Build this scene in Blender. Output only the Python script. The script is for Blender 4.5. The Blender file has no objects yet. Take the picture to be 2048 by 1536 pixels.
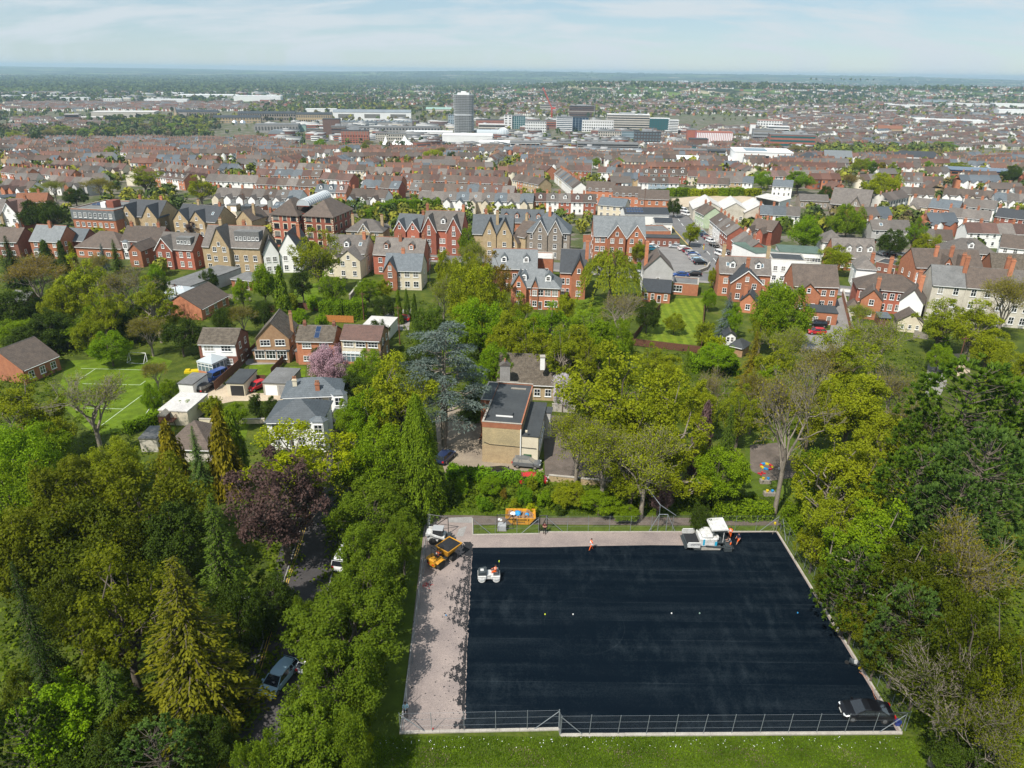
import bpy,bmesh,math,random
import numpy as np
from mathutils import Vector,Matrix,Euler
random.seed(7);np.random.seed(7)
SC=bpy.context.scene
COL=SC.collection
R_=math.radians
# ---------------------------------------------------------------- camera
F_PX,PITCH,ROLL,CAM_H=1420.0,R_(23.76),R_(.727),55.0
cam_d=bpy.data.cameras.new('drone_camera')
cam=bpy.data.objects.new('drone_camera',cam_d);COL.objects.link(cam)
CAM_R=Matrix.Rotation(math.pi/2-PITCH,3,'X')@Matrix.Rotation(ROLL,3,'Z')
cam.matrix_world=Matrix.Translation((0,0,CAM_H))@CAM_R.to_4x4()
cam_d.sensor_width=36.0;cam_d.lens=36.0*F_PX/2048
cam_d.clip_start=.5;cam_d.clip_end=60000
SC.camera=cam
# ---------------------------------------------------------------- sky
SUN_DIR=Vector((.58,.81,0)).normalized() # way the shadows fall on the ground
SUN_EL=R_(52)
world=bpy.data.worlds.new('World');SC.world=world;world.use_nodes=True
nt=world.node_tree;nt.nodes.clear()
def N(nt,typ,**kw):
 n=nt.nodes.new(typ)
 for k,v in kw.items():
  if k.startswith('i_'):
   key=k[2:];key=int(key)if key.isdigit()else key.replace('_',' ')
   n.inputs[key].default_value=v
  else:setattr(n,k,v)
 return n
out=N(nt,'ShaderNodeOutputWorld');bg=N(nt,'ShaderNodeBackground',i_Strength=.105)
sky=N(nt,'ShaderNodeTexSky',sky_type='NISHITA',sun_disc=False)
sky.sun_elevation=SUN_EL
sky.sun_rotation=math.atan2(-SUN_DIR.x,-SUN_DIR.y)
sky.altitude=150;sky.air_density=1.0;sky.dust_density=.0;sky.ozone_density=4.0
# thin broken cloud: the view direction laid on a level sheet overhead
geo=N(nt,'ShaderNodeTexCoord');sep=N(nt,'ShaderNodeSeparateXYZ')
nt.links.new(geo.outputs['Generated'],sep.inputs[0])
zc=N(nt,'ShaderNodeMath',operation='MAXIMUM',i_1=.02);nt.links.new(sep.outputs['Z'],zc.inputs[0])
za=N(nt,'ShaderNodeMath',operation='ADD',i_1=.22);nt.links.new(zc.outputs[0],za.inputs[0])
dx=N(nt,'ShaderNodeMath',operation='DIVIDE');nt.links.new(sep.outputs['X'],dx.inputs[0]);nt.links.new(za.outputs[0],dx.inputs[1])
dy=N(nt,'ShaderNodeMath',operation='DIVIDE');nt.links.new(sep.outputs['Y'],dy.inputs[0]);nt.links.new(za.outputs[0],dy.inputs[1])
cmb=N(nt,'ShaderNodeCombineXYZ');nt.links.new(dx.outputs[0],cmb.inputs[0]);nt.links.new(dy.outputs[0],cmb.inputs[1])
mpc=N(nt,'ShaderNodeMapping');mpc.inputs['Scale'].default_value=(1.0,2.3,1);nt.links.new(cmb.outputs[0],mpc.inputs[0])
nz=N(nt,'ShaderNodeTexNoise',i_Scale=1.5,i_Detail=8.0,i_Roughness=.6,i_Distortion=.3);nt.links.new(mpc.outputs[0],nz.inputs['Vector'])
rmp=N(nt,'ShaderNodeValToRGB');nt.links.new(nz.outputs['Fac'],rmp.inputs[0])
rmp.color_ramp.elements[0].position=.42;rmp.color_ramp.elements[0].color=(0,0,0,1)
rmp.color_ramp.elements[1].position=.60;rmp.color_ramp.elements[1].color=(.95,.95,.95,1)
veil=N(nt,'ShaderNodeMix',data_type='RGBA',i_Factor=.66) # thin high haze over the blue
nt.links.new(sky.outputs[0],veil.inputs['A']);veil.inputs['B'].default_value=(2.95,4.0,4.75,1)
mx=N(nt,'ShaderNodeMix',data_type='RGBA')
nt.links.new(rmp.outputs[0],mx.inputs['Factor']);nt.links.new(veil.outputs['Result'],mx.inputs['A'])
mx.inputs['B'].default_value=(5.0,5.6,6.0,1)
nt.links.new(mx.outputs['Result'],bg.inputs['Color']);nt.links.new(bg.outputs[0],out.inputs['Surface'])
# ---------------------------------------------------------------- sun
sd=bpy.data.lights.new('sun','SUN');sd.energy=4.8;sd.angle=R_(.6);sd.color=(1.0,.95,.87)
sun=bpy.data.objects.new('sun',sd);COL.objects.link(sun)
ray=Vector((SUN_DIR.x*math.cos(SUN_EL),SUN_DIR.y*math.cos(SUN_EL),-math.sin(SUN_EL)))
sun.rotation_euler=ray.to_track_quat('-Z','Y').to_euler();sun.location=(-60,-60,120)
HAZE=8.6e-5
vs=SC.view_settings
vs.view_transform='Standard';vs.look='None';vs.gamma=1.0;vs.use_curve_mapping=False;vs.exposure=.36
SC.cycles.max_bounces=6;SC.cycles.diffuse_bounces=2;SC.cycles.transparent_max_bounces=12
SC.cycles.volume_bounces=0;SC.cycles.use_denoising=True
# ---------------------------------------------------------------- lie of the land, pixel -> ground
def sstep(a,b,x):
 t=np.clip((x-a)/(b-a),0,1);return t*t*(3-2*t)
def terrain(X,Y):
 X=np.asarray(X,float);Y=np.asarray(Y,float)
 z=-50*sstep(215,1350,Y)
 z=z+62*np.exp(-((Y-4300)/900.0)**2)*sstep(-700,900,X+.0*Y)*(.88+.10*np.sin(X/620.0+1)+.04*np.sin(X/190.0))
 z=z+118*sstep(8500,15500,Y)*(.72+.2*np.sin(X/3100.0+.6)+.1*np.sin(X/1250.0+2))
 return z
def gz(x,y):return float(terrain(x,y))
def ray_dir(px,py):
 return CAM_R@Vector(((px-1024)/F_PX,-(py-768)/F_PX,-1.0))
def G(px,py,h=.0):
 """point h metres over the ground seen at photo pixel px, py"""
 d=ray_dir(px,py);z=.0;p=None
 for _ in range(60):
  t=(z+h-CAM_H)/d.z
  p=Vector((0,0,CAM_H))+d*t
  zn=gz(p.x,p.y)
  if abs(zn-z)<1e-3:break
  z=z*.3+zn*.7
 return p
def px_of(p):
 q=CAM_R.transposed()@(Vector(p)-Vector((0,0,CAM_H)))
 return 1024-F_PX*q.x/q.z,768+F_PX*q.y/q.z
def mpp(p):
 """metres per photo pixel at p"""
 q=CAM_R.transposed()@(Vector(p)-Vector((0,0,CAM_H)));return-q.z/F_PX
def height_to(p,py):
 lo,hi=.0,200.0
 for _ in range(40):
  m=(lo+hi)/2
  if px_of((p.x,p.y,p.z+m))[1]>py:lo=m
  else:hi=m
 return lo
# ---------------------------------------------------------------- materials
MATS={}
def base_mat(name):
 m=bpy.data.materials.new(name);m.use_nodes=True;MATS[name]=m
 return m,m.node_tree,m.node_tree.nodes['Principled BSDF']
def mat(name,c,rough=.8,var=.25,scale=1.5,c2=None,bump=.0,metal=.0,spec=None,courses=.0,fine=None,coord='Object',rnd=.0):
 """colour c broken up towards c2 by noise; courses = height in metres of masonry or tile courses shown as fine relief"""
 m,t,b=base_mat(name)
 tc=N(t,'ShaderNodeTexCoord');L=t.links.new
 if c2 is None:c2=tuple(x*(1-var)for x in c)
 n1=N(t,'ShaderNodeTexNoise',i_Scale=scale,i_Detail=5.0,i_Roughness=.65);L(tc.outputs[coord],n1.inputs['Vector'])
 r=N(t,'ShaderNodeValToRGB');L(n1.outputs['Fac'],r.inputs[0])
 r.color_ramp.elements[0].position=.34;r.color_ramp.elements[1].position=.66
 r.color_ramp.elements[0].color=(*c2,1);r.color_ramp.elements[1].color=(*c,1)
 colr=r.outputs[0]
 if fine:
  n2=N(t,'ShaderNodeTexNoise',i_Scale=fine[0],i_Detail=3.0);L(tc.outputs[coord],n2.inputs['Vector'])
  mm=N(t,'ShaderNodeMix',data_type='RGBA',blend_type='OVERLAY',i_Factor=fine[1]);L(colr,mm.inputs['A']);L(n2.outputs['Color'],mm.inputs['B'])
  hs=N(t,'ShaderNodeHueSaturation');L(n2.outputs['Fac'],hs.inputs['Value']);hs.inputs['Saturation'].default_value=0;hs.inputs['Color'].default_value=(1,1,1,1)
  L(hs.outputs[0],mm.inputs['B']);colr=mm.outputs['Result']
 if rnd:
  oi=N(t,'ShaderNodeObjectInfo');mr=N(t,'ShaderNodeMapRange',i_3=1-rnd,i_4=1+rnd);L(oi.outputs['Random'],mr.inputs[0])
  hv=N(t,'ShaderNodeHueSaturation');L(mr.outputs[0],hv.inputs['Value']);L(colr,hv.inputs['Color']);colr=hv.outputs[0]
 L(colr,b.inputs['Base Color'])
 b.inputs['Roughness'].default_value=rough;b.inputs['Metallic'].default_value=metal
 if spec is not None:b.inputs['Specular IOR Level'].default_value=spec
 hgt=None
 if courses:
  sp=N(t,'ShaderNodeSeparateXYZ');L(tc.outputs[coord],sp.inputs[0])
  mu=N(t,'ShaderNodeMath',operation='MULTIPLY',i_1=1.0/courses);L(sp.outputs['Z'],mu.inputs[0])
  fr=N(t,'ShaderNodeMath',operation='FRACT');L(mu.outputs[0],fr.inputs[0])
  hgt=fr.outputs[0]
  dk=N(t,'ShaderNodeMapRange',i_1=.0,i_2=.3,i_3=.72,i_4=1.0);L(fr.outputs[0],dk.inputs[0])
  h2=N(t,'ShaderNodeHueSaturation');L(dk.outputs[0],h2.inputs['Value']);L(colr,h2.inputs['Color']);L(h2.outputs[0],b.inputs['Base Color'])
 if bump:
  bp=N(t,'ShaderNodeBump',i_Strength=bump,i_Distance=.05)
  n3=N(t,'ShaderNodeTexNoise',i_Scale=(fine[0]if fine else scale*8),i_Detail=4.0);L(tc.outputs[coord],n3.inputs['Vector'])
  L(hgt if hgt is not None else n3.outputs['Fac'],bp.inputs['Height']);L(bp.outputs[0],b.inputs['Normal'])
 return m
def leaf_mat(name,dark,light,trans=.45,rough=.6,rnd=.12,g=(1.6,1.82,.55)):
 dark,light=([min(.85,a*b)for a,b in zip(q,g)]for q in(dark,light))
 m,t,b=base_mat(name);L=t.links.new
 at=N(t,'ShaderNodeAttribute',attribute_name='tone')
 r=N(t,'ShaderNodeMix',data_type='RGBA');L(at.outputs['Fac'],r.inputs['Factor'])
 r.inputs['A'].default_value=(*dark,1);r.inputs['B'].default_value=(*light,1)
 oi=N(t,'ShaderNodeObjectInfo');mr=N(t,'ShaderNodeMapRange',i_3=1-rnd,i_4=1+rnd);L(oi.outputs['Random'],mr.inputs[0])
 hv=N(t,'ShaderNodeHueSaturation');L(mr.outputs[0],hv.inputs['Value']);L(r.outputs['Result'],hv.inputs['Color'])
 L(hv.outputs[0],b.inputs['Base Color']);b.inputs['Roughness'].default_value=rough;b.inputs['Specular IOR Level'].default_value=.12
 tr=N(t,'ShaderNodeBsdfTranslucent');L(hv.outputs[0],tr.inputs['Color'])
 ms=N(t,'ShaderNodeMixShader',i_0=trans);L(b.outputs[0],ms.inputs[1]);L(tr.outputs[0],ms.inputs[2])
 L(ms.outputs[0],t.nodes['Material Output'].inputs['Surface'])
 return m
def attr_mat(name,rough=.85):
 m,t,b=base_mat(name)
 at=N(t,'ShaderNodeAttribute',attribute_name='col');t.links.new(at.outputs['Color'],b.inputs['Base Color'])
 b.inputs['Roughness'].default_value=rough;b.inputs['Specular IOR Level'].default_value=.2
 return m
def plain(name,c,rough=.5,metal=.0,spec=.5,coat=.0):
 m,t,b=base_mat(name)
 b.inputs['Base Color'].default_value=(*c,1);b.inputs['Roughness'].default_value=rough
 b.inputs['Metallic'].default_value=metal;b.inputs['Specular IOR Level'].default_value=spec
 b.inputs['Coat Weight'].default_value=coat
 return m
# walls
mat('brick_orange',(.46,.185,.095),.9,scale=1.2,c2=(.36,.135,.072),fine=(22,.5),courses=.15,bump=.2,rnd=.27)
mat('brick_red',(.40,.125,.075),.9,scale=1.2,c2=(.30,.095,.06),fine=(22,.5),courses=.15,bump=.2,rnd=.27)
mat('brick_dark',(.25,.10,.065),.9,scale=1.2,c2=(.17,.07,.05),fine=(22,.5),courses=.15,bump=.2)
mat('brick_buff',(.40,.25,.14),.9,scale=1.2,c2=(.31,.18,.10),fine=(22,.5),courses=.15,bump=.2)
mat('stone_yellow',(.47,.355,.205),.92,scale=1.0,c2=(.36,.265,.155),fine=(9,.7),courses=.3,bump=.3)
mat('stone_grey',(.30,.25,.20),.92,scale=1.6,c2=(.20,.17,.14),fine=(9,.8),courses=.3,bump=.3)
mat('render_white',(.82,.81,.78),.85,scale=.5,c2=(.74,.73,.70),fine=(5,.15))
mat('render_cream',(.66,.59,.45),.85,scale=.5,c2=(.56,.49,.37),fine=(5,.15))
mat('render_grey',(.46,.45,.44),.85,scale=.5,c2=(.38,.37,.36),fine=(5,.2))
mat('render_blue',(.36,.44,.50),.85,scale=.5,fine=(5,.15))
mat('render_green',(.52,.62,.42),.85,scale=.5,fine=(5,.15))
mat('render_stained',(.58,.54,.46),.9,scale=.35,c2=(.42,.38,.31),fine=(4,.35))
mat('render_ochre',(.46,.36,.20),.9,scale=.35,c2=(.31,.255,.15),fine=(6,.5))
# roofs
mat('tile_brown',(.118,.090,.072),.88,scale=.9,c2=(.080,.062,.051),fine=(6,.6),courses=.2,bump=.5,rnd=.27)
mat('tile_redbrown',(.128,.072,.057),.88,scale=.9,c2=(.088,.053,.044),fine=(6,.6),courses=.2,bump=.5,rnd=.27)
mat('tile_grey',(.17,.15,.133),.88,scale=.9,c2=(.116,.102,.0918),fine=(6,.6),courses=.2,bump=.5,rnd=.27)
mat('tile_mossy',(.136,.112,.085),.9,scale=1.6,c2=(.0646,.051,.0374),fine=(7,.8),courses=.22,bump=.5)
mat('tile_orange',(.238,.0952,.0476),.88,scale=.9,fine=(6,.6),courses=.2,bump=.5)
mat('tile_pink',(.204,.129,.109),.88,scale=.9,fine=(6,.6),courses=.2,bump=.5)
mat('slate_blue',(.105,.122,.136),.62,scale=1.2,c2=(.0714,.085,.0952),fine=(7,.6),courses=.2,bump=.35,rnd=.27)
mat('slate_pale',(.184,.197,.204),.62,scale=1.2,c2=(.129,.143,.15),fine=(7,.6),courses=.2,bump=.35)
mat('slate_dark',(.0422,.0476,.0544),.6,scale=1.2,c2=(.0306,.034,.0394),fine=(7,.6),courses=.2,bump=.35)
mat('felt_grey',(.17,.17,.167),.9,scale=.35,c2=(.122,.122,.119),fine=(3,.4))
mat('felt_dark',(.051,.0564,.0598),.85,scale=.35,c2=(.0374,.0422,.0462),fine=(3,.3))
mat('felt_pale',(.58,.56,.53),.9,scale=.35,c2=(.46,.44,.42),fine=(3,.3))
mat('roof_green',(.10,.15,.12),.8,scale=.35,fine=(3,.3))
mat('clay_pot',(.36,.17,.09),.85,scale=3)
mat('ridge_red',(.30,.12,.07),.85,scale=3)
# general
plain('white_paint',(.80,.80,.79),.45)
plain('dark_glass',(.022,.026,.032),.07,spec=.8)
_m=MATS['dark_glass'];_t=_m.node_tree;_o=N(_t,'ShaderNodeObjectInfo');_r=N(_t,'ShaderNodeValToRGB');_t.links.new(_o.outputs['Random'],_r.inputs[0]) # some rooms dark, some with blinds or curtains
_r.color_ramp.elements[0].position=.55;_r.color_ramp.elements[0].color=(.018,.022,.028,1);_r.color_ramp.elements[1].position=1.0;_r.color_ramp.elements[1].color=(.32,.30,.27,1);_t.links.new(_r.outputs[0],_t.nodes['Principled BSDF'].inputs['Base Color'])
plain('sky_glass',(.12,.17,.20),.08,spec=.8)
plain('teal_glass',(.02,.10,.11),.1,spec=.8)
plain('glass_roof',(.42,.46,.48),.2,spec=.6)
plain('grey_metal',(.36,.37,.38),.45,.6)
plain('galvanised',(.30,.33,.35),.5,.5)
plain('dark_metal',(.03,.03,.032),.5,.2)
plain('black_rubber',(.018,.018,.018),.85)
plain('solar_blue',(.018,.035,.085),.15,spec=.8)
mat('concrete',(.42,.39,.34),.92,scale=1.2,c2=(.32,.29,.25),fine=(12,.5),bump=.15)
mat('concrete_grey',(.30,.29,.28),.92,scale=.6,c2=(.23,.22,.21),fine=(6,.4))
mat('wood_brown',(.145,.058,.032),.85,scale=2.5,c2=(.09,.04,.024),fine=(10,.5))
mat('wood_orange',(.48,.19,.045),.85,scale=2.5,fine=(10,.4))
mat('wood_grey',(.28,.25,.21),.9,scale=2.5,fine=(10,.5))
mat('bark',(.13,.105,.08),.95,scale=3,c2=(.075,.06,.045),fine=(14,.6),bump=.4)
mat('bark_pale',(.26,.225,.18),.95,scale=3,c2=(.17,.14,.11),fine=(14,.5),bump=.4)
# ---------------------------------------------------------------- mesh helpers
class MB:
 def __init__(s):s.v=[];s.f=[];s.m=[]
 def add(s,vs,fs,m=0):
  o=len(s.v);s.v+=[tuple(map(float,v))for v in vs]
  for f in fs:s.f.append(tuple(i+o for i in f));s.m.append(m)
 def box(s,x0,x1,y0,y1,z0,z1,m=0,T=None):
  v=[(x,y,z)for z in(z0,z1)for y in(y0,y1)for x in(x0,x1)]
  if T is not None:v=[T@Vector(p)for p in v]
  s.add(v,[(0,2,3,1),(4,5,7,6),(0,1,5,4),(2,6,7,3),(0,4,6,2),(1,3,7,5)],m)
 def bbox(s,x0,x1,y0,y1,z0,z1,b,m=0,T=None):
  """box with its four upright and top edges chamfered by b"""
  def ring(x0,x1,y0,y1,z):
   return[(x0+b,y0,z),(x1-b,y0,z),(x1,y0+b,z),(x1,y1-b,z),(x1-b,y1,z),(x0+b,y1,z),(x0,y1-b,z),(x0,y0+b,z)]
  v=ring(x0,x1,y0,y1,z0)+ring(x0,x1,y0,y1,z1-b)+ring(x0+b,x1-b,y0+b,y1-b,z1)
  if T is not None:v=[T@Vector(p)for p in v]
  f=[tuple(range(7,-1,-1)),tuple(range(16,24))]
  for r in range(2):
   for i in range(8):
    j=(i+1)%8;f.append((r*8+i,r*8+j,r*8+8+j,r*8+8+i))
  s.add(v,f,m)
 def loft(s,rings,m=0,cap=True,T=None):
  n=len(rings[0]);v=[p for r in rings for p in r]
  if T is not None:v=[T@Vector(p)for p in v]
  f=[]
  for k in range(len(rings)-1):
   for i in range(n):
    j=(i+1)%n;f.append((k*n+i,k*n+j,k*n+n+j,k*n+n+i))
  if cap:f.append(tuple(range(n-1,-1,-1)));f.append(tuple(range((len(rings)-1)*n,len(rings)*n)))
  s.add(v,f,m)
 def prism(s,poly,a,b,axis='y',m=0,T=None):
  """extrude a 2-D outline (u, w): axis y -> (u, ., w); axis x -> (., u, w); axis z -> (u, w, .)"""
  def P(u,w,t):return(u,t,w)if axis=='y' else((t,u,w)if axis=='x' else(u,w,t))
  s.loft([[P(u,w,a)for u,w in poly],[P(u,w,b)for u,w in poly]],m,True,T)
 def tube(s,p0,p1,r0,r1=None,n=6,m=0,cap=True):
  p0=Vector(p0);p1=Vector(p1);r1=r0 if r1 is None else r1
  d=p1-p0
  if d.length<1e-6:return
  d.normalize();a=d.orthogonal().normalized();b=d.cross(a)
  c=[(math.cos(2*math.pi*i/n),math.sin(2*math.pi*i/n))for i in range(n)]
  s.loft([[p0+(a*x+b*y)*r0 for x,y in c],[p1+(a*x+b*y)*r1 for x,y in c]],m,cap)
 def lathe(s,prof,n=12,axis='z',c=(0,0,0),m=0):
  rings=[]
  for r,h in prof:
   ring=[]
   for i in range(n):
    a=2*math.pi*i/n;x,y=r*math.cos(a),r*math.sin(a)
    ring.append((c[0]+x,c[1]+y,c[2]+h)if axis=='z' else((c[0]+x,c[1]+h,c[2]+y)if axis=='y' else(c[0]+h,c[1]+x,c[2]+y)))
   rings.append(ring)
  s.loft(rings,m)
 def mesh(s,name,mats):
  me=bpy.data.meshes.new(name);me.from_pydata(s.v,[],s.f)
  for k in mats:me.materials.append(MATS[k]if isinstance(k,str)else k)
  if len(mats)>1:me.polygons.foreach_set('material_index',s.m)
  bm=bmesh.new();bm.from_mesh(me);bmesh.ops.recalc_face_normals(bm,faces=bm.faces);bm.to_mesh(me);bm.free()
  return me
 def build(s,name,mats,parent=None,loc=None,rot=None):
  if isinstance(mats,str):mats=[mats]
  return put(name,s.mesh(name,mats),parent,loc,rot)
def put(name,me,parent=None,loc=None,rot=None):
 o=bpy.data.objects.new(name,me);COL.objects.link(o)
 if parent is not None:o.parent=parent
 if loc is not None:o.location=loc
 if rot is not None:o.rotation_euler=(0,0,rot)if isinstance(rot,(int,float))else rot
 return o
def tag(o,label,cat,group=None):
 o['label']=label;o['category']=cat
 if group:o['group']=group
 return o
def thing(name,label,cat,loc,rot=0,group=None):
 o=bpy.data.objects.new(name,None);COL.objects.link(o);o.empty_display_size=.3
 o.location=loc;o.rotation_euler=(0,0,rot)
 return tag(o,label,cat,group)
KIDS={}
def dup(root,loc,rot,label,group=None,scale=None):
 """a copy of a thing with copies of its parts and sub-parts, sharing mesh data"""
 def kids(o):
  if o.name not in KIDS:KIDS[o.name]=list(o.children)
  return KIDS[o.name]
 r=root.copy();COL.objects.link(r);r.location=loc;r.rotation_euler=(0,0,rot)
 if scale:r.scale=scale
 r['label']=label
 if group:r['group']=group
 for ch in kids(root):
  c=ch.copy();COL.objects.link(c);c.parent=r
  for g in kids(ch):
   d=g.copy();COL.objects.link(d);d.parent=c
 return r
def struct(name,mb,mats,kind='structure'):
 o=mb.build(name,mats);o['kind']=kind;return o
def np_mesh(name,V,Fq,mats,tone=None,col=None,smooth=False):
 """mesh from arrays: V (n,3), Fq (m,k) faces of equal size k; tone per face; col per face"""
 V=np.asarray(V,np.float32);Fq=np.asarray(Fq,np.int32);k=Fq.shape[1]
 me=bpy.data.meshes.new(name)
 me.vertices.add(len(V));me.vertices.foreach_set('co',V.ravel())
 me.loops.add(Fq.size);me.loops.foreach_set('vertex_index',Fq.ravel())
 me.polygons.add(len(Fq));me.polygons.foreach_set('loop_start',np.arange(0,Fq.size,k,dtype=np.int32))
 me.update(calc_edges=True)
 if tone is not None:
  a=me.attributes.new('tone','FLOAT','FACE');a.data.foreach_set('value',np.asarray(tone,np.float32))
 if col is not None:
  a=me.attributes.new('col','FLOAT_COLOR','FACE');c=np.ones((len(Fq),4),np.float32);c[:,:3]=col;a.data.foreach_set('color',c.ravel())
 for m in mats:me.materials.append(MATS[m])
 if smooth:me.polygons.foreach_set('use_smooth',np.ones(len(Fq),bool))
 return me
# ================================================================= ground
def ground_material():
 m,t,b=base_mat('ground_cover');L=t.links.new
 tc=N(t,'ShaderNodeTexCoord');P=tc.outputs['Object']
 sp=N(t,'ShaderNodeSeparateXYZ');L(P,sp.inputs[0])
 def ramp(src,stops):
  r=N(t,'ShaderNodeValToRGB');L(src,r.inputs[0]);e=r.color_ramp.elements
  while len(e)<len(stops):e.new(.5)
  for k,(p,c)in enumerate(stops):e[k].position=p;e[k].color=(*c,1)
  return r.outputs[0]
 def mixc(f,a,c,bt='MIX'):
  x=N(t,'ShaderNodeMix',data_type='RGBA',blend_type=bt)
  if isinstance(f,float):x.inputs['Factor'].default_value=f
  else:L(f,x.inputs['Factor'])
  L(a,x.inputs['A']);L(c,x.inputs['B']);return x.outputs['Result']
 n1=N(t,'ShaderNodeTexNoise',i_Scale=.22,i_Detail=8.0,i_Roughness=.7);L(P,n1.inputs['Vector'])
 near=ramp(n1.outputs['Fac'],[(.3,(.03,.04,.010)),(.48,(.06,.085,.012)),(.62,(.10,.12,.018)),(.75,(.11,.09,.05))])
 n2=N(t,'ShaderNodeTexNoise',i_Scale=.06,i_Detail=7.0,i_Roughness=.75);L(P,n2.inputs['Vector'])
 town=ramp(n2.outputs['Fac'],[(.3,(.045,.065,.022)),(.46,(.085,.10,.04)),(.54,(.16,.14,.115)),(.68,(.21,.19,.165))])
 v=N(t,'ShaderNodeTexVoronoi',i_Scale=.0042);L(P,v.inputs['Vector'])
 sr=N(t,'ShaderNodeSeparateColor');L(v.outputs['Color'],sr.inputs[0])
 field=ramp(sr.outputs[0],[(.0,(.05,.085,.02)),(.35,(.10,.15,.03)),(.6,(.14,.20,.04)),(.8,(.07,.10,.03)),(.92,(.34,.30,.19))])
 ve=N(t,'ShaderNodeTexVoronoi',feature='DISTANCE_TO_EDGE',i_Scale=.0042);L(P,ve.inputs['Vector'])
 n3=N(t,'ShaderNodeTexNoise',i_Scale=.0011,i_Detail=6.0,i_Roughness=.7);L(P,n3.inputs['Vector'])
 wood=N(t,'ShaderNodeMapRange',i_1=.47,i_2=.52);L(n3.outputs['Fac'],wood.inputs[0])
 hedge=N(t,'ShaderNodeMapRange',i_1=.02,i_2=.07,i_3=1.0,i_4=.0);L(ve.outputs['Distance'],hedge.inputs[0])
 mxf=N(t,'ShaderNodeMath',operation='MAXIMUM');L(wood.outputs[0],mxf.inputs[0]);L(hedge.outputs[0],mxf.inputs[1])
 dk=N(t,'ShaderNodeRGB');dk.outputs[0].default_value=(.022,.034,.012,1)
 far=mixc(mxf.outputs[0],field,dk.outputs[0])
 f1=N(t,'ShaderNodeMapRange',i_1=205.0,i_2=250.0);L(sp.outputs['Y'],f1.inputs[0])
 f2=N(t,'ShaderNodeMapRange',i_1=1900.0,i_2=2900.0);L(sp.outputs['Y'],f2.inputs[0])
 c=mixc(f2.outputs[0],mixc(f1.outputs[0],near,town),far)
 L(c,b.inputs['Base Color']);b.inputs['Roughness'].default_value=.95;b.inputs['Specular IOR Level'].default_value=.1
 bp=N(t,'ShaderNodeBump',i_Strength=.6,i_Distance=.3);n4=N(t,'ShaderNodeTexNoise',i_Scale=2.5,i_Detail=4.0);L(P,n4.inputs['Vector'])
 L(n4.outputs['Fac'],bp.inputs['Height']);L(bp.outputs[0],b.inputs['Normal'])
ground_material()
ys=list(np.arange(-120,200,40))+list(np.arange(200,1400,10))+list(np.geomspace(1400,19500,120))
us=np.linspace(-1,1,161)
YY=np.repeat(np.array(ys),len(us));XX=np.tile(us,len(ys))*(np.maximum(YY,0)*.93+420)
V=np.stack([XX,YY,terrain(XX,YY)],1);nu=len(us)
i=(np.arange(len(ys)-1)[:,None]*nu+np.arange(nu-1)[None]).ravel()
o=put('ground',np_mesh('ground',V,np.stack([i,i+1,i+nu+1,i+nu],1),['ground_cover'],smooth=True));o['kind']='structure'
def drape(name,pxs,m,lift=.03,step=None,kind='structure',thick=.0):
 """flat sheet whose outline is given by photo pixels on the ground"""
 pts=[G(*p)for p in pxs]
 bm=bmesh.new()
 vs_=[bm.verts.new((p.x,p.y,gz(p.x,p.y)+lift))for p in pts]
 f=bm.faces.new(vs_)
 if f.normal.z<0:f.normal_flip()
 bm.normal_update()
 if f.normal.z<0:f.normal_flip()
 if thick:
  r=bmesh.ops.extrude_face_region(bm,geom=[f])
  for v in[g for g in r['geom']if isinstance(g,bmesh.types.BMVert)]:v.co.z-=thick
 if step:
  bmesh.ops.triangulate(bm,faces=bm.faces[:])
  for _ in range(5):
   e=[e for e in bm.edges if e.calc_length()>step]
   if not e:break
   bmesh.ops.subdivide_edges(bm,edges=e,cuts=1)
  bmesh.ops.triangulate(bm,faces=bm.faces[:])
  for v in bm.verts:v.co.z=gz(v.co.x,v.co.y)+lift
 bmesh.ops.recalc_face_normals(bm,faces=bm.faces)
 me=bpy.data.meshes.new(name);bm.to_mesh(me);bm.free();me.materials.append(MATS[m])
 if me.polygons and sum(p.normal.z*p.area for p in me.polygons)<0:me.flip_normals()
 o=put(name,me);o['kind']=kind
 return o
def ribbon(name,pxs,width,m,lift=.05,off=.0,dash=None,kind='structure'):
 """strip of even width along a centre line of photo pixels"""
 pts=[G(*p)for p in pxs]
 P=[(p.x,p.y)for p in pts];line=[]
 for a,b in zip(P,P[1:]):
  n=max(1,int(math.dist(a,b)/2.5))
  for k in range(n):line.append((a[0]+(b[0]-a[0])*k/n,a[1]+(b[1]-a[1])*k/n))
 line.append(P[-1]);L_=[]
 for k,p in enumerate(line):
  q0=line[max(0,k-3)];q1=line[min(len(line)-1,k+3)]
  d=Vector((q1[0]-q0[0],q1[1]-q0[1])).normalized();nrm=Vector((-d.y,d.x))
  row=[]
  for u in(off-width/2,off+width/2):
   x,y=p[0]+nrm.x*u,p[1]+nrm.y*u;row.append((x,y,gz(x,y)+lift))
  L_.append(row)
 mb=MB()
 for k,(a,b)in enumerate(zip(L_,L_[1:])):
  if dash and(k%dash[1])>=dash[0]:continue
  mb.add([a[0],a[1],b[1],b[0]],[(0,1,2,3)])
 return struct(name,mb,[m],kind)
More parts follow.
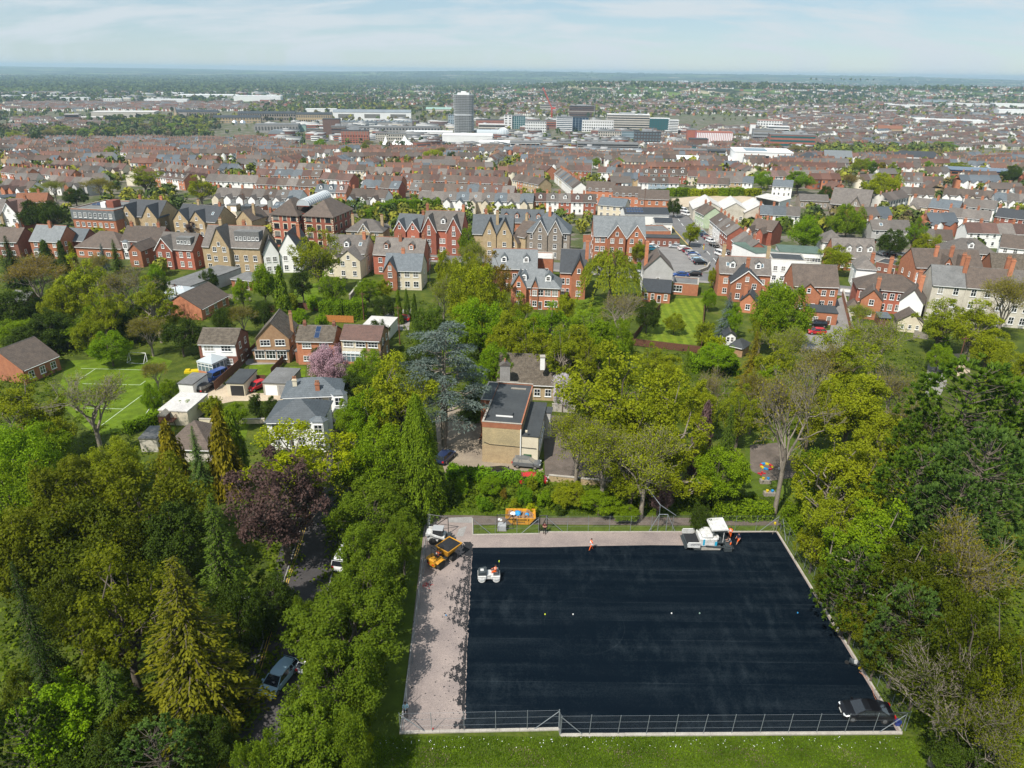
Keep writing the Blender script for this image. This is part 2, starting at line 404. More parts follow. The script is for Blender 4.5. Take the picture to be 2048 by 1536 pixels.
# ---- materials of the surfaces
def streak_mat(name,dark,dusty,lane=2.9):
 m,t,b=base_mat(name);L=t.links.new
 tc=N(t,'ShaderNodeTexCoord');P=tc.outputs['Object']
 mp=N(t,'ShaderNodeMapping');mp.inputs['Scale'].default_value=(.035,.55,1);L(P,mp.inputs[0])
 n1=N(t,'ShaderNodeTexNoise',i_Scale=1.0,i_Detail=6.0,i_Roughness=.6);L(mp.outputs[0],n1.inputs['Vector'])
 mp2=N(t,'ShaderNodeMapping');mp2.inputs['Scale'].default_value=(.8,.30,1);mp2.inputs['Rotation'].default_value=(0,0,R_(20));L(P,mp2.inputs[0])
 n2=N(t,'ShaderNodeTexNoise',i_Scale=1.0,i_Detail=7.0,i_Roughness=.65);L(mp2.outputs[0],n2.inputs['Vector'])
 n3=N(t,'ShaderNodeTexNoise',i_Scale=.075,i_Detail=3.0);L(P,n3.inputs['Vector'])
 n4=N(t,'ShaderNodeTexNoise',i_Scale=7.0,i_Detail=5.0,i_Roughness=.75);L(P,n4.inputs['Vector'])
 sp=N(t,'ShaderNodeSeparateXYZ');L(P,sp.inputs[0])
 dv=N(t,'ShaderNodeMath',operation='DIVIDE',i_1=lane);L(sp.outputs['Y'],dv.inputs[0])
 fr=N(t,'ShaderNodeMath',operation='FRACT');L(dv.outputs[0],fr.inputs[0])
 fl=N(t,'ShaderNodeMath',operation='FLOOR');L(dv.outputs[0],fl.inputs[0])
 wn=N(t,'ShaderNodeTexWhiteNoise',noise_dimensions='1D');L(fl.outputs[0],wn.inputs['W'])
 seam=N(t,'ShaderNodeMapRange',i_1=.965,i_2=.985,i_3=.0,i_4=.45);L(fr.outputs[0],seam.inputs[0])
 def mr(src,a,b_,c,d):
  x=N(t,'ShaderNodeMapRange',i_1=a,i_2=b_,i_3=c,i_4=d);L(src,x.inputs[0]);return x.outputs[0]
 def add(x,y,op='ADD'):
  q=N(t,'ShaderNodeMath',operation=op);L(x,q.inputs[0]);L(y,q.inputs[1]);return q.outputs[0]
 s=add(mr(n1.outputs['Fac'],.42,.72,0,.34),add(mr(n2.outputs['Fac'],.45,.78,0,.55),mr(n3.outputs['Fac'],.40,.62,.05,1),'MULTIPLY'))
 sm=add(seam.outputs[0],mr(n1.outputs['Fac'],.4,.6,.1,1),'MULTIPLY')
 s=add(add(s,sm),mr(wn.outputs[0],0,1,0,.10));s=add(s,mr(n4.outputs['Fac'],.32,.70,-.20,.26))
 # arc left by the roller's wheels
 vd=N(t,'ShaderNodeVectorMath',operation='DISTANCE');L(P,vd.inputs[0]);vd.inputs[1].default_value=(8.2,60.2,.05)
 aw=mr(vd.outputs['Value'],4.25,4.33,0,.25);aw2=mr(vd.outputs['Value'],4.33,4.45,1,0);arc=add(aw,aw2,'MULTIPLY')
 s=add(s,add(arc,mr(n3.outputs['Fac'],.4,.55,.2,1),'MULTIPLY'))
 s=mr(s,.12,1.0,.0,.95)
 x=N(t,'ShaderNodeMix',data_type='RGBA',clamp_factor=True);L(s,x.inputs['Factor']);x.inputs['A'].default_value=(*dark,1);x.inputs['B'].default_value=(*dusty,1)
 L(x.outputs['Result'],b.inputs['Base Color']);b.inputs['Roughness'].default_value=.8;b.inputs['Specular IOR Level'].default_value=.08
 bp=N(t,'ShaderNodeBump',i_Strength=.5,i_Distance=.02);L(n4.outputs['Fac'],bp.inputs['Height']);L(bp.outputs[0],b.inputs['Normal'])
streak_mat('fresh_tarmac',(.0004,.0036,.0080),(.026,.036,.044))
def stripe_grass(name,c1,c2,ang,width,amt=1.0):
 m,t,b=base_mat(name);L=t.links.new
 tc=N(t,'ShaderNodeTexCoord');mp=N(t,'ShaderNodeMapping');mp.inputs['Rotation'].default_value=(0,0,R_(ang));L(tc.outputs['Object'],mp.inputs[0])
 sp=N(t,'ShaderNodeSeparateXYZ');L(mp.outputs[0],sp.inputs[0])
 w=N(t,'ShaderNodeMath',operation='MULTIPLY',i_1=math.pi/width);L(sp.outputs['X'],w.inputs[0])
 s=N(t,'ShaderNodeMath',operation='SINE');L(w.outputs[0],s.inputs[0])
 f=N(t,'ShaderNodeMapRange',i_1=-.5,i_2=.5,i_3=.0,i_4=amt);L(s.outputs[0],f.inputs[0])
 n=N(t,'ShaderNodeTexNoise',i_Scale=.5,i_Detail=8.0,i_Roughness=.75);L(tc.outputs['Object'],n.inputs['Vector'])
 g=N(t,'ShaderNodeMapRange',i_1=.3,i_2=.7,i_3=.48,i_4=1.25);L(n.outputs['Fac'],g.inputs[0])
 x=N(t,'ShaderNodeMix',data_type='RGBA');L(f.outputs[0],x.inputs['Factor']);x.inputs['A'].default_value=(*c1,1);x.inputs['B'].default_value=(*c2,1)
 h=N(t,'ShaderNodeHueSaturation');L(g.outputs[0],h.inputs['Value']);L(x.outputs['Result'],h.inputs['Color'])
 L(h.outputs[0],b.inputs['Base Color']);b.inputs['Roughness'].default_value=.9;b.inputs['Specular IOR Level'].default_value=.15
 bp=N(t,'ShaderNodeBump',i_Strength=.7,i_Distance=.06);n4=N(t,'ShaderNodeTexNoise',i_Scale=12,i_Detail=3.0);L(tc.outputs['Object'],n4.inputs['Vector'])
 L(n4.outputs['Fac'],bp.inputs['Height']);L(bp.outputs[0],b.inputs['Normal'])
stripe_grass('pitch_grass',(.105,.165,.009),(.13,.195,.011),50,1.3,.6)
stripe_grass('striped_lawn',(.125,.18,.012),(.17,.225,.016),2,1.1)
stripe_grass('rough_grass',(.08,.12,.012),(.10,.14,.014),35,9.0,.8)
stripe_grass('park_grass',(.062,.095,.008),(.075,.11,.010),35,7.0,.8)
mat('gravel_base',(.30,.245,.22),.95,scale=.25,c2=(.20,.165,.155),fine=(14,.75),bump=.5)
mat('yard_gravel',(.30,.245,.18),.95,scale=.3,c2=(.21,.17,.13),fine=(11,.6),bump=.4)
mat('sand_gravel',(.52,.43,.31),.95,scale=.3,c2=(.40,.32,.23),fine=(8,.5),bump=.3)
mat('dirt_path',(.15,.12,.10),.95,scale=.5,c2=(.085,.068,.055),fine=(8,.6),bump=.4)
mat('road_tarmac',(.165,.16,.16),.9,scale=.25,c2=(.12,.118,.118),fine=(9,.45))
mat('lane_tarmac',(.060,.054,.054),.9,scale=.3,c2=(.042,.038,.038),fine=(9,.5))
mat('slab_pavement',(.27,.25,.23),.92,scale=.5,c2=(.21,.195,.18),fine=(5,.4))
mat('car_park_tarmac',(.23,.22,.21),.92,scale=.3,c2=(.18,.172,.165),fine=(7,.4))
plain('road_paint',(.74,.74,.72),.7);plain('yellow_line',(.50,.34,.05),.7);plain('line_dull',(.46,.54,.38),.8)
plain('asphalt_crumb',(.012,.013,.016),.9);plain('red_marker',(.42,.03,.03),.8)
# ---- the court being surfaced
drape('court_base',[(850,1040),(946,1036),(945,1070),(1078,1068),(1079,1065),(1553,1064),(1803,1467),(1119,1471),(1118,1461),(800,1468)],'gravel_base',.02)
rs=np.random.RandomState(8);RAW=[(np.interp(y,[1096,1180,1300,1458],[945,940,934,929])+rs.normal(0,.9)+(.8 if k%2 else 0),y)for k,y in enumerate(np.linspace(1458,1096,90))] # raw unrolled edge
drape('fresh_tarmac',RAW+[(1100,1095),(1180,1093),(1300,1091),(1436,1092),(1437,1066),(1552,1065),(1793,1463),(1121,1468),(1120,1457)],'fresh_tarmac',.06,thick=.045)
# crumbs of spilled asphalt along its raw edge, too many to count
rs=np.random.RandomState(3);mb=MB()
edge=[(945,1096),(940,1180),(934,1300),(929,1455)]
def edge_x(y):
 for a,b in zip(edge,edge[1:]):
  if y<=b[1]:return a[0]+(b[0]-a[0])*(y-a[1])/(b[1]-a[1])
 return edge[-1][0]
for k in range(30000):
 y=rs.uniform(1088,1457);d=abs(rs.normal(0,1))*34;n_=math.sin(d*.33+y*.11)*math.sin(y*.173-d*.21)+.6*math.sin(y*.41+d*.5)*math.sin(d*.8-y*.07)
 reach=17+11*math.sin(y*.047+1)+9*math.sin(y*.113)+18*math.exp(-((y-1180)/60)**2)
 if not(d<reach*(.75+.5*n_)+rs.normal(0,2.5)and(n_>-.45 or d<5))and rs.rand()>.012:continue
 if d>5 and n_<.05 and rs.rand()<.45:continue
 if rs.rand()<.003:d=rs.uniform(20,110)
 p=G(edge_x(y)-d-1,y);r=abs(rs.normal(0,.035))+.022;n=5
 if p.x<0 and(p-G(edge_x(y),y)).length>6.2:continue
 a0=rs.rand()*6;ring=[(p.x+r*rs.uniform(.6,1.2)*math.cos(a0+2*math.pi*q/n),p.y+r*rs.uniform(.6,1.2)*math.sin(a0+2*math.pi*q/n))for q in range(n)]
 hh=r*rs.uniform(.3,.7)
 mb.add([(x,y_,.022)for x,y_ in ring]+[(p.x,p.y,.022+hh)],[(q,(q+1)%n,n)for q in range(n)])
for k in range(420):
 y=rs.uniform(1085,1112);p=G(936+rs.normal(0,4.0),y);r=rs.uniform(.05,.18)
 mb.add([(p.x+r*math.cos(q*1.256),p.y+r*math.sin(q*1.256),.023)for q in range(5)]+[(p.x,p.y,.06)],[(q,(q+1)%5,5)for q in range(5)])
o=mb.build('asphalt_crumbs',['asphalt_crumb']);o['kind']='stuff'
p=G(846,1170);mb=MB()
for k in range(60):
 q=(p.x+abs(rs.normal(0,.5)),p.y+rs.normal(0,.25));r=rs.uniform(.02,.09)
 mb.add([(q[0]+r*math.cos(a*1.256),q[1]+r*math.sin(a*1.256),.026)for a in range(5)],[(0,1,2,3,4)])
o=mb.build('red_spray_paint',['red_marker']);o['kind']='structure'
def kerb_run(name,a,b,w,h,m='concrete',z=-.05):
 pa,pb=G(*a),G(*b);d=Vector((pb.x-pa.x,pb.y-pa.y,0));L=d.length;n=max(1,round(L/1.9));ang=math.atan2(d.y,d.x)
 root=None
 for k in range(n): # kerb stones laid end to end
  mb=MB();g=.006;jit=rs.uniform(-.006,.006)
  mb.bbox(L*k/n+g,L*(k+1)/n-g,-w/2+jit,w/2+jit,z,h+rs.uniform(-.006,.006),.012)
  if root is None:
   root=mb.build(name,[m],None,(pa.x,pa.y,0),ang);root['kind']='structure'
  else:mb.build('kerb_stone',[m],root)
kerb_run('kerb',(855,1045),(800,1467),.12,.10,'concrete_grey')
kerb_run('kerb',(945,1070),(1078,1068),.14,.11)
kerb_run('kerb',(1080,1064.5),(1553,1063.5),.14,.11)
kerb_run('kerb',(1554,1064),(1803,1466),.20,.12)
kerb_run('kerb',(945,1037),(945,1069),.12,.10)
kerb_run('retaining_wall',(799,1466),(1118,1459),.28,.16)
kerb_run('retaining_wall',(1120,1471.5),(1803,1466.5),.30,.16)
# ---- grass and paths round it
drape('grass_verge',[(700,1500),(795,1470),(1119,1474),(1810,1470),(1850,1520),(1900,1560),(690,1560)],'park_grass',.012)
drape('grass_verge',[(838,1055),(851,1042),(797,1470),(690,1530),(735,1490),(770,1330),(815,1140)],'park_grass',.008)
drape('grass_bank',[(880,940),(1080,950),(1300,990),(1560,1010),(1560,1030),(1300,1030),(955,1030),(870,1030)],'rough_grass',.010)
drape('grass_strip',[(960,1052),(1078,1050),(1077,1066),(960,1068)],'rough_grass',.028)
drape('grass_strip',[(1090,1052),(1560,1052),(1552,1062),(1090,1063)],'rough_grass',.028)
drape('grass_bank',[(1556,1050),(1600,1050),(1850,1460),(1806,1466)],'park_grass',.014)
drape('dirt_path',[(858,1030),(950,1031),(1060,1036),(1300,1034),(1560,1040),(1562,1051),(1300,1051),(1080,1049),(945,1050),(854,1046)],'dirt_path',.016)
drape('concrete_slab',[(895,1036),(944,1034),(944,1046),(897,1045)],'concrete_grey',.03)
drape('concrete_slab',[(918,1058),(934,1052),(926,1073),(912,1073)],'concrete_grey',.03)
drape('play_lawn',[(1490,870),(1580,860),(1640,930),(1640,990),(1590,1000),(1490,990)],'rough_grass',.010)
drape('bare_earth',[(1500,890),(1560,885),(1600,930),(1590,955),(1540,962),(1500,940)],'dirt_path',.02)
drape('yard',[(870,835),(930,796),(975,800),(966,905),(1085,936),(1090,955),(890,945),(876,900)],'yard_gravel',.016)
drape('nursery_terrace',[(1085,830),(1260,840),(1290,960),(1090,950)],'dirt_path',.014)
drape('terrace_edge',[(1095,952),(1300,975),(1300,984),(1090,962)],'concrete',.03)
# ---- lane under the trees
LANE=[(700,860),(672,940),(655,1010),(638,1080),(612,1170),(588,1250),(562,1350),(525,1450),(480,1560)]
ribbon('lane',LANE,5.2,'lane_tarmac',.02)
ribbon('yellow_line',LANE,.09,'yellow_line',.026,off=-2.15);ribbon('yellow_line',LANE,.09,'yellow_line',.026,off=-2.4)
ribbon('kerb',LANE,.14,'concrete_grey',.11,off=-2.7);ribbon('pavement',LANE,1.6,'lane_tarmac',.10,off=-3.6)
ribbon('kerb',LANE,.14,'concrete_grey',.11,off=2.7)
# ---- lawns, drives, streets
drape('football_lawn',[(135,722),(300,711),(345,722),(306,775),(325,850),(250,866),(190,870),(110,800)],'pitch_grass',.016)
LINES=[((162,737),(288,740)),((192,737),(150,765)),((165,767.5),(280,770)),((280,770),(291,762)),((160,816),(247,818)),((283,791),(185,864))]
for a,b in LINES:ribbon('pitch_line',[a,b],.12,'line_dull',.024)
drape('striped_lawn',[(1322,612),(1348,597),(1409,596),(1404,650),(1402,690),(1266,684)],'striped_lawn',.016)
drape('garden_lawn',[(584,586),(601,567),(693,567),(668,583),(634,606),(586,598)],'pitch_grass',.016)
drape('garden_lawn',[(1090,605),(1200,592),(1230,610),(1180,640),(1100,640)],'pitch_grass',.016)
drape('garden_lawn',[(372,742),(420,742),(418,765),(372,768)],'pitch_grass',.016)
drape('garden_lawn',[(500,728),(552,728),(540,750),(496,750)],'pitch_grass',.016)
drape('garden_lawn',[(580,733),(612,733),(610,756),(566,756)],'pitch_grass',.016)
drape('garden_lawn',[(470,845),(500,842),(490,880),(465,872)],'pitch_grass',.016)
drape('garden_lawn',[(326,850),(352,846),(345,872),(322,868)],'pitch_grass',.016)
drape('gravel_drive',[(398,775),(440,765),(480,785),(640,790),(640,802),(470,802),(420,812),(385,800)],'sand_gravel',.016)
drape('parking_bay',[(770,622),(822,618),(818,660),(768,662)],'slab_pavement',.02)
drape('garden_terrace',[(490,718),(560,716),(555,728),(492,730)],'slab_pavement',.02)
drape('garden_terrace',[(400,735),(476,733),(470,745),(398,745)],'slab_pavement',.02)
ribbon('main_road',[(840,512),(930,518),(1160,536),(1290,548),(1440,556),(1690,580),(2060,612)],9.0,'road_tarmac',.05)
ribbon('pavement',[(840,512),(930,518),(1160,536),(1290,548),(1440,556),(1690,580),(2060,612)],2.2,'slab_pavement',.13,off=-5.7)
ribbon('hill_street',[(1326,405),(1348,424),(1374,462),(1402,490),(1440,532),(1452,552)],10.0,'road_tarmac',.06)
ribbon('pavement',[(1326,405),(1348,424),(1374,462),(1402,490),(1440,532)],1.8,'slab_pavement',.16,off=6.0)
ribbon('centre_line',[(1350,430),(1374,462),(1402,490),(1440,532)],.22,'road_paint',.075,dash=(2,4))
ribbon('yellow_line',[(1350,430),(1374,462),(1402,490),(1440,532)],.35,'yellow_line',.075,off=-4.6)
drape('car_park',[(1318,486),(1352,484),(1415,520),(1420,545),(1350,548),(1310,545)],'car_park_tarmac',.07,step=8)
drape('side_drive',[(1168,482),(1192,480),(1196,518),(1162,518)],'road_tarmac',.07)
drape('back_lane',[(1672,600),(1690,590),(1702,650),(1690,690),(1660,705),(1600,700),(1610,668),(1660,660)],'car_park_tarmac',.02)
drape('track',[(1858,700),(1872,700),(1895,765),(1875,800),(1850,790)],'slab_pavement',.02)
drape('sandy_yard',[(1900,708),(1940,706),(1940,745),(1905,755)],'sand_gravel',.02)
drape('car_park',[(1750,508),(1815,506),(1820,530),(1745,526)],'car_park_tarmac',.07)
drape('waste_ground',[(1340,398),(1440,388),(1560,400),(1600,420),(1440,410),(1350,416)],'sand_gravel',.10,step=8)
drape('builders_yard',[(430,432),(470,420),(475,436),(440,440)],'sand_gravel',.10,step=8)
# ================================================================= buildings
WIN={}
def window_mesh(w,h,kind='w'):
 """sash in a deep frame: frame, sill, glass, glazing bar"""
 key=(round(w,2),round(h,2),kind)
 if key in WIN:return WIN[key]
 mb=MB();f=.09 if kind!='d' else .10;t=.07
 mb.box(-w/2,-w/2+f,-t,.02,0,h);mb.box(w/2-f,w/2,-t,.02,0,h)
 mb.box(-w/2+f,w/2-f,-t,.02,h-f,h);mb.box(-w/2+f,w/2-f,-t,.02,0,f)
 if kind=='d':mb.box(-w/2+f,w/2-f,-.03,.02,f,h*.5,2);mb.box(-w/2+f,w/2-f,-.025,.02,h*.5,h-f,1)
 else:
  mb.box(-w/2+f,w/2-f,-.02,.02,f,h-f,1)
  n=max(1,round(w/.7))
  for k in range(1,n):x=-w/2+w*k/n;mb.box(x-.035,x+.035,-.055,-.02,f,h-f)
  if kind=='w':mb.box(-w/2+f,w/2-f,-.05,-.02,h*.52-.03,h*.52+.03)
  mb.box(-w/2-.08,w/2+.08,-.14,.01,-.09,-.002,0)
  if kind=='s': # stone surround
   mb.box(-w/2-.22,-w/2-.01,-.05,.02,-.2,h+.25,3);mb.box(w/2+.01,w/2+.22,-.05,.02,-.2,h+.25,3);mb.box(-w/2-.01,w/2+.01,-.05,.02,h+.004,h+.25,3)
 frame='dark_metal' if kind=='s' else 'white_paint'
 WIN[key]=mb.mesh('window',[frame,'dark_glass','wood_brown' if kind=='d' else 'dark_glass','render_cream']);return WIN[key]
def gable_slab(mb,x0,x1,y0,y1,z,rise,axis='x',oh=.3,th=.16,m=0):
 """two roof slopes with overhanging eaves; axis is the way the ridge runs"""
 if axis=='x':
  ym=(y0+y1)/2;s=rise/(ym-y0);e=oh*s
  mb.prism([(y0-oh,z-e+.02),(ym,z+rise+.02),(y1+oh,z-e+.02),(y1+oh,z-e+th),(ym,z+rise+th+.04),(y0-oh,z-e+th)],x0-.16,x1+.16,'x',m)
 else:
  xm=(x0+x1)/2;s=rise/(xm-x0);e=oh*s
  mb.prism([(x0-oh,z-e+.02),(xm,z+rise+.02),(x1+oh,z-e+.02),(x1+oh,z-e+th),(xm,z+rise+th+.04),(x0-oh,z-e+th)],y0-.25,y1,'y',m)
def hip_slab(mb,x0,x1,y0,y1,z,rise,oh=.35,m=0):
 x0-=oh;x1+=oh;y0-=oh;y1+=oh;w,d=x1-x0,y1-y0;a=min(w,d)/2
 zz=z-oh*rise/a
 if w>=d:r0,r1=(x0+a,(y0+y1)/2,z+rise),(x1-a-1e-3,(y0+y1)/2,z+rise)
 else:r0,r1=((x0+x1)/2,y0+a,z+rise),((x0+x1)/2,y1-a-1e-3,z+rise)
 v=[(x0,y0,zz),(x1,y0,zz),(x1,y1,zz),(x0,y1,zz),(x0,y0,zz+.14),(x1,y0,zz+.14),(x1,y1,zz+.14),(x0,y1,zz+.14),r0,r1]
 top=[(4,5,9,8),(5,6,9),(6,7,8,9),(7,4,8)]if w>=d else[(4,5,8),(5,6,9,8),(6,7,9),(7,4,8,9)]
 mb.add(v,[(3,2,1,0),(0,1,5,4),(1,2,6,5),(2,3,7,6),(3,0,4,7)]+top,m)
def chimney(root,x,y,z0,z1,w=.9,d=.6,m='brick_orange',pots=3):
 mb=MB();mb.box(x-w/2,x+w/2,y-d/2,y+d/2,z0,z1-.3);mb.box(x-w/2-.07,x+w/2+.07,y-d/2-.07,y+d/2+.07,z1-.3,z1-.12);mb.box(x-w/2,x+w/2,y-d/2,y+d/2,z1-.12,z1)
 for k in range(pots):mb.lathe([(.13,z1),(.10,z1+.15),(.11,z1+.45)],6,'z',(x-w/2+w*(k+.5)/pots,y,0),1)
 return mb.build('chimney',[m,'clay_pot'],root)
def wall_gable(mb,x0,x1,y0,y1,z0,eh,rise,axis,m=0):
 if axis=='x':mb.prism([(y0,z0),(y1,z0),(y1,eh),((y0+y1)/2,eh+rise),(y0,eh)],x0,x1,'x',m)
 else:mb.prism([(x0,z0),(x1,z0),(x1,eh),((x0+x1)/2,eh+rise),(x0,eh)],y0,y1,'y',m)
def put_windows(root,x0,x1,y,z0,rows,cols,sh,w=1.15,h=1.45,kind='w',door=None,ang=0,skip=()):
 for r in range(rows):
  for c in range(cols):
   if(r,c)in skip:continue
   x=x0+(x1-x0)*(c+.5)/cols;z=z0+r*sh
   if door is not None and r==0 and c==door:
    put('door',window_mesh(1.0,2.1,'d'),root,(x,y,.02),ang);continue
   put('window',window_mesh(w,h,kind),root,(x,y,z),ang)
def side_windows(root,x,y0,y1,right,rows,cols,sh,z0=.9,w=.9,h=1.3):
 for r in range(rows):
  for c in range(cols):
   y=y0+(y1-y0)*(c+.5)/cols
   put('window',window_mesh(w,h),root,(x,y,z0+r*sh),math.pi/2 if right else-math.pi/2)
def dormer(root,x,y,z,roofm,w=1.5,h=1.5,d=2.2,m='white_paint'):
 mb=MB();mb.box(-w/2,w/2,0,d,-.3,h);mb.prism([(-w/2,h),(w/2,h),(0,h+.65)],0,d,'y')
 o=mb.build('dormer',[m],root,(x,y,z))
 mb=MB();gable_slab(mb,-w/2,w/2,0,d+1.0,h,.65,'y',.14,.1);mb.build('dormer_roof',[roofm],o)
 put('window',window_mesh(w*.66,h*.75),o,(0,-.002,.2))
def wing(root,x0,x1,proj,eh,rise,back,wallm,roofm,barge,wcols,sh,wkind='w'):
 """gabled bay standing forward of the front wall"""
 mb=MB();wall_gable(mb,x0,x1,-proj,back-.6,-.6,eh,rise-.06,'y');o=mb.build('gabled_bay',[wallm],root)
 mb=MB();gable_slab(mb,x0,x1,-proj,back,eh,rise,'y',.28,.15);mb.build('bay_roof',[roofm],o)
 if barge:
  mb=MB();xm=(x0+x1)/2;s=rise/(xm-x0);oh=.32;y=-proj-.30
  for sg in(-1,1):
   xa=xm+sg*(xm-x0+oh);za=eh-oh*s
   mb.prism([(xa,za),(xm,eh+rise+.02),(xm,eh+rise-.26),(xa,za-.26)],y-.05,y,'y')
  mb.build('bargeboard',['white_paint'],o)
 rows=max(1,int((eh+.6)/sh))
 for r in range(rows):
  for c in range(wcols):
   x=x0+(x1-x0)*(c+.5)/wcols;put('window',window_mesh(1.15,1.45,wkind),o,(x,-proj-.004,.9+r*sh))
 if rise>2.4:put('window',window_mesh(.9,1.2,wkind),o,((x0+x1)/2,-proj-.004,eh+.25))
 return o
def house(label,el,er,eh,depth,rise,typ,wall,roof,opts='',name='house',cat='house',group=None,wkind='w'):
 """el, er: photo pixels of the two ends of the front eaves; eh eaves height in metres"""
 a,b=G(*el,eh),G(*er,eh);w=math.hypot(b.x-a.x,b.y-a.y);ang=math.atan2(b.y-a.y,b.x-a.x)
 z=gz((a.x+b.x)/2,(a.y+b.y)/2)
 root=thing(name,label,cat,(a.x,a.y,z),ang,group)
 seen_right=(el[0]+er[0])/2<1024
 build_house(root,w,eh,depth,rise,typ,wall,roof,opts,seen_right,wkind);return root
def build_house(root,w,eh,depth,rise,typ,wall,roof,opts='',seen_right=True,wkind='w'):
 O=[t.split(':')for t in opts.split()];has={t[0]:t for t in O}
 sh=float(has['sh'][1])if 'sh' in has else 2.75
 mb=MB()
 if typ=='S':wall_gable(mb,0,w,0,depth,-1.2,eh,rise-.06,'x')
 elif typ=='G':wall_gable(mb,0,w,0,depth,-1.2,eh,rise-.06,'y')
 elif typ=='F':
  mb.box(0,w,0,depth,-1.2,eh)
  if rise>0: # parapet
   t=.3;mb.box(0,w,0,t,eh,eh+rise);mb.box(0,w,depth-t,depth,eh,eh+rise);mb.box(0,t,t,depth-t,eh,eh+rise);mb.box(w-t,w,t,depth-t,eh,eh+rise)
 else:mb.box(0,w,0,depth,-1.2,eh)
 mb.build('wall',[wall],root)
 mb=MB();r=None
 if typ=='S':gable_slab(mb,0,w,0,depth,eh,rise,'x')
 elif typ=='G':gable_slab(mb,0,w,0,depth+.25,eh,rise,'y')
 elif typ=='H':hip_slab(mb,0,w,0,depth,eh,rise)
 elif typ=='L':mb.prism([(-.25,eh-.1),(depth,eh+rise),(depth,eh+rise+.14),(-.25,eh+.06)],-.15,w+.15,'x')
 elif rise>0:mb.box(.31,w-.31,.31,depth-.31,eh,eh+.06)
 else:mb.box(-.12,w+.12,-.12,depth+.12,eh+.003,eh+.2)
 r=mb.build('roof',[roof],root)
 if typ=='F' and rise>0:
  mb=MB();mb.box(-.05,w+.05,-.05,.35,eh+rise+.002,eh+rise+.09);mb.box(-.05,w+.05,depth-.35,depth+.05,eh+rise+.002,eh+rise+.09)
  mb.box(-.05,.35,.351,depth-.351,eh+rise+.002,eh+rise+.09);mb.box(w-.35,w+.05,.351,depth-.351,eh+rise+.002,eh+rise+.09);mb.build('coping',['concrete'],root)
 if typ in 'SG' and 'nr' not in has:
  mb=MB()
  if typ=='S':mb.tube((-.15,depth/2,eh+rise+.13),(w+.15,depth/2,eh+rise+.13),.12,n=5)
  else:mb.tube((w/2,-.25,eh+rise+.13),(w/2,depth,eh+rise+.13),.12,n=5)
  mb.build('ridge_tiles',['ridge_red' if 'rr' in has else 'tile_grey'],r)
 if 'gut' in has or typ in 'SH':
  mb=MB();mb.box(.05,w-.05,-.42,-.32,eh-.22,eh-.12)if typ=='S' else mb.box(.05,w-.05,-.45,-.37,eh-.2,eh-.1);mb.build('gutter',['white_paint'],root)
 for t in O:
  k=t[0]
  if k=='g':
   u0,u1=map(float,t[1].split('-'));wm=t[5]if len(t)>5 and t[5]else wall;rm=t[6]if len(t)>6 else roof
   we=float(t[3]);wr=float(t[4])
   wing(root,u0*w,u1*w,float(t[2]),we,wr,depth*.5 if typ in 'SH' else depth,wm,rm,'b' in has,max(1,int((u1-u0)*w/2.6)),sh,wkind)
  elif k=='c':
   u,v=float(t[1]),float(t[2]);zt=eh+rise+1.3 if len(t)<4 else float(t[3])
   zb=eh+(rise*(1-abs(2*v-1))if typ=='S' else(rise*(1-abs(2*u-1))if typ=='G' else 0))-.6
   chimney(root,u*w,v*depth,zb,zt,*((float(t[5]),float(t[5])*.8)if len(t)>5 else(.9,.6)),m=(t[4]if len(t)>4 else 'brick_orange'))
  elif k=='w':
   rows,cols=int(t[1]),int(t[2]);ww=float(t[3])if len(t)>3 else 1.15;hh=float(t[4])if len(t)>4 else 1.45
   x0,x1=(map(float,t[5].split('-'))if len(t)>5 else(0,1))
   put_windows(root,x0*w+.3,x1*w-.3,-.004,.85,rows,cols,sh,ww,hh,wkind,int(has['d'][1])if 'd' in has else None)
  elif k=='s':side_windows(root,w+.004 if seen_right else-.004,.6,depth-.6,seen_right,int(t[1]),int(t[2]),sh)
  elif k=='sky':
   n=int(t[1]);sl=math.atan2(rise,depth/2)
   for q in range(n):
    x=w*(q+.5)/n;mb=MB();mb.box(-.45,.45,-.65,.65,0,.09);mb.box(-.37,.37,-.57,.57,.092,.10,1)
    o=mb.build('skylight',['white_paint','sky_glass'],r,(x,depth*.24,eh+rise*.48+.17));o.rotation_euler=(sl,0,0)
  elif k=='sol':
   sl=math.atan2(rise,depth/2);u0,u1=map(float,t[1].split('-'));n=max(1,int((u1-u0)*w/1.1))
   for q in range(n):
    for q2 in range(2):
     mb=MB();mb.box(-.5,.5,-.78,.78,0,.05);mb.box(-.47,.47,-.75,.75,.051,.055,1)
     o=mb.build('solar_panel',['grey_metal','solar_blue'],r,(u0*w+(q+.5)*1.08,depth*(.16+.2*q2),eh+rise*(.32+.4*q2)+.2));o.rotation_euler=(sl,0,0)
  elif k=='dm':
   n=int(t[1]);wm=t[2]if len(t)>2 else 'white_paint'
   for q in range(n):
    x=w*(q+.5)/n;dormer(root,x,depth*.14,eh+rise*.28+.15,roof,m=wm)
  elif k=='box':
   u0,u1=map(float,t[1].split('-'));mb=MB();mb.box(u0*w,u1*w,depth*.12,depth*.5,eh+.2,eh+rise*.86);o=mb.build('box_dormer',[t[2]if len(t)>2 else 'felt_grey'],root)
   n=max(2,int((u1-u0)*w/1.1))
   for q in range(n):put('window',window_mesh(.85,1.0),o,(u0*w+(u1-u0)*w*(q+.5)/n,depth*.12-.004,eh+rise*.36))
  elif k=='bay':
   x=float(t[1])*w;st=int(t[2]);mb=MB();hb=st*sh-.2
   mb.prism([(-1.35,0),(-.8,-.8),(.8,-.8),(1.35,0)],-.3,hb,'z');o=mb.build('bay_window',[t[3]if len(t)>3 else 'white_paint'],root,(x,-.001,0))
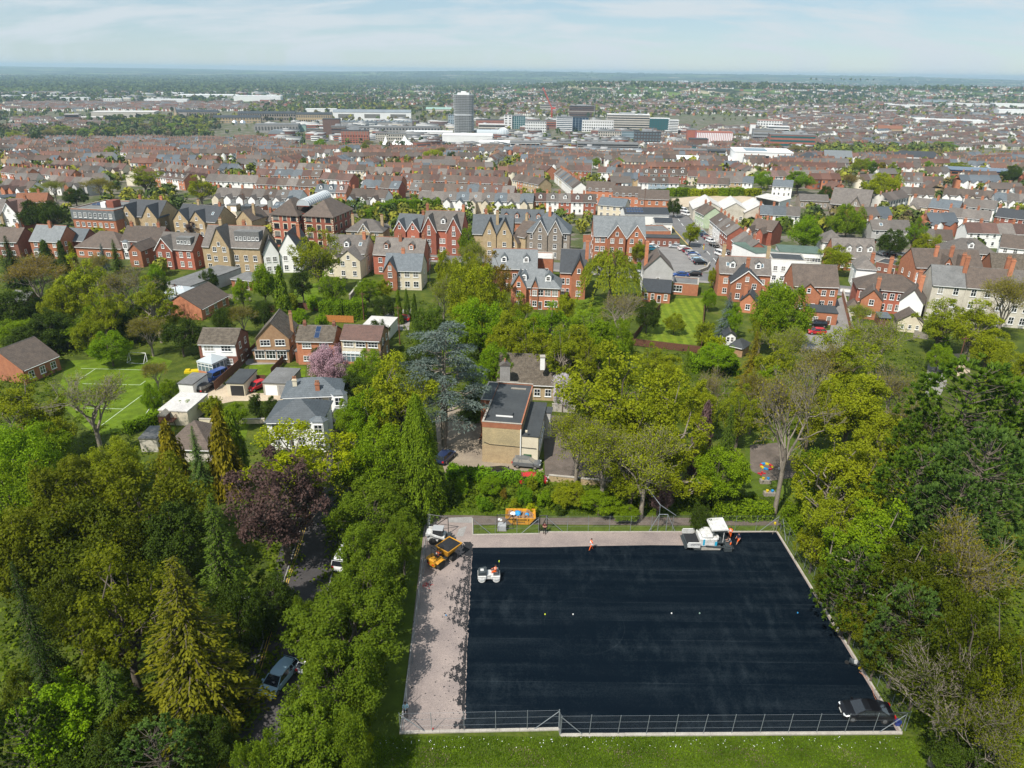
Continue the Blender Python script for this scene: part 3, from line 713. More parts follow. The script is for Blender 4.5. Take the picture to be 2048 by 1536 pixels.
   mb=MB();mb.loft([[(-1.5,.1,hb),(-.9,-.95,hb),(.9,-.95,hb),(1.5,.1,hb)],[(-.5,.1,hb+.6),(-.4,-.1,hb+.6),(.4,-.1,hb+.6),(.5,.1,hb+.6)]]);mb.build('bay_roof',['slate_blue'],o)
   for q in range(st):put('window',window_mesh(1.3,1.5),o,(0,-.804,.6+q*sh))
  elif k=='cl':
   u0,u1=map(float,t[1].split('-'));mb=MB();mb.box(u0*w,u1*w,-.014,.01,float(t[2]),float(t[3]));mb.build('cladding',[t[4]],root)
  elif k=='dish':
   mb=MB();mb.lathe([(.02,0),(.25,.05),(.35,.13)],8,'y',(0,-.3,0));mb.build('satellite_dish',['grey_metal'],root,(float(t[1])*w,0,eh-1))
def conservatory(label,el,er,eh=2.3,depth=4,lean=False):
 a,b=G(*el,eh),G(*er,eh);w=math.hypot(b.x-a.x,b.y-a.y)
 root=thing('conservatory',label,'conservatory',(a.x,a.y,gz(a.x,a.y)),math.atan2(b.y-a.y,b.x-a.x))
 mb=MB();mb.box(0,w,0,depth,-.5,.55);mb.build('dwarf_wall',['brick_orange'],root)
 mb=MB();mb.box(.08,w-.08,.08,depth-.08,.551,eh-.05);mb.build('glazing',['sky_glass'],root)
 mb=MB();n=max(3,int(w/.85))
 for k in range(n+1):x=w*k/n;mb.box(x-.05,x+.05,-.01,.09,.552,eh-.1)
 for k in range(1,4):y=depth*k/4;mb.box(-.01,.07,y-.05,y+.05,.552,eh-.1);mb.box(w-.07,w+.01,y-.05,y+.05,.552,eh-.1)
 mb.box(-.06,w+.06,-.06,depth,eh-.1,eh+.02);mb.box(-.02,w+.02,-.015,.1,eh*.72,eh*.75);mb.build('frame',['white_paint'],root)
 mb=MB();rise=1.2
 if lean:mb.prism([(0,eh+.03),(depth,eh+rise),(depth,eh+rise+.05),(0,eh+.08)],0,w,'x')
 else:hip_slab(mb,0,w,0,depth,eh+.15,rise,.1)
 r=mb.build('glass_roof',['glass_roof'],root)
 mb=MB()
 for k in range(n+1):
  x=w*k/n
  if lean:mb.tube((x,0,eh+.1),(x,depth,eh+rise+.08),.04,n=4)
  else:
   a_=min(w,depth)/2;xr=min(max(x,a_),w-a_);mb.tube((x,-.08,eh+.16),(xr,depth/2,eh+rise+.18),.035,n=4)
 mb.build('roof_bar',['white_paint'],r)
 return root
HOUSES="""
brown roofed dark brick house at the left edge|-30,482|34,484|5|9|3.4|S|brick_dark|tile_brown|w:2:3 s:1:2 c:.8:.5
pale slate roofed brick house with a red ridge and tall chimney|59,481|118,484|5.3|9|4|S|brick_orange|slate_pale|rr w:2:3 s:2:2 c:.5:.42 bay:.2:1
lower slate wing beside the pale slate roofed house|124,479|166,482|4.6|7|3|S|brick_dark|slate_blue|w:1:2 s:2:1
pair of yellow stone gables with dark slate roofs beside the mansard block|246,431|318,434|7|12|4.6|S|stone_yellow|slate_dark|g:0-.39:1.5:7:4 g:.6-1:1.5:7:4 c:.2:.6 c:.8:.6 s:2:2
stone gabled house with dark slate roof behind the purple tree|350,438|432,444|6|11|4.4|S|stone_yellow|slate_dark|g:0-.36:1:6:3.4 g:.4-.76:1:6:3.4 c:.38:.5:12:stone_yellow c:.9:.5 sky:3
brown hipped bungalow in front of the mansard block|150,493|243,497|3.4|11|4|H|brick_orange|tile_brown|w:1:5:1.5:1.1
brown roofed brick house with two chimneys|242,481|320,484|5.6|9|3.6|S|brick_red|tile_brown|w:2:4 c:.12:.5 c:.82:.5 bay:.12:2 s:2:2
small gabled brick house with dark pantiles standing in front of the two chimneys|256,501|281,502|5|9|1.9|G|brick_orange|tile_brown|w:2:1:1.4:1.1 s:2:2
red brick house with a white gable and long box dormer|314,496|385,500|6|9|3.8|S|brick_red|tile_grey|g:0-.46:.9:6:3.4:brick_red b w:2:2:1.15:1.6:.52-1 box:.52-.92 s:2:2
flat roofed grey annexe behind the conservatory|331,567|381,573|3.3|20|0|F|render_grey|felt_grey|w:1:3
brown tiled bungalow with a pink brick gable|402,618|456,590|2.8|10|3|S|brick_orange|tile_brown|w:1:3 sh:2.6
little brick lodge with a felt roof|462,557|505,561|2.8|7|1.2|H|brick_orange|felt_grey|w:1:2 d:1
large yellow stone house with a tall arched gable|404,492|519,496|7.6|11|5|S|stone_yellow|tile_grey|rr g:.17-.50:1.3:7.8:5.4 w:2:6:1.2:1.7 bay:.33:2:stone_yellow c:.22:.5:14.5:stone_yellow c:.6:.6 s:2:2 box:.55-.98
white gabled house, lower of the two|526,508|557,506|6|12|4|G|render_white|slate_dark|w:2:2 s:2:2
white gabled house, taller of the two|558,498|597,498|7|13|4.6|G|render_white|slate_dark|w:2:2 c:.8:.5 s:2:2
stone house with white bargeboards left of the brick office block|472,439|503,441|6|10|3.2|G|stone_yellow|tile_brown|b w:2:1:1.8:1.5 c:.8:.4:11:stone_yellow
low stone range joining the brick office block|505,438|542,441|4.6|9|2.4|S|stone_yellow|tile_brown|w:1:3 c:.7:.4
hipped stone villa with a white trimmed centre gable|692,461|766,463|6|9|3.2|H|stone_yellow|tile_grey|b g:.34-.64:.4:6:2.6 w:2:3:1.2:1.8 c:.1:.5:10.5:stone_yellow c:.9:.5:10.5:stone_yellow
cream house with two pantiled front gables|652,504|730,507|6.4|10|4|S|render_cream|tile_grey|g:0-.38:3:5.4:2.4 g:.40-.98:4.5:5.4:2.8 dm:1 sky:3 c:.9:.4 s:2:2
red brick house with a red ridge behind the cream fronted one|746,508|846,512|6|9|4|S|brick_red|tile_grey|rr w:2:4 dm:2:brick_orange c:.5:.4 c:.95:.5
cream and brick house with slate roof and garden doors|768,540|842,542|5.4|9|3.6|S|render_cream|slate_blue|g:0-.36:1:5.4:3:brick_orange w:2:4:1.4:1.6 s:2:1 c:.45:.5
red brick semis with two timbered gables left of the taller pair|790,457|840,460|7|10|4|S|brick_red|slate_blue|b g:.0-.46:1:7:3 g:.52-1:1:7:3 c:.95:.5
tall red brick semis with twin white gables and stone bays|846,458|923,461|8|11|5|S|brick_red|tile_grey|b rr g:0-.36:1.4:8:4.4 g:.64-1:1.4:8:4.4 bay:.18:2:render_cream bay:.82:2:render_cream dm:1 c:.03:.5:15 c:.97:.5:15 w:2:2:.9:1.6:.4-.6 s:2:2
yellow stone house with twin dark gables and central chimney|944,467|1025,469|7.4|11|5|S|stone_yellow|slate_blue|g:.27-.60:1:7.4:4.6:stone_yellow:slate_dark g:.62-.99:1:7.4:4.6:stone_yellow:slate_dark c:.61:.25:14:stone_yellow c:.3:.6:14 s:2:2
stone end house with brown stone slates|1026,470|1051,475|6.8|11|4|S|stone_yellow|tile_brown|g:.0-.6:1.5:5:2.2 s:2:2 c:.2:.5:13:stone_yellow
grey stone semis with twin gables and slate hip|1054,463|1140,466|8.6|12|5.4|H|stone_grey|slate_blue|b g:.14-.48:.9:8.6:4 g:.50-.82:.9:8.6:4 bay:.31:2:stone_grey bay:.66:2:stone_grey c:.5:.4:15.5 w:3:6:.8:1.6 s:2:2
row of slate roofed cottages with four brick dormers|1001,444|1087,446|4.4|8|4|S|brick_orange|slate_blue|dm:4:brick_orange w:1:6
red brick mansion front with a slate hip and three gables|1022,572|1120,576|5.8|8.5|3.6|H|brick_orange|slate_pale|rr g:.01-.32:1.2:5.8:3.4 g:.42-.56:.35:5.8:2 w:2:4:1.5:1.6:.36-1 dm:2 d:1
red brick mansion wing with dark slates and a tall gable|1120,544|1172,546|6.8|13|4.6|S|brick_orange|slate_dark|g:.46-1:1.6:6.8:4 w:2:2:.9:1.6:0-.45 c:1.0:.3:14.5 s:2:2
pale slate back wing of the red brick mansion|985,536|1074,538|6.4|9|4.2|S|brick_orange|slate_pale|rr w:2:5 dm:2
white flat roof of the red brick mansion|1015,517|1106,520|7.4|8|.25|F|brick_orange|felt_pale|w:2:4
twin gabled brick flats with pale slate roof|1188,471|1291,473|8.4|12|5|S|brick_orange|slate_pale|b g:.27-.61:1.2:8.4:3.8 g:.65-.98:1.2:8.4:3.8 w:3:2:1.3:1.5:0-.25 s:3:2
white warehouse with a shallow dark roof and solar panels|1250,428|1338,429|5.2|11|1.6|S|render_white|slate_dark|w:1:4:1.0:.7 sol:.05-.45
grey flat roofed brick hall beside the car park|1290,464|1342,464|3.9|11|.3|F|brick_orange|felt_grey|w:1:4:1.2:.8
low dark brick range along the car park|1288,475|1360,477|3|5|0|F|brick_dark|felt_dark|w:1:6:.8:1
three storey grey gabled house with brown tiles|1289,538|1346,540|7.2|9|3.7|G|render_grey|tile_brown|w:2:1:1:1.5 c:.06:.3:14 s:2:2 d:5
lean-to brick extension under the grey gable|1284,582|1341,586|2.9|5|2|L|brick_orange|slate_dark|w:1:4:.9:1.6 d:2
flat roofed brick garage beside the grey gabled house|1346,567|1397,571|3|7|.2|F|brick_orange|felt_grey|w:1:1:2.4:1.8:0-.4
brick villa with white dormers and stacked chimneys|1439,545|1542,550|6.4|9|3.4|S|brick_orange|tile_grey|rr b g:.20-.78:5:5.4:3.2:brick_orange:slate_dark dm:2 c:.08:.5:13:stone_yellow c:.95:.5:13:stone_yellow c:.5:-.2:11 w:2:4 sky:3
small gabled kitchen wing in front of the brick villa|1481,601|1513,605|3|5|2|G|brick_orange|slate_dark|w:1:1 c:.2:.5:6.5
white modern block with a green flat roof|1512,507|1559,505|6.4|14|0|F|render_white|roof_green|w:2:4:2.2:1.2
long white modern wing with a green flat roof|1560,504|1645,509|6|10|0|F|render_white|roof_green|w:2:5:2.4:1.2
white flat roofed block below the green roofs|1543,520|1612,524|6.6|9|.3|F|render_white|felt_dark|w:2:4
brown tiled brick house with a front gable beside the back lane|1588,571|1678,574|6|9|4.4|S|brick_orange|tile_brown|g:0-.52:3:4.8:2.6 w:2:5 s:2:2
flat felt extension in front of the brown tiled brick house|1617,623|1676,628|2.9|6|0|F|brick_orange|felt_dark|w:1:2:1.2:1 d:1
white house with a grey hip behind the hipped brown one|1714,536|1754,539|6|9|2.4|H|render_white|tile_grey|c:.8:.4 s:1:1
large brown hipped house with a tall chimney|1716,575|1844,586|6|9|3.1|H|brick_red|tile_brown|w:2:8:1.1:1.6 c:.5:.6:13 c:.98:.5
brick rear gable of the hipped house, nearer the lane|1723,597|1765,602|5|6|2.4|G|brick_orange|tile_brown|w:2:1 c:.7:.7:9.5
white rear gable of the hipped house|1800,601|1847,608|5.4|7|3|G|render_white|tile_brown|w:1:1:1.2:1.8 c:.7:.7:11
low cream gabled outhouse beside the tall cream terrace|1797,641|1847,646|2.6|5|2|G|render_cream|tile_brown|w:1:3:.7:1
brick house with arched gables behind the tall cream terrace|1832,534|1966,538|7|10|4|S|brick_orange|tile_brown|g:.34-.54:.8:7:3 g:.58-.78:.8:7:3 w:2:3:1.2:1.8:0-.3 c:.33:.3 c:.56:.3 s:2:2 bay:.12:2
house with four white dormers beside the small car park|1666,514|1751,517|4|9|5|S|brick_orange|tile_grey|dm:4 w:1:6 s:1:2
brick house with a grey lichened hip and one dormer|1892,503|1994,509|5.4|10|3.6|H|brick_orange|tile_grey|dm:1 w:2:5
white house with brown tiles at the right edge|2000,493|2066,500|5.4|9|3.2|S|render_white|tile_brown|w:2:3 s:2:2
mossy tiled house behind the cream terrace at the right edge|1985,541|2070,546|5|9|4|S|brick_orange|tile_mossy|w:1:4
slate roofed brick house with side windows among the grey terraces|1857,414|1917,420|6|9|3|S|brick_orange|slate_blue|w:2:4 c:.2:.4
old stone hall with a big grey roof|1660,407|1738,413|4.4|13|6|S|stone_grey|tile_grey|g:.5-.8:.3:4.4:3.4 w:1:5
low grey stone range beside the stone hall|1600,400|1658,402|3.6|9|2|S|stone_grey|tile_grey|w:1:6
low dark brick building in front of the small car park|1752,525|1797,533|2.9|7|.2|F|brick_dark|felt_dark|w:1:3:.9:.8 d:2
grey hipped house behind the four dormers|1646,483|1690,485|5|9|3|H|render_white|tile_grey|w:2:3
three storey brick flats, the upper block|1172,379|1229,381|7|10|3|S|brick_orange|tile_brown|w:3:4 s:3:2
three storey brick flats, the middle block|1226,389|1281,391|7|10|3|S|brick_orange|tile_brown|w:3:4 s:3:2
three storey brick flats, the lower block by the pink cherry|1276,397|1338,399|6|10|3|S|brick_orange|tile_brown|w:2:4 s:2:2
cream terrace house in front of the brick flats|1196,409|1250,413|5.4|8|2.4|S|render_cream|slate_blue|w:2:4
long white walled works beside the waste ground|1310,445|1345,446|4|8|1|S|render_white|slate_dark|w:1:3
detached house with white boarding and a mossy roof, first of the four|396,687|471,688|5.2|7|1.9|S|brick_dark|tile_mossy|cl:.08-.98:2.6:5.15:render_white w:2:2:2.0:1.2 s:2:2
buff brick detached house with a steep front gable|511,677|577,676|5.2|8.5|3.3|G|brick_buff|tile_mossy|w:2:2:2:1.3 c:1.0:.45:9.3:brick_buff:.6 s:2:2
orange brick detached house with a solar panel, third of the four|592,681|667,682|5.2|7|1.9|S|brick_orange|tile_mossy|w:2:2:1.8:1.1 sol:.46-.60 c:.14:.5:7.9:brick_dark:.6 c:.93:.5:7.9:brick_dark:.6 s:1:1
detached house with a smooth red brown roof, last of the four|681,678|760,681|5.2|7|1.8|S|brick_buff|tile_redbrown|cl:.02-.6:2.7:5.15:render_cream w:2:3:2:1.2 s:2:2
slate roofed villa with white walls and a dark valley, front one|533,843|641,843|5|7.5|2.2|H|render_white|slate_blue|rr w:2:4 s:2:1 bay:.97:2
slate roofed cream villa behind the front one|565,794|681,789|5|6.5|2|H|render_cream|slate_blue|rr w:2:4 c:.2:.3:7.4:render_cream:.7 c:.6:.15:6.9:brick_orange:.7 bay:.97:2
brown tiled house with an orange brick gable beside the football lawn|45,740|116,711|3|10|3.2|S|brick_orange|tile_brown|w:1:3 s:1:1
old tiled house behind the flat roofed hall|995,765|1111,770|3.2|9|3.9|S|stone_yellow|tile_mossy|w:1:5 s:1:2
half timbered house with a white gable at the left edge|4,425|40,426|7|10|4|S|brick_red|tile_redbrown|b g:.1-.9:1:7:3.6:render_white w:2:2 c:.9:.5
yellow stone house at the extreme left edge|-40,427|2,427|7|10|4|S|stone_yellow|tile_grey|w:2:3
long orange roofed house behind the half timbered one|30,405|92,404|5.5|8|3|S|brick_orange|tile_orange|w:2:4 c:.3:.5 c:.7:.5
flat grey garages behind the stone gables|2,396|58,392|3|9|0|F|render_white|slate_blue|w:1:4
garden house with a brown roof below the russet tree|14,602|48,606|2.6|6|1.8|S|wood_brown|felt_grey|w:1:2
"""
for ln in HOUSES.strip().split('\n'):
 q=ln.split('|');P2=lambda s:tuple(map(float,s.split(',')))
 house(q[0],P2(q[1]),P2(q[2]),float(q[3]),float(q[4]),float(q[5]),q[6],q[7],q[8],q[9])
# ---- small outbuildings
def shed(label,el,er,eh,depth,rise,typ,wall,roof,opts='',name='garage',cat='garage'):return house(label,el,er,eh,depth,rise,typ,wall,roof,opts,name,cat)
def garage_door(r,w,x,m,h=2.0):
 mb=MB();mb.box(-w/2,w/2,-.03,.02,0,h)
 for k in range(1,5):mb.box(-w/2+.05,w/2-.05,-.045,-.03,h*k/5-.03,h*k/5+.03)
 mb.build('garage_door',[m],r,(x,-.004,.02))
g1=shed('single garage with a dark felt roof and dark door',(452,767),(487,768),2.4,6.5,0,'F','render_cream','felt_dark');garage_door(g1,2.4,1.9,'dark_metal')
g2=shed('pair of joined garages with grey felt and white door',(525,766),(574,768),2.4,7,0,'F','concrete','felt_grey');garage_door(g2,2.3,1.5,'white_paint');garage_door(g2,2.3,4.1,'concrete_grey')
g3=shed('small white garage behind the leafy bush',(356,768),(385,770),2.3,5,0,'F','render_white','felt_grey')
g4=shed('wide garage with a white flat roof beside the green shed',(318,821),(374,824),2.6,7,0,'F','render_cream','felt_pale')
g5=shed('white roofed flat garage beside the red car',(724,653),(777,656),2.8,7,0,'F','render_white','felt_pale','w:1:1')
shed('hipped brown garage between the golden cypresses',(330,895),(420,898),2.4,7,3,'H','render_stained','tile_brown')
shed('grey felt shed in front of the golden cypress',(278,878),(312,878),2.3,4,0,'F','render_stained','felt_grey',name='garden_shed',cat='shed')
shed('small green painted shed on the edge of the football lawn',(302,806),(320,804),1.8,2.2,.6,'G','roof_green','roof_green',name='garden_shed',cat='shed')
shed('white and blue summerhouse below the blue fir',(1450,672),(1472,673),2.2,3,.9,'G','render_white','slate_dark','w:1:2:.7:1.2',name='summerhouse',cat='summerhouse')
shed('low brick outbuilding beside the golden conifer',(1460,690),(1486,696),2.2,4,1.2,'H','brick_buff','felt_dark',name='outbuilding',cat='shed')
shed('white garden shed on the villa lawn',(700,828),(722,829),1.9,2.4,0,'F','slate_dark','felt_pale',name='garden_shed',cat='shed')
shed('glass roofed shelter behind the hipped house',(1760,635),(1782,636),2.4,3,.4,'L','wood_brown','slate_blue',name='garden_shelter',cat='shelter')
shed('tiny tiled outhouse beside the lane wall',(1698,612),(1716,614),2.4,4,1.4,'H','render_cream','tile_brown','w:1:2:.8:1',name='outbuilding',cat='shed')
for k,(x,y,lab,wm)in enumerate([(428,414,'garage with a dark flat roof behind the stone house, first of the row','render_grey'),(462,411,'garage with a white door, second of the row','stone_yellow'),(490,413,'garage with a green grey roof, third of the row','felt_dark'),(515,414,'garage with a white front, fourth of the row','brick_orange')]):
 g=shed(lab,(x-9,y),(x+10,y+.3),2.5,6,0,'F',wm,['felt_dark','felt_grey','slate_blue','felt_grey'][k]);garage_door(g,2.5,2.8,['grey_metal','white_paint','slate_dark','white_paint'][k])
shed('low slate roofed workshop beside the glass barrel roof',(545,415),(575,416),3,9,1.5,'S','brick_orange','slate_blue','sky:3',name='workshop',cat='workshop')
conservatory('white conservatory of the first detached house',(394,724),(424,730),2.3,4)
conservatory('white conservatory with a fanned roof beside the flat annexe',(322,586),(372,590),2.4,6)
conservatory('glass lean-to of the last detached house',(684,706),(727,708),2.4,4.5,True)
shed('tiled porch extension of the first detached house',(432,708),(473,710),2.5,3.5,1,'H','brick_orange','tile_grey','w:1:3:.9:1.9',name='extension',cat='extension')
shed('flat extension with garden doors on the buff gabled house',(505,702),(577,703),2.5,3,0,'F','brick_buff','felt_dark','w:1:3:2.0:1.9',name='extension',cat='extension')
shed('flat brick extension of the third detached house',(590,703),(643,704),2.5,3,0,'F','brick_orange','felt_grey','w:1:2:1.6:1.2',name='extension',cat='extension')
shed('tiled lean-to beside the glass one',(729,706),(760,708),2.5,3.5,1.4,'L','brick_buff','tile_brown','w:1:1:1.8:1.1',name='extension',cat='extension')
# ---- mansard block
r=house('three storey brick block with a slate clad top floor and flat roof',(141,418),(227,422),9.6,18,.3,'F','brick_orange','felt_grey','sh:3.1 s:3:2','care_home','building')
a,b=G(141,418,9.6),G(227,422,9.6);W=math.hypot(b.x-a.x,b.y-a.y)
mb=MB();mb.box(-.15,W+.15,-.2,6,6.3,9.55);mb.build('slate_cladding',['slate_pale'],r)
put_windows(r,.5,W-.5,-.204,6.9,1,8,3,1.1,1.7);put_windows(r,.5,W-.5,-.004,.8,2,7,3.0,1.2,1.5)
mb=MB();mb.box(W*.62,W*.78,5,9,9.6,12);mb.build('plant_room',['brick_red'],r);mb=MB();mb.box(W*.5,W*.61,4.6,6.5,9.6,11.5);mb.build('lift_housing',['render_white'],r)
for i_ in range(5):
 for j_ in range(2):
  mb=MB();mb.box(-.8,.8,-.5,.5,0,.06);mb.box(-.76,.76,-.46,.46,.061,.066,1)
  o=mb.build('solar_panel',['grey_metal','solar_blue'],r,(W*.18+i_*1.8,8+j_*2.2,10.0+.0));o.rotation_euler=(.45,0,0)
# ---- brick office block with a glass barrel roof between its two wings
r=thing('office_block','four storey brick office block with cream window surrounds and two hipped wings','office block',G(541,427,11)-Vector((0,0,11)))
def office_wing(el,er,depth):
 a,b=G(*el,11),G(*er,11);w=math.hypot(b.x-a.x,b.y-a.y);ang=math.atan2(b.y-a.y,b.x-a.x);off=a-Vector((0,0,11))-r.location
 w_=MB();w_.box(0,w,0,depth,-2,11);o=w_.build('wing',['brick_red'],r,off,ang)
 mb=MB();hip_slab(mb,0,w,0,depth,11,4.4,.5);mb.build('roof',['tile_brown'],o)
 for s in range(4):
  for c in range(3):put('window',window_mesh(1.9 if c!=1 else 1.3,1.6,'s'),o,(w*(c+.5)/3,-.004,.9+s*2.7))
  for c in range(4):put('window',window_mesh(1.2,1.4,'s'),o,(w+.004,depth*(c+.5)/4,.9+s*2.7),math.pi/2)
 mb=MB()
 for x in(0,w):
  for k in range(14):mb.box(x-(.02 if x==0 else .35),x+(.35 if x==0 else .02),-.03,.02,.1+k*.78,.1+k*.78+.38)
 mb.build('quoins',['render_cream'],o)
office_wing((542,427),(595,430),13);office_wing((607,430),(665,433),16)
a,b=G(606,412,13.5)-r.location,G(651,393,13.5)-r.location
mb=MB();d=(b-a).normalized();nn=Vector((-d.y,d.x,0)).normalized();rings=[]
for k in range(13):
 p=a+(b-a)*k/12;rings.append([p+nn*2.1*math.cos(t)+Vector((0,0,2.1*math.sin(t)))for t in np.linspace(0,math.pi,9)])
mb.loft(rings,0);mb.build('barrel_roof',['glass_roof'],r)
mb=MB()
for k in range(13):
 pts=[p+Vector((0,0,.03))+(p-(a+(b-a)*k/12))*.02 for p in rings[k]]
 for p,q in zip(pts,pts[1:]):mb.tube(p,q,.06,n=4)
mb.build('barrel_rib',['white_paint'],r)
mb=MB()
for s in(-1,1):
 for h in(0,-2.5,-5):mb.tube(a+nn*2.0*s,a+nn*2.0*s+Vector((0,0,-6)),.15,n=4);mb.tube(a-nn*2.0+Vector((0,0,h)),a+nn*2.0+Vector((0,0,h)),.12,n=4)
plain('red_steel',(.42,.07,.03),.5);mb.build('red_frame',['red_steel'],r)
# ---- flat roofed hall beside the court
HH=6.9;r=thing('village_hall','flat roofed hall with ochre render and a red brick parapet band beside the court','hall',G(964,843,HH)-Vector((0,0,HH)))
a,b,c_=G(964,843,HH),G(1043,849,HH),G(991,763,HH);W=math.hypot(b.x-a.x,b.y-a.y);ang=math.atan2(b.y-a.y,b.x-a.x);r.rotation_euler=(0,0,ang);r.scale=(1,1,HH/8.3);D=(c_-a).dot(Vector((-math.sin(ang),math.cos(ang),0)))
mb=MB();mb.box(0,W,0,D,-.5,3.6);mb.build('stone_base',['stone_yellow'],r)
mb=MB();mb.box(.03,W-.03,.03,D-.03,3.6,7.2);mb.build('rendered_wall',['render_ochre'],r)
mb=MB();mb.box(0,W,0,.2,7.2,8.3);mb.box(0,W-.2,D-.2,D,7.2,8.3);mb.box(0,.2,.2,D-.2,7.2,8.3);mb.box(W-.2,W,.2,D,7.2,8.02);mb.box(-1.6,0,D*.5,D*.97,-.5,8.3);mb.build('brick_parapet',['brick_orange'],r)
mb=MB();mb.box(-.04,W+.03,-.04,.25,8.302,8.38);mb.box(-.04,W+.03,D-.25,D+.04,8.302,8.38);mb.box(-.04,.25,.251,D*.5-.1,8.302,8.38);mb.box(-1.64,.25,D*.5-.05,D*.5+.2,8.302,8.37);mb.box(-1.64,-1.4,D*.5+.201,D*.96,8.302,8.37);mb.box(-1.64,-.05,D*.961,D*.985,8.302,8.37);mb.build('coping',['concrete'],r)
mb=MB();mb.box(.2,W-.2,.2,D-.2,7.2,8.03);mb.box(-1.4,.19,D*.5+.2,D*.96,8.301,8.31);mb.build('upper_roof',['felt_dark'],r)
W2=W*.43;mb=MB();mb.box(W+.001,W+W2,.05,D-3,-.5,5.9);mb.build('side_wall',['render_cream'],r)
mb=MB();mb.box(W+.002,W+W2+.15,-.02,D-3.0,5.901,6.1);mb.box(W+W2+.151,W+W2+1.2,9,D-4,5.6,5.8);mb.build('lower_roof',['felt_dark'],r)
mb=MB();mb.box(W+W2+.002,W+W2+1.0,9.1,D-4.1,-.5,5.6);mb.build('side_bay',['render_grey'],r)
mb=MB();mb.box(1.8,4.2,2.6,3.8,8.03,8.42);mb.box(1.7,4.3,2.5,2.6,8.04,8.3,1);mb.build('rooflight',['felt_dark','white_paint'],r)
mb=MB();mb.box(2.5,5,13,13.5,8.03,8.15);mb.box(1.8,3.4,15.8,16.1,8.03,8.12);mb.build('roof_plank',['wood_grey'],r)
mb=MB();mb.tube((6.2,12,8.0),(6.2,12,9.0),.08);mb.build('vent_pipe',['grey_metal'],r)
mb=MB();mb.tube((5.9,-.1,0),(5.9,-.1,7.3),.09);mb.build('drainpipe',['white_paint'],r)
mb=MB();mb.tube((.3,-.06,4.2),(1.2,-.06,3.8),.04,n=4);mb.tube((1.2,-.06,3.8),(8.3,-.06,3.66),.04,n=4);mb.build('cable',['dark_metal'],r)
mb=MB();mb.box(W+.4,W+1.6,-.05,.02,0,2.3);mb.build('green_door',[plain('door_green',(.02,.09,.035),.5)],r)
mb=MB();mb.box(6.6,6.9,-.35,0,7.0,7.25);mb.build('floodlight',['render_cream'],r)
for k in range(4):put('window',window_mesh(1.6,1.5),r,(W+W2+.004,2+k*2,2.6),math.pi/2)
for k in range(3):put('window',window_mesh(1.2,1.5),r,(-.004,2+k*2.6,1.2),-math.pi/2)
# chimneys of the old tiled house next to it
t=thing('chimney_stack','tall grey rendered chimney stack on the old tiled house, nearer the cedar','chimney',G(1008,757,0));
p=G(1010,757,4.6);t.location=(p.x,p.y,0);mb=MB();mb.box(-.9,.9,-.6,.6,0,7.3);mb.build('stack',['concrete_grey'],t);mb=MB();mb.prism([(-1,7.3),(1,7.3),(0,8.0)],-.7,.7,'y');mb.build('cap',['tile_grey'],t);mb=MB();mb.lathe([(.16,7.8),(.13,8.5)],6);mb.build('pot',['clay_pot'],t)
p=G(1085,724,7.4);t=thing('chimney_stack','short white chimney stack on the ridge of the old tiled house','chimney',(p.x,p.y,0));mb=MB();mb.box(-.4,.4,-.4,.4,6,8.4);mb.build('stack',['render_white'],t);mb=MB();mb.box(-.5,.5,-.5,.5,8.4,8.6);mb.build('cap',['concrete'],t)
# ---- white sawtooth sheds and open metal shed beside the hill street
for k,(x,y,wpx)in enumerate([(1418,412,62),(1470,415,56),(1518,419,56)]):
 a=G(x-wpx/2,y+6,4.5);b=G(x+wpx/2,y+8,4.5);w=math.hypot(b.x-a.x,b.y-a.y)
 r=thing('works_shed',['white roofed works shed beside the hill street','white roofed works shed in the middle of the three','white roofed works shed with ivy on its end wall'][k],'shed',(a.x,a.y,gz(a.x,a.y)),math.atan2(b.y-a.y,b.x-a.x))
 build_house(r,w,4.5,18,3.2,'G','render_stained','felt_pale','nr w:1:2')
a=G(1512,394,7);b=G(1540,397,7);r=thing('metal_shed','open fronted white metal shed with a sloping roof','shed',(a.x,a.y,gz(a.x,a.y)),math.atan2(b.y-a.y,b.x-a.x));w=math.hypot(b.x-a.x,b.y-a.y)
mb=MB();mb.box(0,.2,0,12,0,7);mb.box(.2,w*1.7,11.8,12,0,7);mb.box(w*1.7-.2,w*1.7,0,11.8,0,6);mb.build('cladding',['render_white'],r);mb=MB();mb.prism([(-.3,7.05),(w*1.7+.3,6.2),(w*1.7+.3,6.4),(-.3,7.25)],-.3,12.3,'y');mb.build('roof',['felt_pale'],r)
# ---- tall cream terrace
TALL=[('felt_grey','tall cream terrace house with a lichened grey roof and grey gable end'),('tile_brown','tall cream terrace house with brown pantiles'),('tile_grey','tall cream terrace house at the right edge behind the budding tree')]
pa,pb=Vector((1866,569)),Vector((2070,585))
for k,(rm,lab)in enumerate(TALL):
 u0=[0,.33,.78][k];u1=[.328,.778,1.15][k];A=pa+(pb-pa)*u0;B=pa+(pb-pa)*u1
 h_=house(lab,(A.x,A.y),(B.x,B.y),9,10,3.7,'S','render_stained',rm,'sh:3 w:3:%d:1.2:1.8 c:.97:.35:15.5 c:.97:.65:15.5'%(3 if k else 2),'terrace_house')
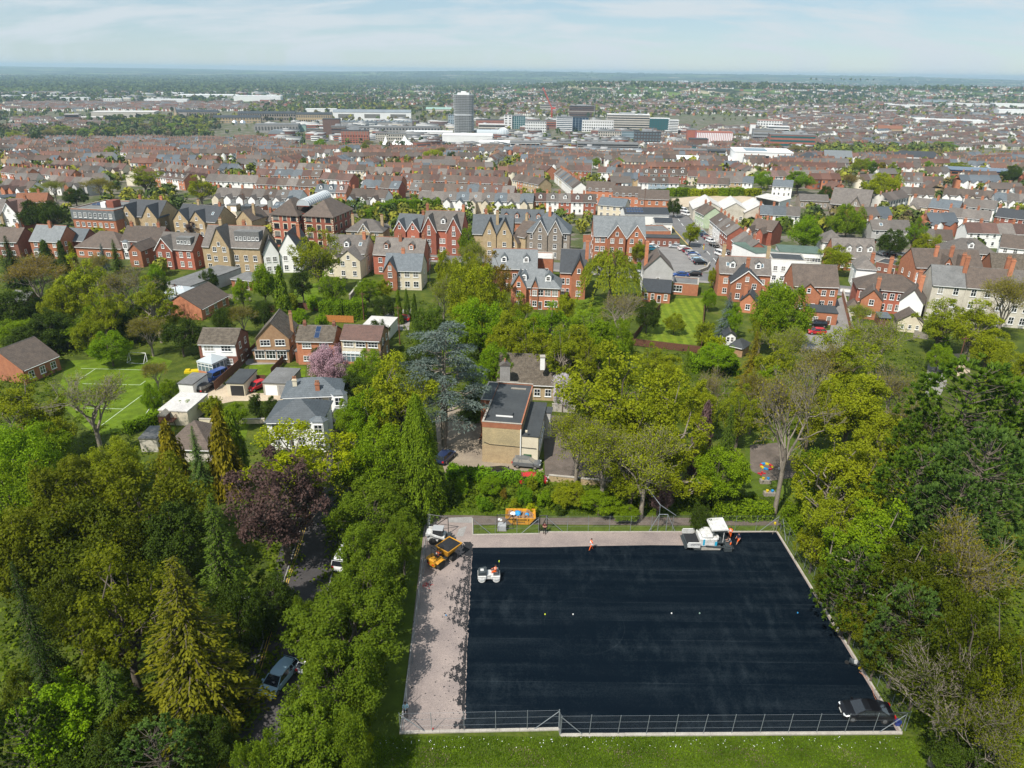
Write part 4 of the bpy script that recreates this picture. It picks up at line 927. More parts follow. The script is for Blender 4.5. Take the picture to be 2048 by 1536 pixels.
# ================================================================= terraces
PROTO_T={}
def terrace_proto(wall,roof,style,wid):
 key=(wall,roof,style)
 if key not in PROTO_T:PROTO_T[key]=None
 return key
WALLW={'w':'render_white','c':'render_cream','r':'brick_red','o':'brick_orange','y':'stone_yellow','g':'render_grey','b':'render_blue','l':'render_green'}
ROOFW={'n':'tile_brown','r':'tile_redbrown','g':'tile_grey','s':'slate_blue','d':'slate_dark','p':'tile_pink'}
WORD={'w':'white','c':'cream','r':'red brick','o':'orange brick','y':'yellow stone','g':'grey rendered','b':'pale blue','l':'pale green','n':'brown','R':'red brown','G':'grey','s':'slate','d':'dark slate','p':'pink tiled'}
RW={'n':'brown','r':'red brown','g':'grey','s':'slate','d':'dark slate','p':'pink'}
ORD=['first','second','third','fourth','fifth','sixth','seventh','eighth','ninth','tenth','eleventh','twelfth','thirteenth','fourteenth','fifteenth','sixteenth','seventeenth','eighteenth','nineteenth','twentieth']
rr=random.Random(31)
def row(x1,y1,x2,y2,walls,roofs,style,where,eh=5.2,depth=7.6,wid=5.4):
 a,b=G(x1,y1,eh),G(x2,y2,eh);L=math.hypot(b.x-a.x,b.y-a.y);n=max(1,round(L/wid));w=L/n;ang=math.atan2(b.y-a.y,b.x-a.x)
 for k in range(n):
  W_,R2=rr.choice(walls),rr.choice(roofs);st=style;s2=''
  if 'v' in style and rr.random()<.3:s2='v'
  key=(W_,R2,st.replace('v','')+s2,eh)
  p=a+(b-a)*(k/n);p.z=gz(p.x,p.y)
  ordn=ORD[k]if k<20 else 'next to last'
  lab=f"{ordn} {WORD[W_]} {RW[R2]}-roofed house from left {where}"
  if len(lab.split())>16:lab=lab.replace(' in the',',').replace('-roofed house',' house').replace(' from left','')
  if PROTO_T.get(key)is None:
   r=thing('terrace_house',lab,'house',p,ang,'terraced houses of the town')
   wl,rf=WALLW[W_],ROOFW[R2]
   o=f'w:2:2:1.0:1.35 d:0 c:.02:.5:{eh+4.1} nr'
   if s2=='v':o+=' sky:1'
   if st[0]=='d':o+=' dm:1'
   if st[0]=='e':
    o=f'g:.05-.60:3.6:{eh-.6}:1.5:{wl} c:.02:.5:{eh+4.1} nr'+(' sky:1' if s2 else '')
   build_house(r,5.4,eh,depth,2.8,'S',wl,rf,o,True)
   PROTO_T[key]=r
   r.scale=(w/5.4,1,1)
  else:dup(PROTO_T[key],p,ang,lab,scale=(w/5.4,1,1))
ROWS=[
(819,379,1027,387,'owrc','nnrgs','tv','in the row above the white back wings'),
(837,398,1066,404,'wwwc','gggs','ev','in the row backing onto the long clipped hedge'),
(1068,402,1192,405,'wroc','nrgp','d','in the dormered row beside the flats'),
(512,368,634,373,'owrc','nnrg','tv','in the brick row above the garages'),
(430,391,600,397,'wcww','nggs','ev','in the row behind the garages'),
(630,383,692,385,'owwo','snp','dv','in the row behind the glass barrel roof'),
(722,373,797,377,'owr','gsn','tv','in the grey row left of the brick row'),
(700,392,770,396,'obwg','ngn','ev','in the row right of the glass barrel roof'),
(512,350,640,353,'rwoc','nrrs','tv','in the second row above the garages'),
(640,357,700,361,'rwc','nr','t','in the short row with the dark gable end'),
(727,362,800,366,'wow','nr','e','in the row left of the long red brown row'),
(802,359,1015,368,'rwoc','nrrn','tv','in the long red brown row'),
(730,345,1005,353,'wwcr','nrrg','e','in the long row under the grey school roof'),
(512,335,728,341,'rwcw','nrrg','tv','in the third row above the garages'),
(240,304,375,312,'cwwc','nnr','t','in the pale fronted brown row'),
(100,331,245,339,'wcow','ngnr','ev','in the row of white back gables at the far side'),
(300,334,378,346,'wco','ng','t','in the slanting row by the olive tree'),
(52,346,140,353,'owr','nr','tv','in the row with three skylights'),
(411,361,512,365,'rww','gg','t','in the grey roofed row with red bays'),
(92,364,172,370,'wog','gnr','e','in the row behind the dark trees'),
(308,353,368,360,'wow','nr','d','in the dormered row by the olive tree'),
(0,343,52,350,'owr','nr','tv','in the row at the left edge'),
(0,372,60,378,'oww','nrg','e','in the row above the half timbered house'),
(375,346,425,352,'oyc','nr','e','in the short row beside the green tree'),
(1249,348,1374,350,'rww','nnr','d','in the brown dormered row'),
(1376,352,1491,355,'wwc','nrg','t','in the row right of the brown dormered one'),
(1277,365,1358,367,'wwb','nrn','tv','in the white row above the gorse'),
(1394,366,1456,369,'cwy','nr','t','in the row above the gorse belt'),
(1446,363,1505,366,'yyw','gs','t','in the stone row above the gorse belt'),
(1134,341,1182,342,'ro','nr','t','in the short red row'),
(1195,344,1248,346,'www','snr','t','in the white row by the mast'),
(1109,346,1146,376,'wwc','gsn','t','in the white terrace running down to the flats'),
(1024,359,1078,369,'cyo','ngn','t','in the yard behind the red brown row'),
(1024,332,1092,342,'ocw','nrg','e','in the slanting row below the shops'),
(1391,421,1409,430,'lw','n','t','on the hill street beside the works sheds'),
(1420,439,1456,470,'bcwrw','gn','tv','on the hill street above the bus stop'),
(1464,479,1490,503,'rr','gg','t','on the hill street beside the green roofs'),
(1541,353,1672,351,'www','nrgp','t','in the white row behind the fresh green tree'),
(1545,372,1585,374,'yw','sg','t','in the row left of the dark tree'),
(1808,363,1886,366,'wgw','gnr','tv','in the grey row behind the golden oak'),
(1886,389,1992,397,'wcg','nnn','ev','in the big brown roofed row'),
(1800,387,1868,391,'wcw','gsn','e','in the row right of the golden oak'),
(1936,330,2060,334,'wwc','ngs','e','in the row of white gables at the right edge'),
(1895,432,1978,440,'cgw','gg','t','in the grey row behind the white terrace'),
(1745,459,1822,461,'wwg','ngn','tv','in the white row behind the dark tree'),
(1838,478,1906,482,'owg','gn','t','in the row beside the lime tree'),
(1935,465,2065,469,'www','gnrr','t','in the white terrace at the right edge'),
(1990,400,2065,404,'wwg','sg','e','in the slate row at the right edge'),
(1820,410,1856,414,'wc','ng','e','in the row beside the slate roofed brick house'),
(1925,412,1990,418,'cwg','nng','t','in the row right of the slate roofed brick house'),
(1990,432,2060,440,'rr','dn','t','in the brick row at the right edge'),
(1520,428,1600,432,'ow','sg','t','in the row beside the ivy mound'),
(1500,455,1545,462,'rw','ng','e','behind the hill street terrace'),
]
for q in ROWS:row(*q)
# ================================================================= trees
def unit(a):return a/np.maximum(np.linalg.norm(a,axis=1,keepdims=True),1e-9)
def leaf_quads(P,Nn,size,asp,rs,tang=None):
 """one pointed leaf-clump face per point P with normal Nn"""
 n=len(P)
 t=rs.normal(size=(n,3))if tang is None else tang
 t=unit(t-Nn*np.sum(t*Nn,1,keepdims=True));b=np.cross(Nn,t)
 s=np.asarray(size).reshape(-1,1)*np.ones((n,1));a=s*asp
 V=np.stack([P+t*s*.5,P+b*a*.5+t*s*.08,P-t*s*.5,P-b*a*.5+t*s*.08],1).reshape(-1,3)
 return V,np.arange(4*n).reshape(n,4)
class Limbs:
 """tapering trunk and branches in one mesh"""
 def __init__(s):s.V=[];s.F=[];s.n=0
 def add(s,p0,p1,r0,r1,k=4):
  p0=np.array(p0,float);p1=np.array(p1,float);d=p1-p0;L=np.linalg.norm(d)
  if L<1e-5:return
  d/=L;a=np.cross(d,[.3,.9,.2]);a/=np.linalg.norm(a);b=np.cross(d,a)
  an=np.arange(k)*2*math.pi/k;c=np.cos(an)[:,None]*a+np.sin(an)[:,None]*b
  s.V+=[p0+c*r0,p1+c*r1]
  i=np.arange(k);j=(i+1)%k
  s.F.append(np.stack([i,j,j+k,i+k],1)+s.n);s.n+=2*k
 def mesh(s,name,m):return np_mesh(name,np.concatenate(s.V),np.concatenate(s.F),[m])
 def curve(s,p0,p1,r0,r1,rs,seg=3,wob=.12,k=4):
  p0=np.array(p0,float);p1=np.array(p1,float);L=np.linalg.norm(p1-p0);q=p0
  for i in range(seg):
   t=(i+1)/seg;e=p0+(p1-p0)*t
   if i<seg-1:e=e+rs.normal(size=3)*L*wob*.5
   s.add(q,e,r0+(r1-r0)*i/seg,r0+(r1-r0)*t,k);q=e
PROTO={}
def finish(kind,limbs,bark,V,Fq,tone,H,R,leafm):
 PROTO[kind]=(limbs.mesh(kind+'_trunk',bark),np_mesh(kind+'_crown',V,Fq,[leafm],tone=tone),H,R)
def broadleaf(kind,seed,H=12,R=5,nl=26,nleaf=20000,size=.27,clear=.18,bark='bark',leafm='leaf_mid',lob=(.26,.42),shell=(.45,.86),sub=13):
 rs=np.random.RandomState(seed);lb=Limbs()
 cz=H*(clear+1)/2;hz=H*(1-clear)/2
 D=unit(rs.normal(size=(nl*3,3)));D=D[D[:,2]>-.75][:nl]
 rad=rs.uniform(shell[0],shell[1],(len(D),1))
 lr=rs.uniform(lob[0],lob[1],len(D))*R
 C=D*rad*np.array([R,R,hz])+np.array([0,0,cz]);C=C*(1+rs.normal(0,.04,C.shape))
 lb.curve((0,0,-.3),(0,0,H*.42),.035*H*.75,.02*H,rs,3,.04,7)
 for c in C:
  s=np.array([0,0,H*rs.uniform(.2,.42)]);lb.curve(s,c,.011*H,.003*H,rs,3,.14,4)
 per=nleaf//(len(C)*sub);Ps=[];Ns=[];T=[]
 for c,r in zip(C,lr):
  d2=unit(rs.normal(size=(sub,3))+np.array([0,0,.35])+.5*(c-np.array([0,0,cz]))/R)
  sc=c+d2*r*rs.uniform(.55,1.0,(sub,1));sr=r*rs.uniform(.3,.52,sub)
  lb.curve(c,sc[0],.003*H,.0015*H,rs,1,0,3);lb.curve(c,sc[1],.003*H,.0015*H,rs,1,0,3)
  t0=rs.uniform(.1,.9)
  for q,rr in zip(sc,sr):
   d3=unit(rs.normal(size=(per,3))+np.array([0,0,.25]))
   Ps.append(q+d3*rr*rs.uniform(.55,1.1,(per,1)));Ns.append(unit(d3*.8+.55*rs.normal(size=(per,3))+np.array([0,0,.45])))
   T.append(np.clip(.45*t0+.3*rs.rand()+.3*rs.rand(per),0,1))
 P=np.concatenate(Ps);Nn=np.concatenate(Ns);T=np.concatenate(T)
 V,Fq=leaf_quads(P,Nn,size*rs.uniform(.6,1.3,len(P)),.72,rs)
 finish(kind,lb,bark,V,Fq,T,H,R,leafm)
def twiggy(kind,seed,H=12,R=5,leaves=3000,size=.3,bark='bark_pale',leafm='leaf_bud',levels=5,lean=.5):
 """open branching crown: bare or just coming into leaf"""
 rs=np.random.RandomState(seed);lb=Limbs();tips=[]
 def grow(p,d,L,r,lv):
  e=p+d*L;m=p+d*L*.5+rs.normal(size=3)*L*.06
  lb.add(p,m,r,r*.85,5 if lv>3 else 3);lb.add(m,e,r*.85,r*.7,5 if lv>3 else 3)
  if lv<=2:tips.append(m);tips.append(e)
  if lv==0:return
  for k in range(3 if lv>3 else(3 if rs.rand()<.75 else 4)):
   nd=d+rs.normal(size=3)*lean*np.array([1,1,.55])+np.array([0,0,.10]);nd/=np.linalg.norm(nd)
   grow(e if k<2 else m+(e-m)*rs.rand(),nd,L*rs.uniform(.66,.86),max(r*.58,.016),lv-1)
 for k in range(4):
  a=k*1.57+rs.rand();d=np.array([.42*math.cos(a),.42*math.sin(a),1.0]);d/=np.linalg.norm(d)
  grow(np.array([0,0,H*.2+rs.rand()*H*.12]),d,H*.2,.014*H,levels)
 lb.add((0,0,-.3),(0,0,H*.34),.03*H*.8,.02*H,7)
 tips=np.array(tips)
 # settle the drawn size on H, R
 A=np.concatenate(lb.V);zmax=A[:,2].max();rmax=np.percentile(np.hypot(A[:,0],A[:,1]),98)
 S=np.array([R/rmax,R/rmax,H/zmax]);lb.V=[v*S for v in lb.V];tips=tips*S
 k=rs.randint(len(tips),size=max(leaves,60));P=tips[k]+rs.normal(size=(len(k),3))*R*.05
 Nn=unit(rs.normal(size=P.shape)+np.array([0,0,.5]))
 V,Fq=leaf_quads(P,Nn,size*rs.uniform(.5,1.3,len(P)),.7,rs)
 finish(kind,lb,bark,V,Fq,rs.rand(len(P)),H,R,leafm)
def conifer(kind,seed,H=16,R=4.5,droop=.35,leafm='leaf_fir',step=.42,nb=9,pw=.8,spray=.42,clear=.03,bark='bark',up=.0):
 """whorls of branches carrying flat hanging sprays"""
 rs=np.random.RandomState(seed);lb=Limbs();lb.curve((0,0,-.3),(0,0,H*.98),.022*H,.01,rs,5,.005,6)
 Ps=[];Ns=[];Ts=[];S=[];T=[];z=H*clear
 while z<H*.985:
  t=z/H;Lb=R*(1-t)**pw*(.82+.18*math.sin(z*2.1))+.12
  n=max(4,int(nb*(.5+.5*(1-t))));a0=rs.rand()*6.28
  for k in range(n):
   a=a0+k*6.283/n+rs.normal(0,.16);L=Lb*rs.uniform(.72,1.12);h=np.array([math.cos(a),math.sin(a),0]);sd=np.array([-h[1],h[0],0])
   tb=rs.rand();m=max(2,int(L/.2));lb.add((0,0,z),h*L*.8+np.array([0,0,z-droop*L*.5+up*L]),.012*H*(1-t)+.01,.008,3)
   for q in range(m):
    u=(q+.6)/m;w=(1-u)*.55+.18
    for s in(-1,1,0):
     p=h*L*u+sd*s*w*L*.26*rs.uniform(.6,1.2)+np.array([0,0,z-droop*L*u*u+up*L*u])+rs.normal(size=3)*.06
     d=h*1.0+sd*s*.75+np.array([0,0,-droop*1.1*u+up-.12])+rs.normal(size=3)*.15
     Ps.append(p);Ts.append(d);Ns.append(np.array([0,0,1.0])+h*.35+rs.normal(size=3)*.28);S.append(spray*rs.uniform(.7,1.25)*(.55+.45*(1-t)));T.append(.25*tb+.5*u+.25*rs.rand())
  z+=step*(.55+.6*(1-t))
 P=np.array(Ps);D=unit(np.array(Ts));V1,F1=leaf_quads(P,unit(np.array(Ns)),np.array(S),.42,rs,D)
 # hanging second layer to thicken the branch
 V2,F2=leaf_quads(P-np.array([0,0,.14])+rs.normal(size=P.shape)*.10,unit(np.array(Ns)+rs.normal(size=P.shape)*.6),np.array(S)*.8,.45,rs,D+np.array([0,0,-.4]))
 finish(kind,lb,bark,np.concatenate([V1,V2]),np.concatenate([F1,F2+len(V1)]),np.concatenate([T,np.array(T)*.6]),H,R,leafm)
def plated(kind,seed,H=16,R=7,leafm='leaf_cedar',n=46,leafs=330):
 """cedar: a few tall stems holding level plates of needles"""
 rs=np.random.RandomState(seed);lb=Limbs();stems=[(0,0),(.8,.2),(-.6,.5)]
 for sx,sy in stems:lb.curve((sx*.4,sy*.4,-.3),(sx*2,sy*2,H*.93),.024*H,.03,rs,5,.03,6)
 Ps=[];T=[];Dr=[]
 for k in range(n):
  t=(k+.5)/n;z=H*(.30+.70*t);a=k*2.4+rs.normal(0,.3);reach=R*(1-.62*max(0,t-.35)/.65)*rs.uniform(.45,.92)
  if t<.3:reach=R*rs.uniform(.35,.8)
  c=np.array([math.cos(a)*reach,math.sin(a)*reach,z+rs.normal(0,.2)]);st=stems[k%3]
  lb.curve((st[0]*2*z/H,st[1]*2*z/H,z-.9),c,.11,.03,rs,3,.1,4)
  pr=R*rs.uniform(.22,.36);al=rs.rand(leafs)*6.283;rr=np.sqrt(rs.rand(leafs))*pr
  d=np.stack([np.cos(al),np.sin(al),np.zeros(leafs)],1)
  el=np.array([math.cos(a),math.sin(a),0]);p=c+d*rr[:,None]*.75+el*(d@el)[:,None]*rr[:,None]*.5
  p[:,2]+=.28*(1-(rr/pr)**2)+rs.normal(0,.12,leafs)-.10*rr
  Ps.append(p);Dr.append(d+el*.5);T.append(.3*rs.rand()+.7*rs.rand(leafs))
 P=np.concatenate(Ps);V,Fq=leaf_quads(P,unit(rs.normal(size=P.shape)*.4+np.array([0,0,1])),.45*rs.uniform(.6,1.2,len(P)),.34,rs,np.concatenate(Dr))
 finish(kind,lb,'bark_pale',V,Fq,np.concatenate(T),H,R,leafm)
def pine(kind,seed,H=16,R=6,leafm='leaf_pine',npuff=330,per=34,size=.62,clear=.2):
 """tufts of needles bunched at the branch ends"""
 rs=np.random.RandomState(seed);lb=Limbs();lb.curve((0,0,-.3),(.3,.2,H*.93),.022*H,.04,rs,5,.02,6)
 Ps=[];D=[];T=[]
 for k in range(npuff):
  t=rs.rand()**.8;z=H*(clear+(1-clear)*t);a=rs.rand()*6.283;env=R*math.sqrt(max(.02,1-((t-.3)/.72)**2))if t>.3 else R*(.75+.25*t/.3)
  rr=env*math.sqrt(rs.uniform(.3,1.0));c=np.array([math.cos(a)*rr,math.sin(a)*rr,z+rs.normal(0,.25)])
  if k%4==0:lb.curve((0,0,max(.5,z-.25*rr-.6)),c,.07,.02,rs,2,.1,3)
  out=np.array([math.cos(a),math.sin(a),.9]);d=unit(rs.normal(size=(per,3))*.62+out)
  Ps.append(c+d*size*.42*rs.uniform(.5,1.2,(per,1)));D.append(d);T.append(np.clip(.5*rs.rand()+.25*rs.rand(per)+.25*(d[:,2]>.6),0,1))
 P=np.concatenate(Ps);Dd=np.concatenate(D);Nn=unit(np.cross(Dd,rs.normal(size=P.shape)))
 V,Fq=leaf_quads(P,Nn,size*rs.uniform(.7,1.2,len(P)),.30,rs,Dd)
 finish(kind,lb,'bark',V,Fq,np.concatenate(T),H,R,leafm)
def columnar(kind,seed,H=9,R=1.7,leafm='leaf_cypress',n=5200,size=.42,hang=True,pw=.55):
 """dense cone of upright or hanging feathery sprays"""
 rs=np.random.RandomState(seed);lb=Limbs();lb.curve((0,0,-.3),(0,0,H*.85),.02*H,.02,rs,2,0,5)
 ng=n//16;t=rs.rand(ng)**1.25;a=rs.rand(ng)*6.283;r=R*(1-t)**pw*(.86+.14*np.sin(a*5+t*9))*rs.uniform(.78,1.06,ng)
 c=np.stack([np.cos(a)*r,np.sin(a)*r,.02*H+t*H*.98],1);o_=np.stack([np.cos(a),np.sin(a),np.zeros(ng)],1);sgn=-1 if hang else 1
 P=np.repeat(c,16,0)+rs.normal(size=(ng*16,3))*np.array([.16,.16,.34]);O=np.repeat(o_,16,0)
 D=O*.45+np.array([0,0,sgn*1.0])+rs.normal(size=P.shape)*.3;Nn=unit(O+rs.normal(size=P.shape)*.5+np.array([0,0,.4]))
 V,Fq=leaf_quads(P,Nn,size*rs.uniform(.7,1.4,len(P)),.4,rs,D)
 finish(kind,lb,'bark',V,Fq,np.clip(np.repeat(rs.rand(ng)*.6,16)+rs.rand(ng*16)*.4,0,1),H,R,leafm)
def willow(kind,seed,H=12,R=5,leafm='leaf_willow',n=240,per=34):
 rs=np.random.RandomState(seed);lb=Limbs();lb.curve((0,0,-.3),(0,0,H*.5),.03*H,.02*H,rs,3,.03,6)
 Ps=[];D=[];T=[]
 for k in range(n):
  a=rs.rand()*6.283;u=math.sqrt(rs.uniform(.03,1));top=np.array([math.cos(a)*R*u,math.sin(a)*R*u,H*(.98-.36*u*u)+rs.normal(0,.3)])
  if k%6==0:lb.curve((0,0,H*.42),top,.10,.03,rs,3,.1,4)
  ln=H*rs.uniform(.18,.5)*(.45+.55*u);f=rs.rand(per);p=top+np.array([math.cos(a)*.4,math.sin(a)*.4,-1])*ln*f[:,None]+rs.normal(size=(per,3))*.14
  Ps.append(p);D.append(np.tile([math.cos(a)*.25,math.sin(a)*.25,-1.0],(per,1))+rs.normal(size=(per,3))*.2);T.append(.4*rs.rand()+.6*rs.rand(per))
 P=np.concatenate(Ps);Nn=unit(np.stack([P[:,0],P[:,1],.6*np.ones(len(P))*R],1)+rs.normal(size=P.shape)*R*.5)
 V,Fq=leaf_quads(P,Nn,.5*rs.uniform(.6,1.3,len(P)),.36,rs,np.concatenate(D))
 finish(kind,lb,'bark',V,Fq,np.concatenate(T),H,R,leafm)
def shrub(kind,seed,H=2.2,R=1.6,leafm='leaf_shrub',n=5000,size=.16):
 broadleaf(kind,seed,H,R,nl=12,nleaf=n,size=size,clear=-.05,leafm=leafm,lob=(.34,.5),shell=(.35,.72),sub=9)
# leaf colours (spring: yellow-greens, bronze buds, dark evergreens)
leaf_mat('leaf_lime',(.088,.098,.010),(.222,.212,.022))
leaf_mat('leaf_yellow',(.1233,.1328,.005692),(.2656,.2561,.009482))
leaf_mat('leaf_mid',(.06774,.1031,.01031),(.1609,.1988,.01472))
leaf_mat('leaf_fresh',(.07458,.1215,.007775),(.1548,.2089,.01167))
leaf_mat('leaf_dark',(.018,.028,.008),(.042,.058,.014),trans=.3)
leaf_mat('leaf_olive',(.09296,.1054,.0124),(.1984,.1984,.02232))
leaf_mat('leaf_cherry',(.04953,.07582,.01264),(.1121,.1348,.02106))
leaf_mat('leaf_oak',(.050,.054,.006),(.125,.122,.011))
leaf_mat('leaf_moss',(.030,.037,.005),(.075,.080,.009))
leaf_mat('leaf_bud',(.1023,.07908,.02046),(.186,.1488,.04185))
leaf_mat('leaf_russet',(.1008,.06247,.02217),(.1814,.1209,.0403))
leaf_mat('leaf_copper',(.052,.030,.026),(.130,.078,.066),g=(1,1,1),trans=.3)
leaf_mat('leaf_fir',(.028,.030,.006),(.115,.098,.010),trans=.25)
leaf_mat('leaf_spruce',(.02325,.04185,.01162),(.06975,.093,.0186),trans=.2)
leaf_mat('leaf_gold',(.066,.051,.0072),(.18,.132,.018),trans=.3)
leaf_mat('leaf_yew',(.01225,.02275,.007),(.02975,.04375,.0105),trans=.2)
leaf_mat('leaf_cypress',(.04185,.0651,.0093),(.1162,.1454,.01628),trans=.25)
leaf_mat('leaf_cedar',(.064,.092,.078),(.165,.205,.175),g=(1,1,1),trans=.2)
leaf_mat('leaf_bluespruce',(.06,.095,.085),(.16,.21,.19),g=(1,1,1),trans=.2)
leaf_mat('leaf_pine',(.02499,.04805,.01153),(.07204,.1009,.01922),trans=.2)
leaf_mat('leaf_pineblue',(.02499,.04805,.02691),(.06727,.0961,.05286),trans=.2)
leaf_mat('leaf_willow',(.0949,.1061,.01339),(.1897,.1842,.0279))
leaf_mat('leaf_shrub',(.05615,.1031,.01085),(.1311,.2008,.01736))
leaf_mat('leaf_hedge',(.06696,.1061,.008928),(.1507,.2065,.01562))
leaf_mat('blossom_pink',(.30,.17,.20),(.60,.40,.45),g=(1,1,1),trans=.3)
leaf_mat('blossom_white',(.6325,.5175,.575),(.85,.828,.85),g=(1,1,1),trans=.3)
leaf_mat('leaf_heather',(.1318,.0775,.0775),(.217,.1395,.1318),g=(1,1,1))
leaf_mat('dead_stems',(.10,.085,.045),(.22,.18,.11),g=(1,1,1),trans=.1)
leaf_mat('grass_blade',(.05,.08,.012),(.11,.15,.02))
leaf_mat('undergrowth',(.038,.056,.009),(.105,.125,.016))
broadleaf('broad_a',11,leafm='leaf_mid');broadleaf('broad_b',12,H=13,R=5.2,nl=34,lob=(.2,.34),leafm='leaf_mid');broadleaf('broad_c',13,H=11,R=5.6,nl=22,lob=(.3,.46))
broadleaf('dense_a',14,H=11,R=5,nl=44,nleaf=24000,size=.26,lob=(.2,.32),shell=(.55,.9));broadleaf('dense_b',15,H=10,R=5.4,nl=40,nleaf=24000,size=.26,lob=(.22,.34),shell=(.5,.9),clear=.1)
broadleaf('airy_a',16,H=13,R=5,nl=40,nleaf=14000,size=.25,lob=(.16,.3),shell=(.3,.95),clear=.14,bark='bark');broadleaf('airy_b',17,H=14,R=4.6,nl=36,nleaf=13000,size=.25,lob=(.16,.3),shell=(.3,.95),bark='bark_pale')
broadleaf('tall_a',18,H=15,R=3.8,nl=34,nleaf=16000,size=.28,lob=(.26,.42),clear=.08)
twiggy('twig_a',21,leaves=7000,size=.2);twiggy('twig_b',22,H=13,R=4.6,leaves=3500,size=.18);twiggy('twig_c',23,H=12,R=5.5,leaves=11000,size=.2)
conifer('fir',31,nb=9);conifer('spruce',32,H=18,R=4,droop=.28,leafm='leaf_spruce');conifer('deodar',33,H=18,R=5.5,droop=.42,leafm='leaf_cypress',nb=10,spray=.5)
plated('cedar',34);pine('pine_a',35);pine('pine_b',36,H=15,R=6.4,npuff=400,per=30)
columnar('cypress_a',37);columnar('golden_a',38,leafm='leaf_gold',n=6400,R=2.4,pw=.75,size=.5);columnar('cone_up',39,hang=False,R=2.2,pw=.7)
columnar('cone_big',50,H=16,R=4.6,leafm='leaf_cypress',n=26000,size=.3,hang=True,pw=.6);willow('willow',40);shrub('shrub_a',41);shrub('shrub_b',42,H=2.6,R=1.5)
NAMES={'broad':'broadleaf_tree','dense':'broadleaf_tree','airy':'broadleaf_tree','tall':'broadleaf_tree','twig':'budding_tree','fir':'fir_tree','spruce':'spruce_tree','deodar':'conifer_tree',
  'cedar':'cedar_tree','pine':'pine_tree','cypress':'cypress_tree','golden':'golden_cypress_tree','cone':'cypress_tree','willow':'willow_tree','shrub':'shrub'}
def own_material(o,m):
 if m:
  o.material_slots[0].link='OBJECT';o.material_slots[0].material=MATS[m]
trs=random.Random(5)
def tree(kind,x,ytop,h,wpx,leafm,label,group=None,pos=None):
 """a tree whose top is seen at photo pixel x, ytop, h metres tall, its crown wpx photo pixels wide"""
 tm,cm,H,R=PROTO[kind]
 p=G(x,ytop,h)if pos is None else pos
 z0=gz(p.x,p.y);w=wpx*mpp((p.x,p.y,z0+h*.6))if pos is None else wpx
 nm=NAMES[kind.split('_')[0]]
 r=thing(nm,label,'bush' if nm=='shrub' else 'tree',(p.x,p.y,z0),trs.random()*6.28,group)
 s=w/(2*R);r.scale=(s*trs.uniform(.95,1.05),s*trs.uniform(.95,1.05),h/H)
 put('trunk',tm,r);c=put('crown',cm,r);own_material(c,leafm)
 return r
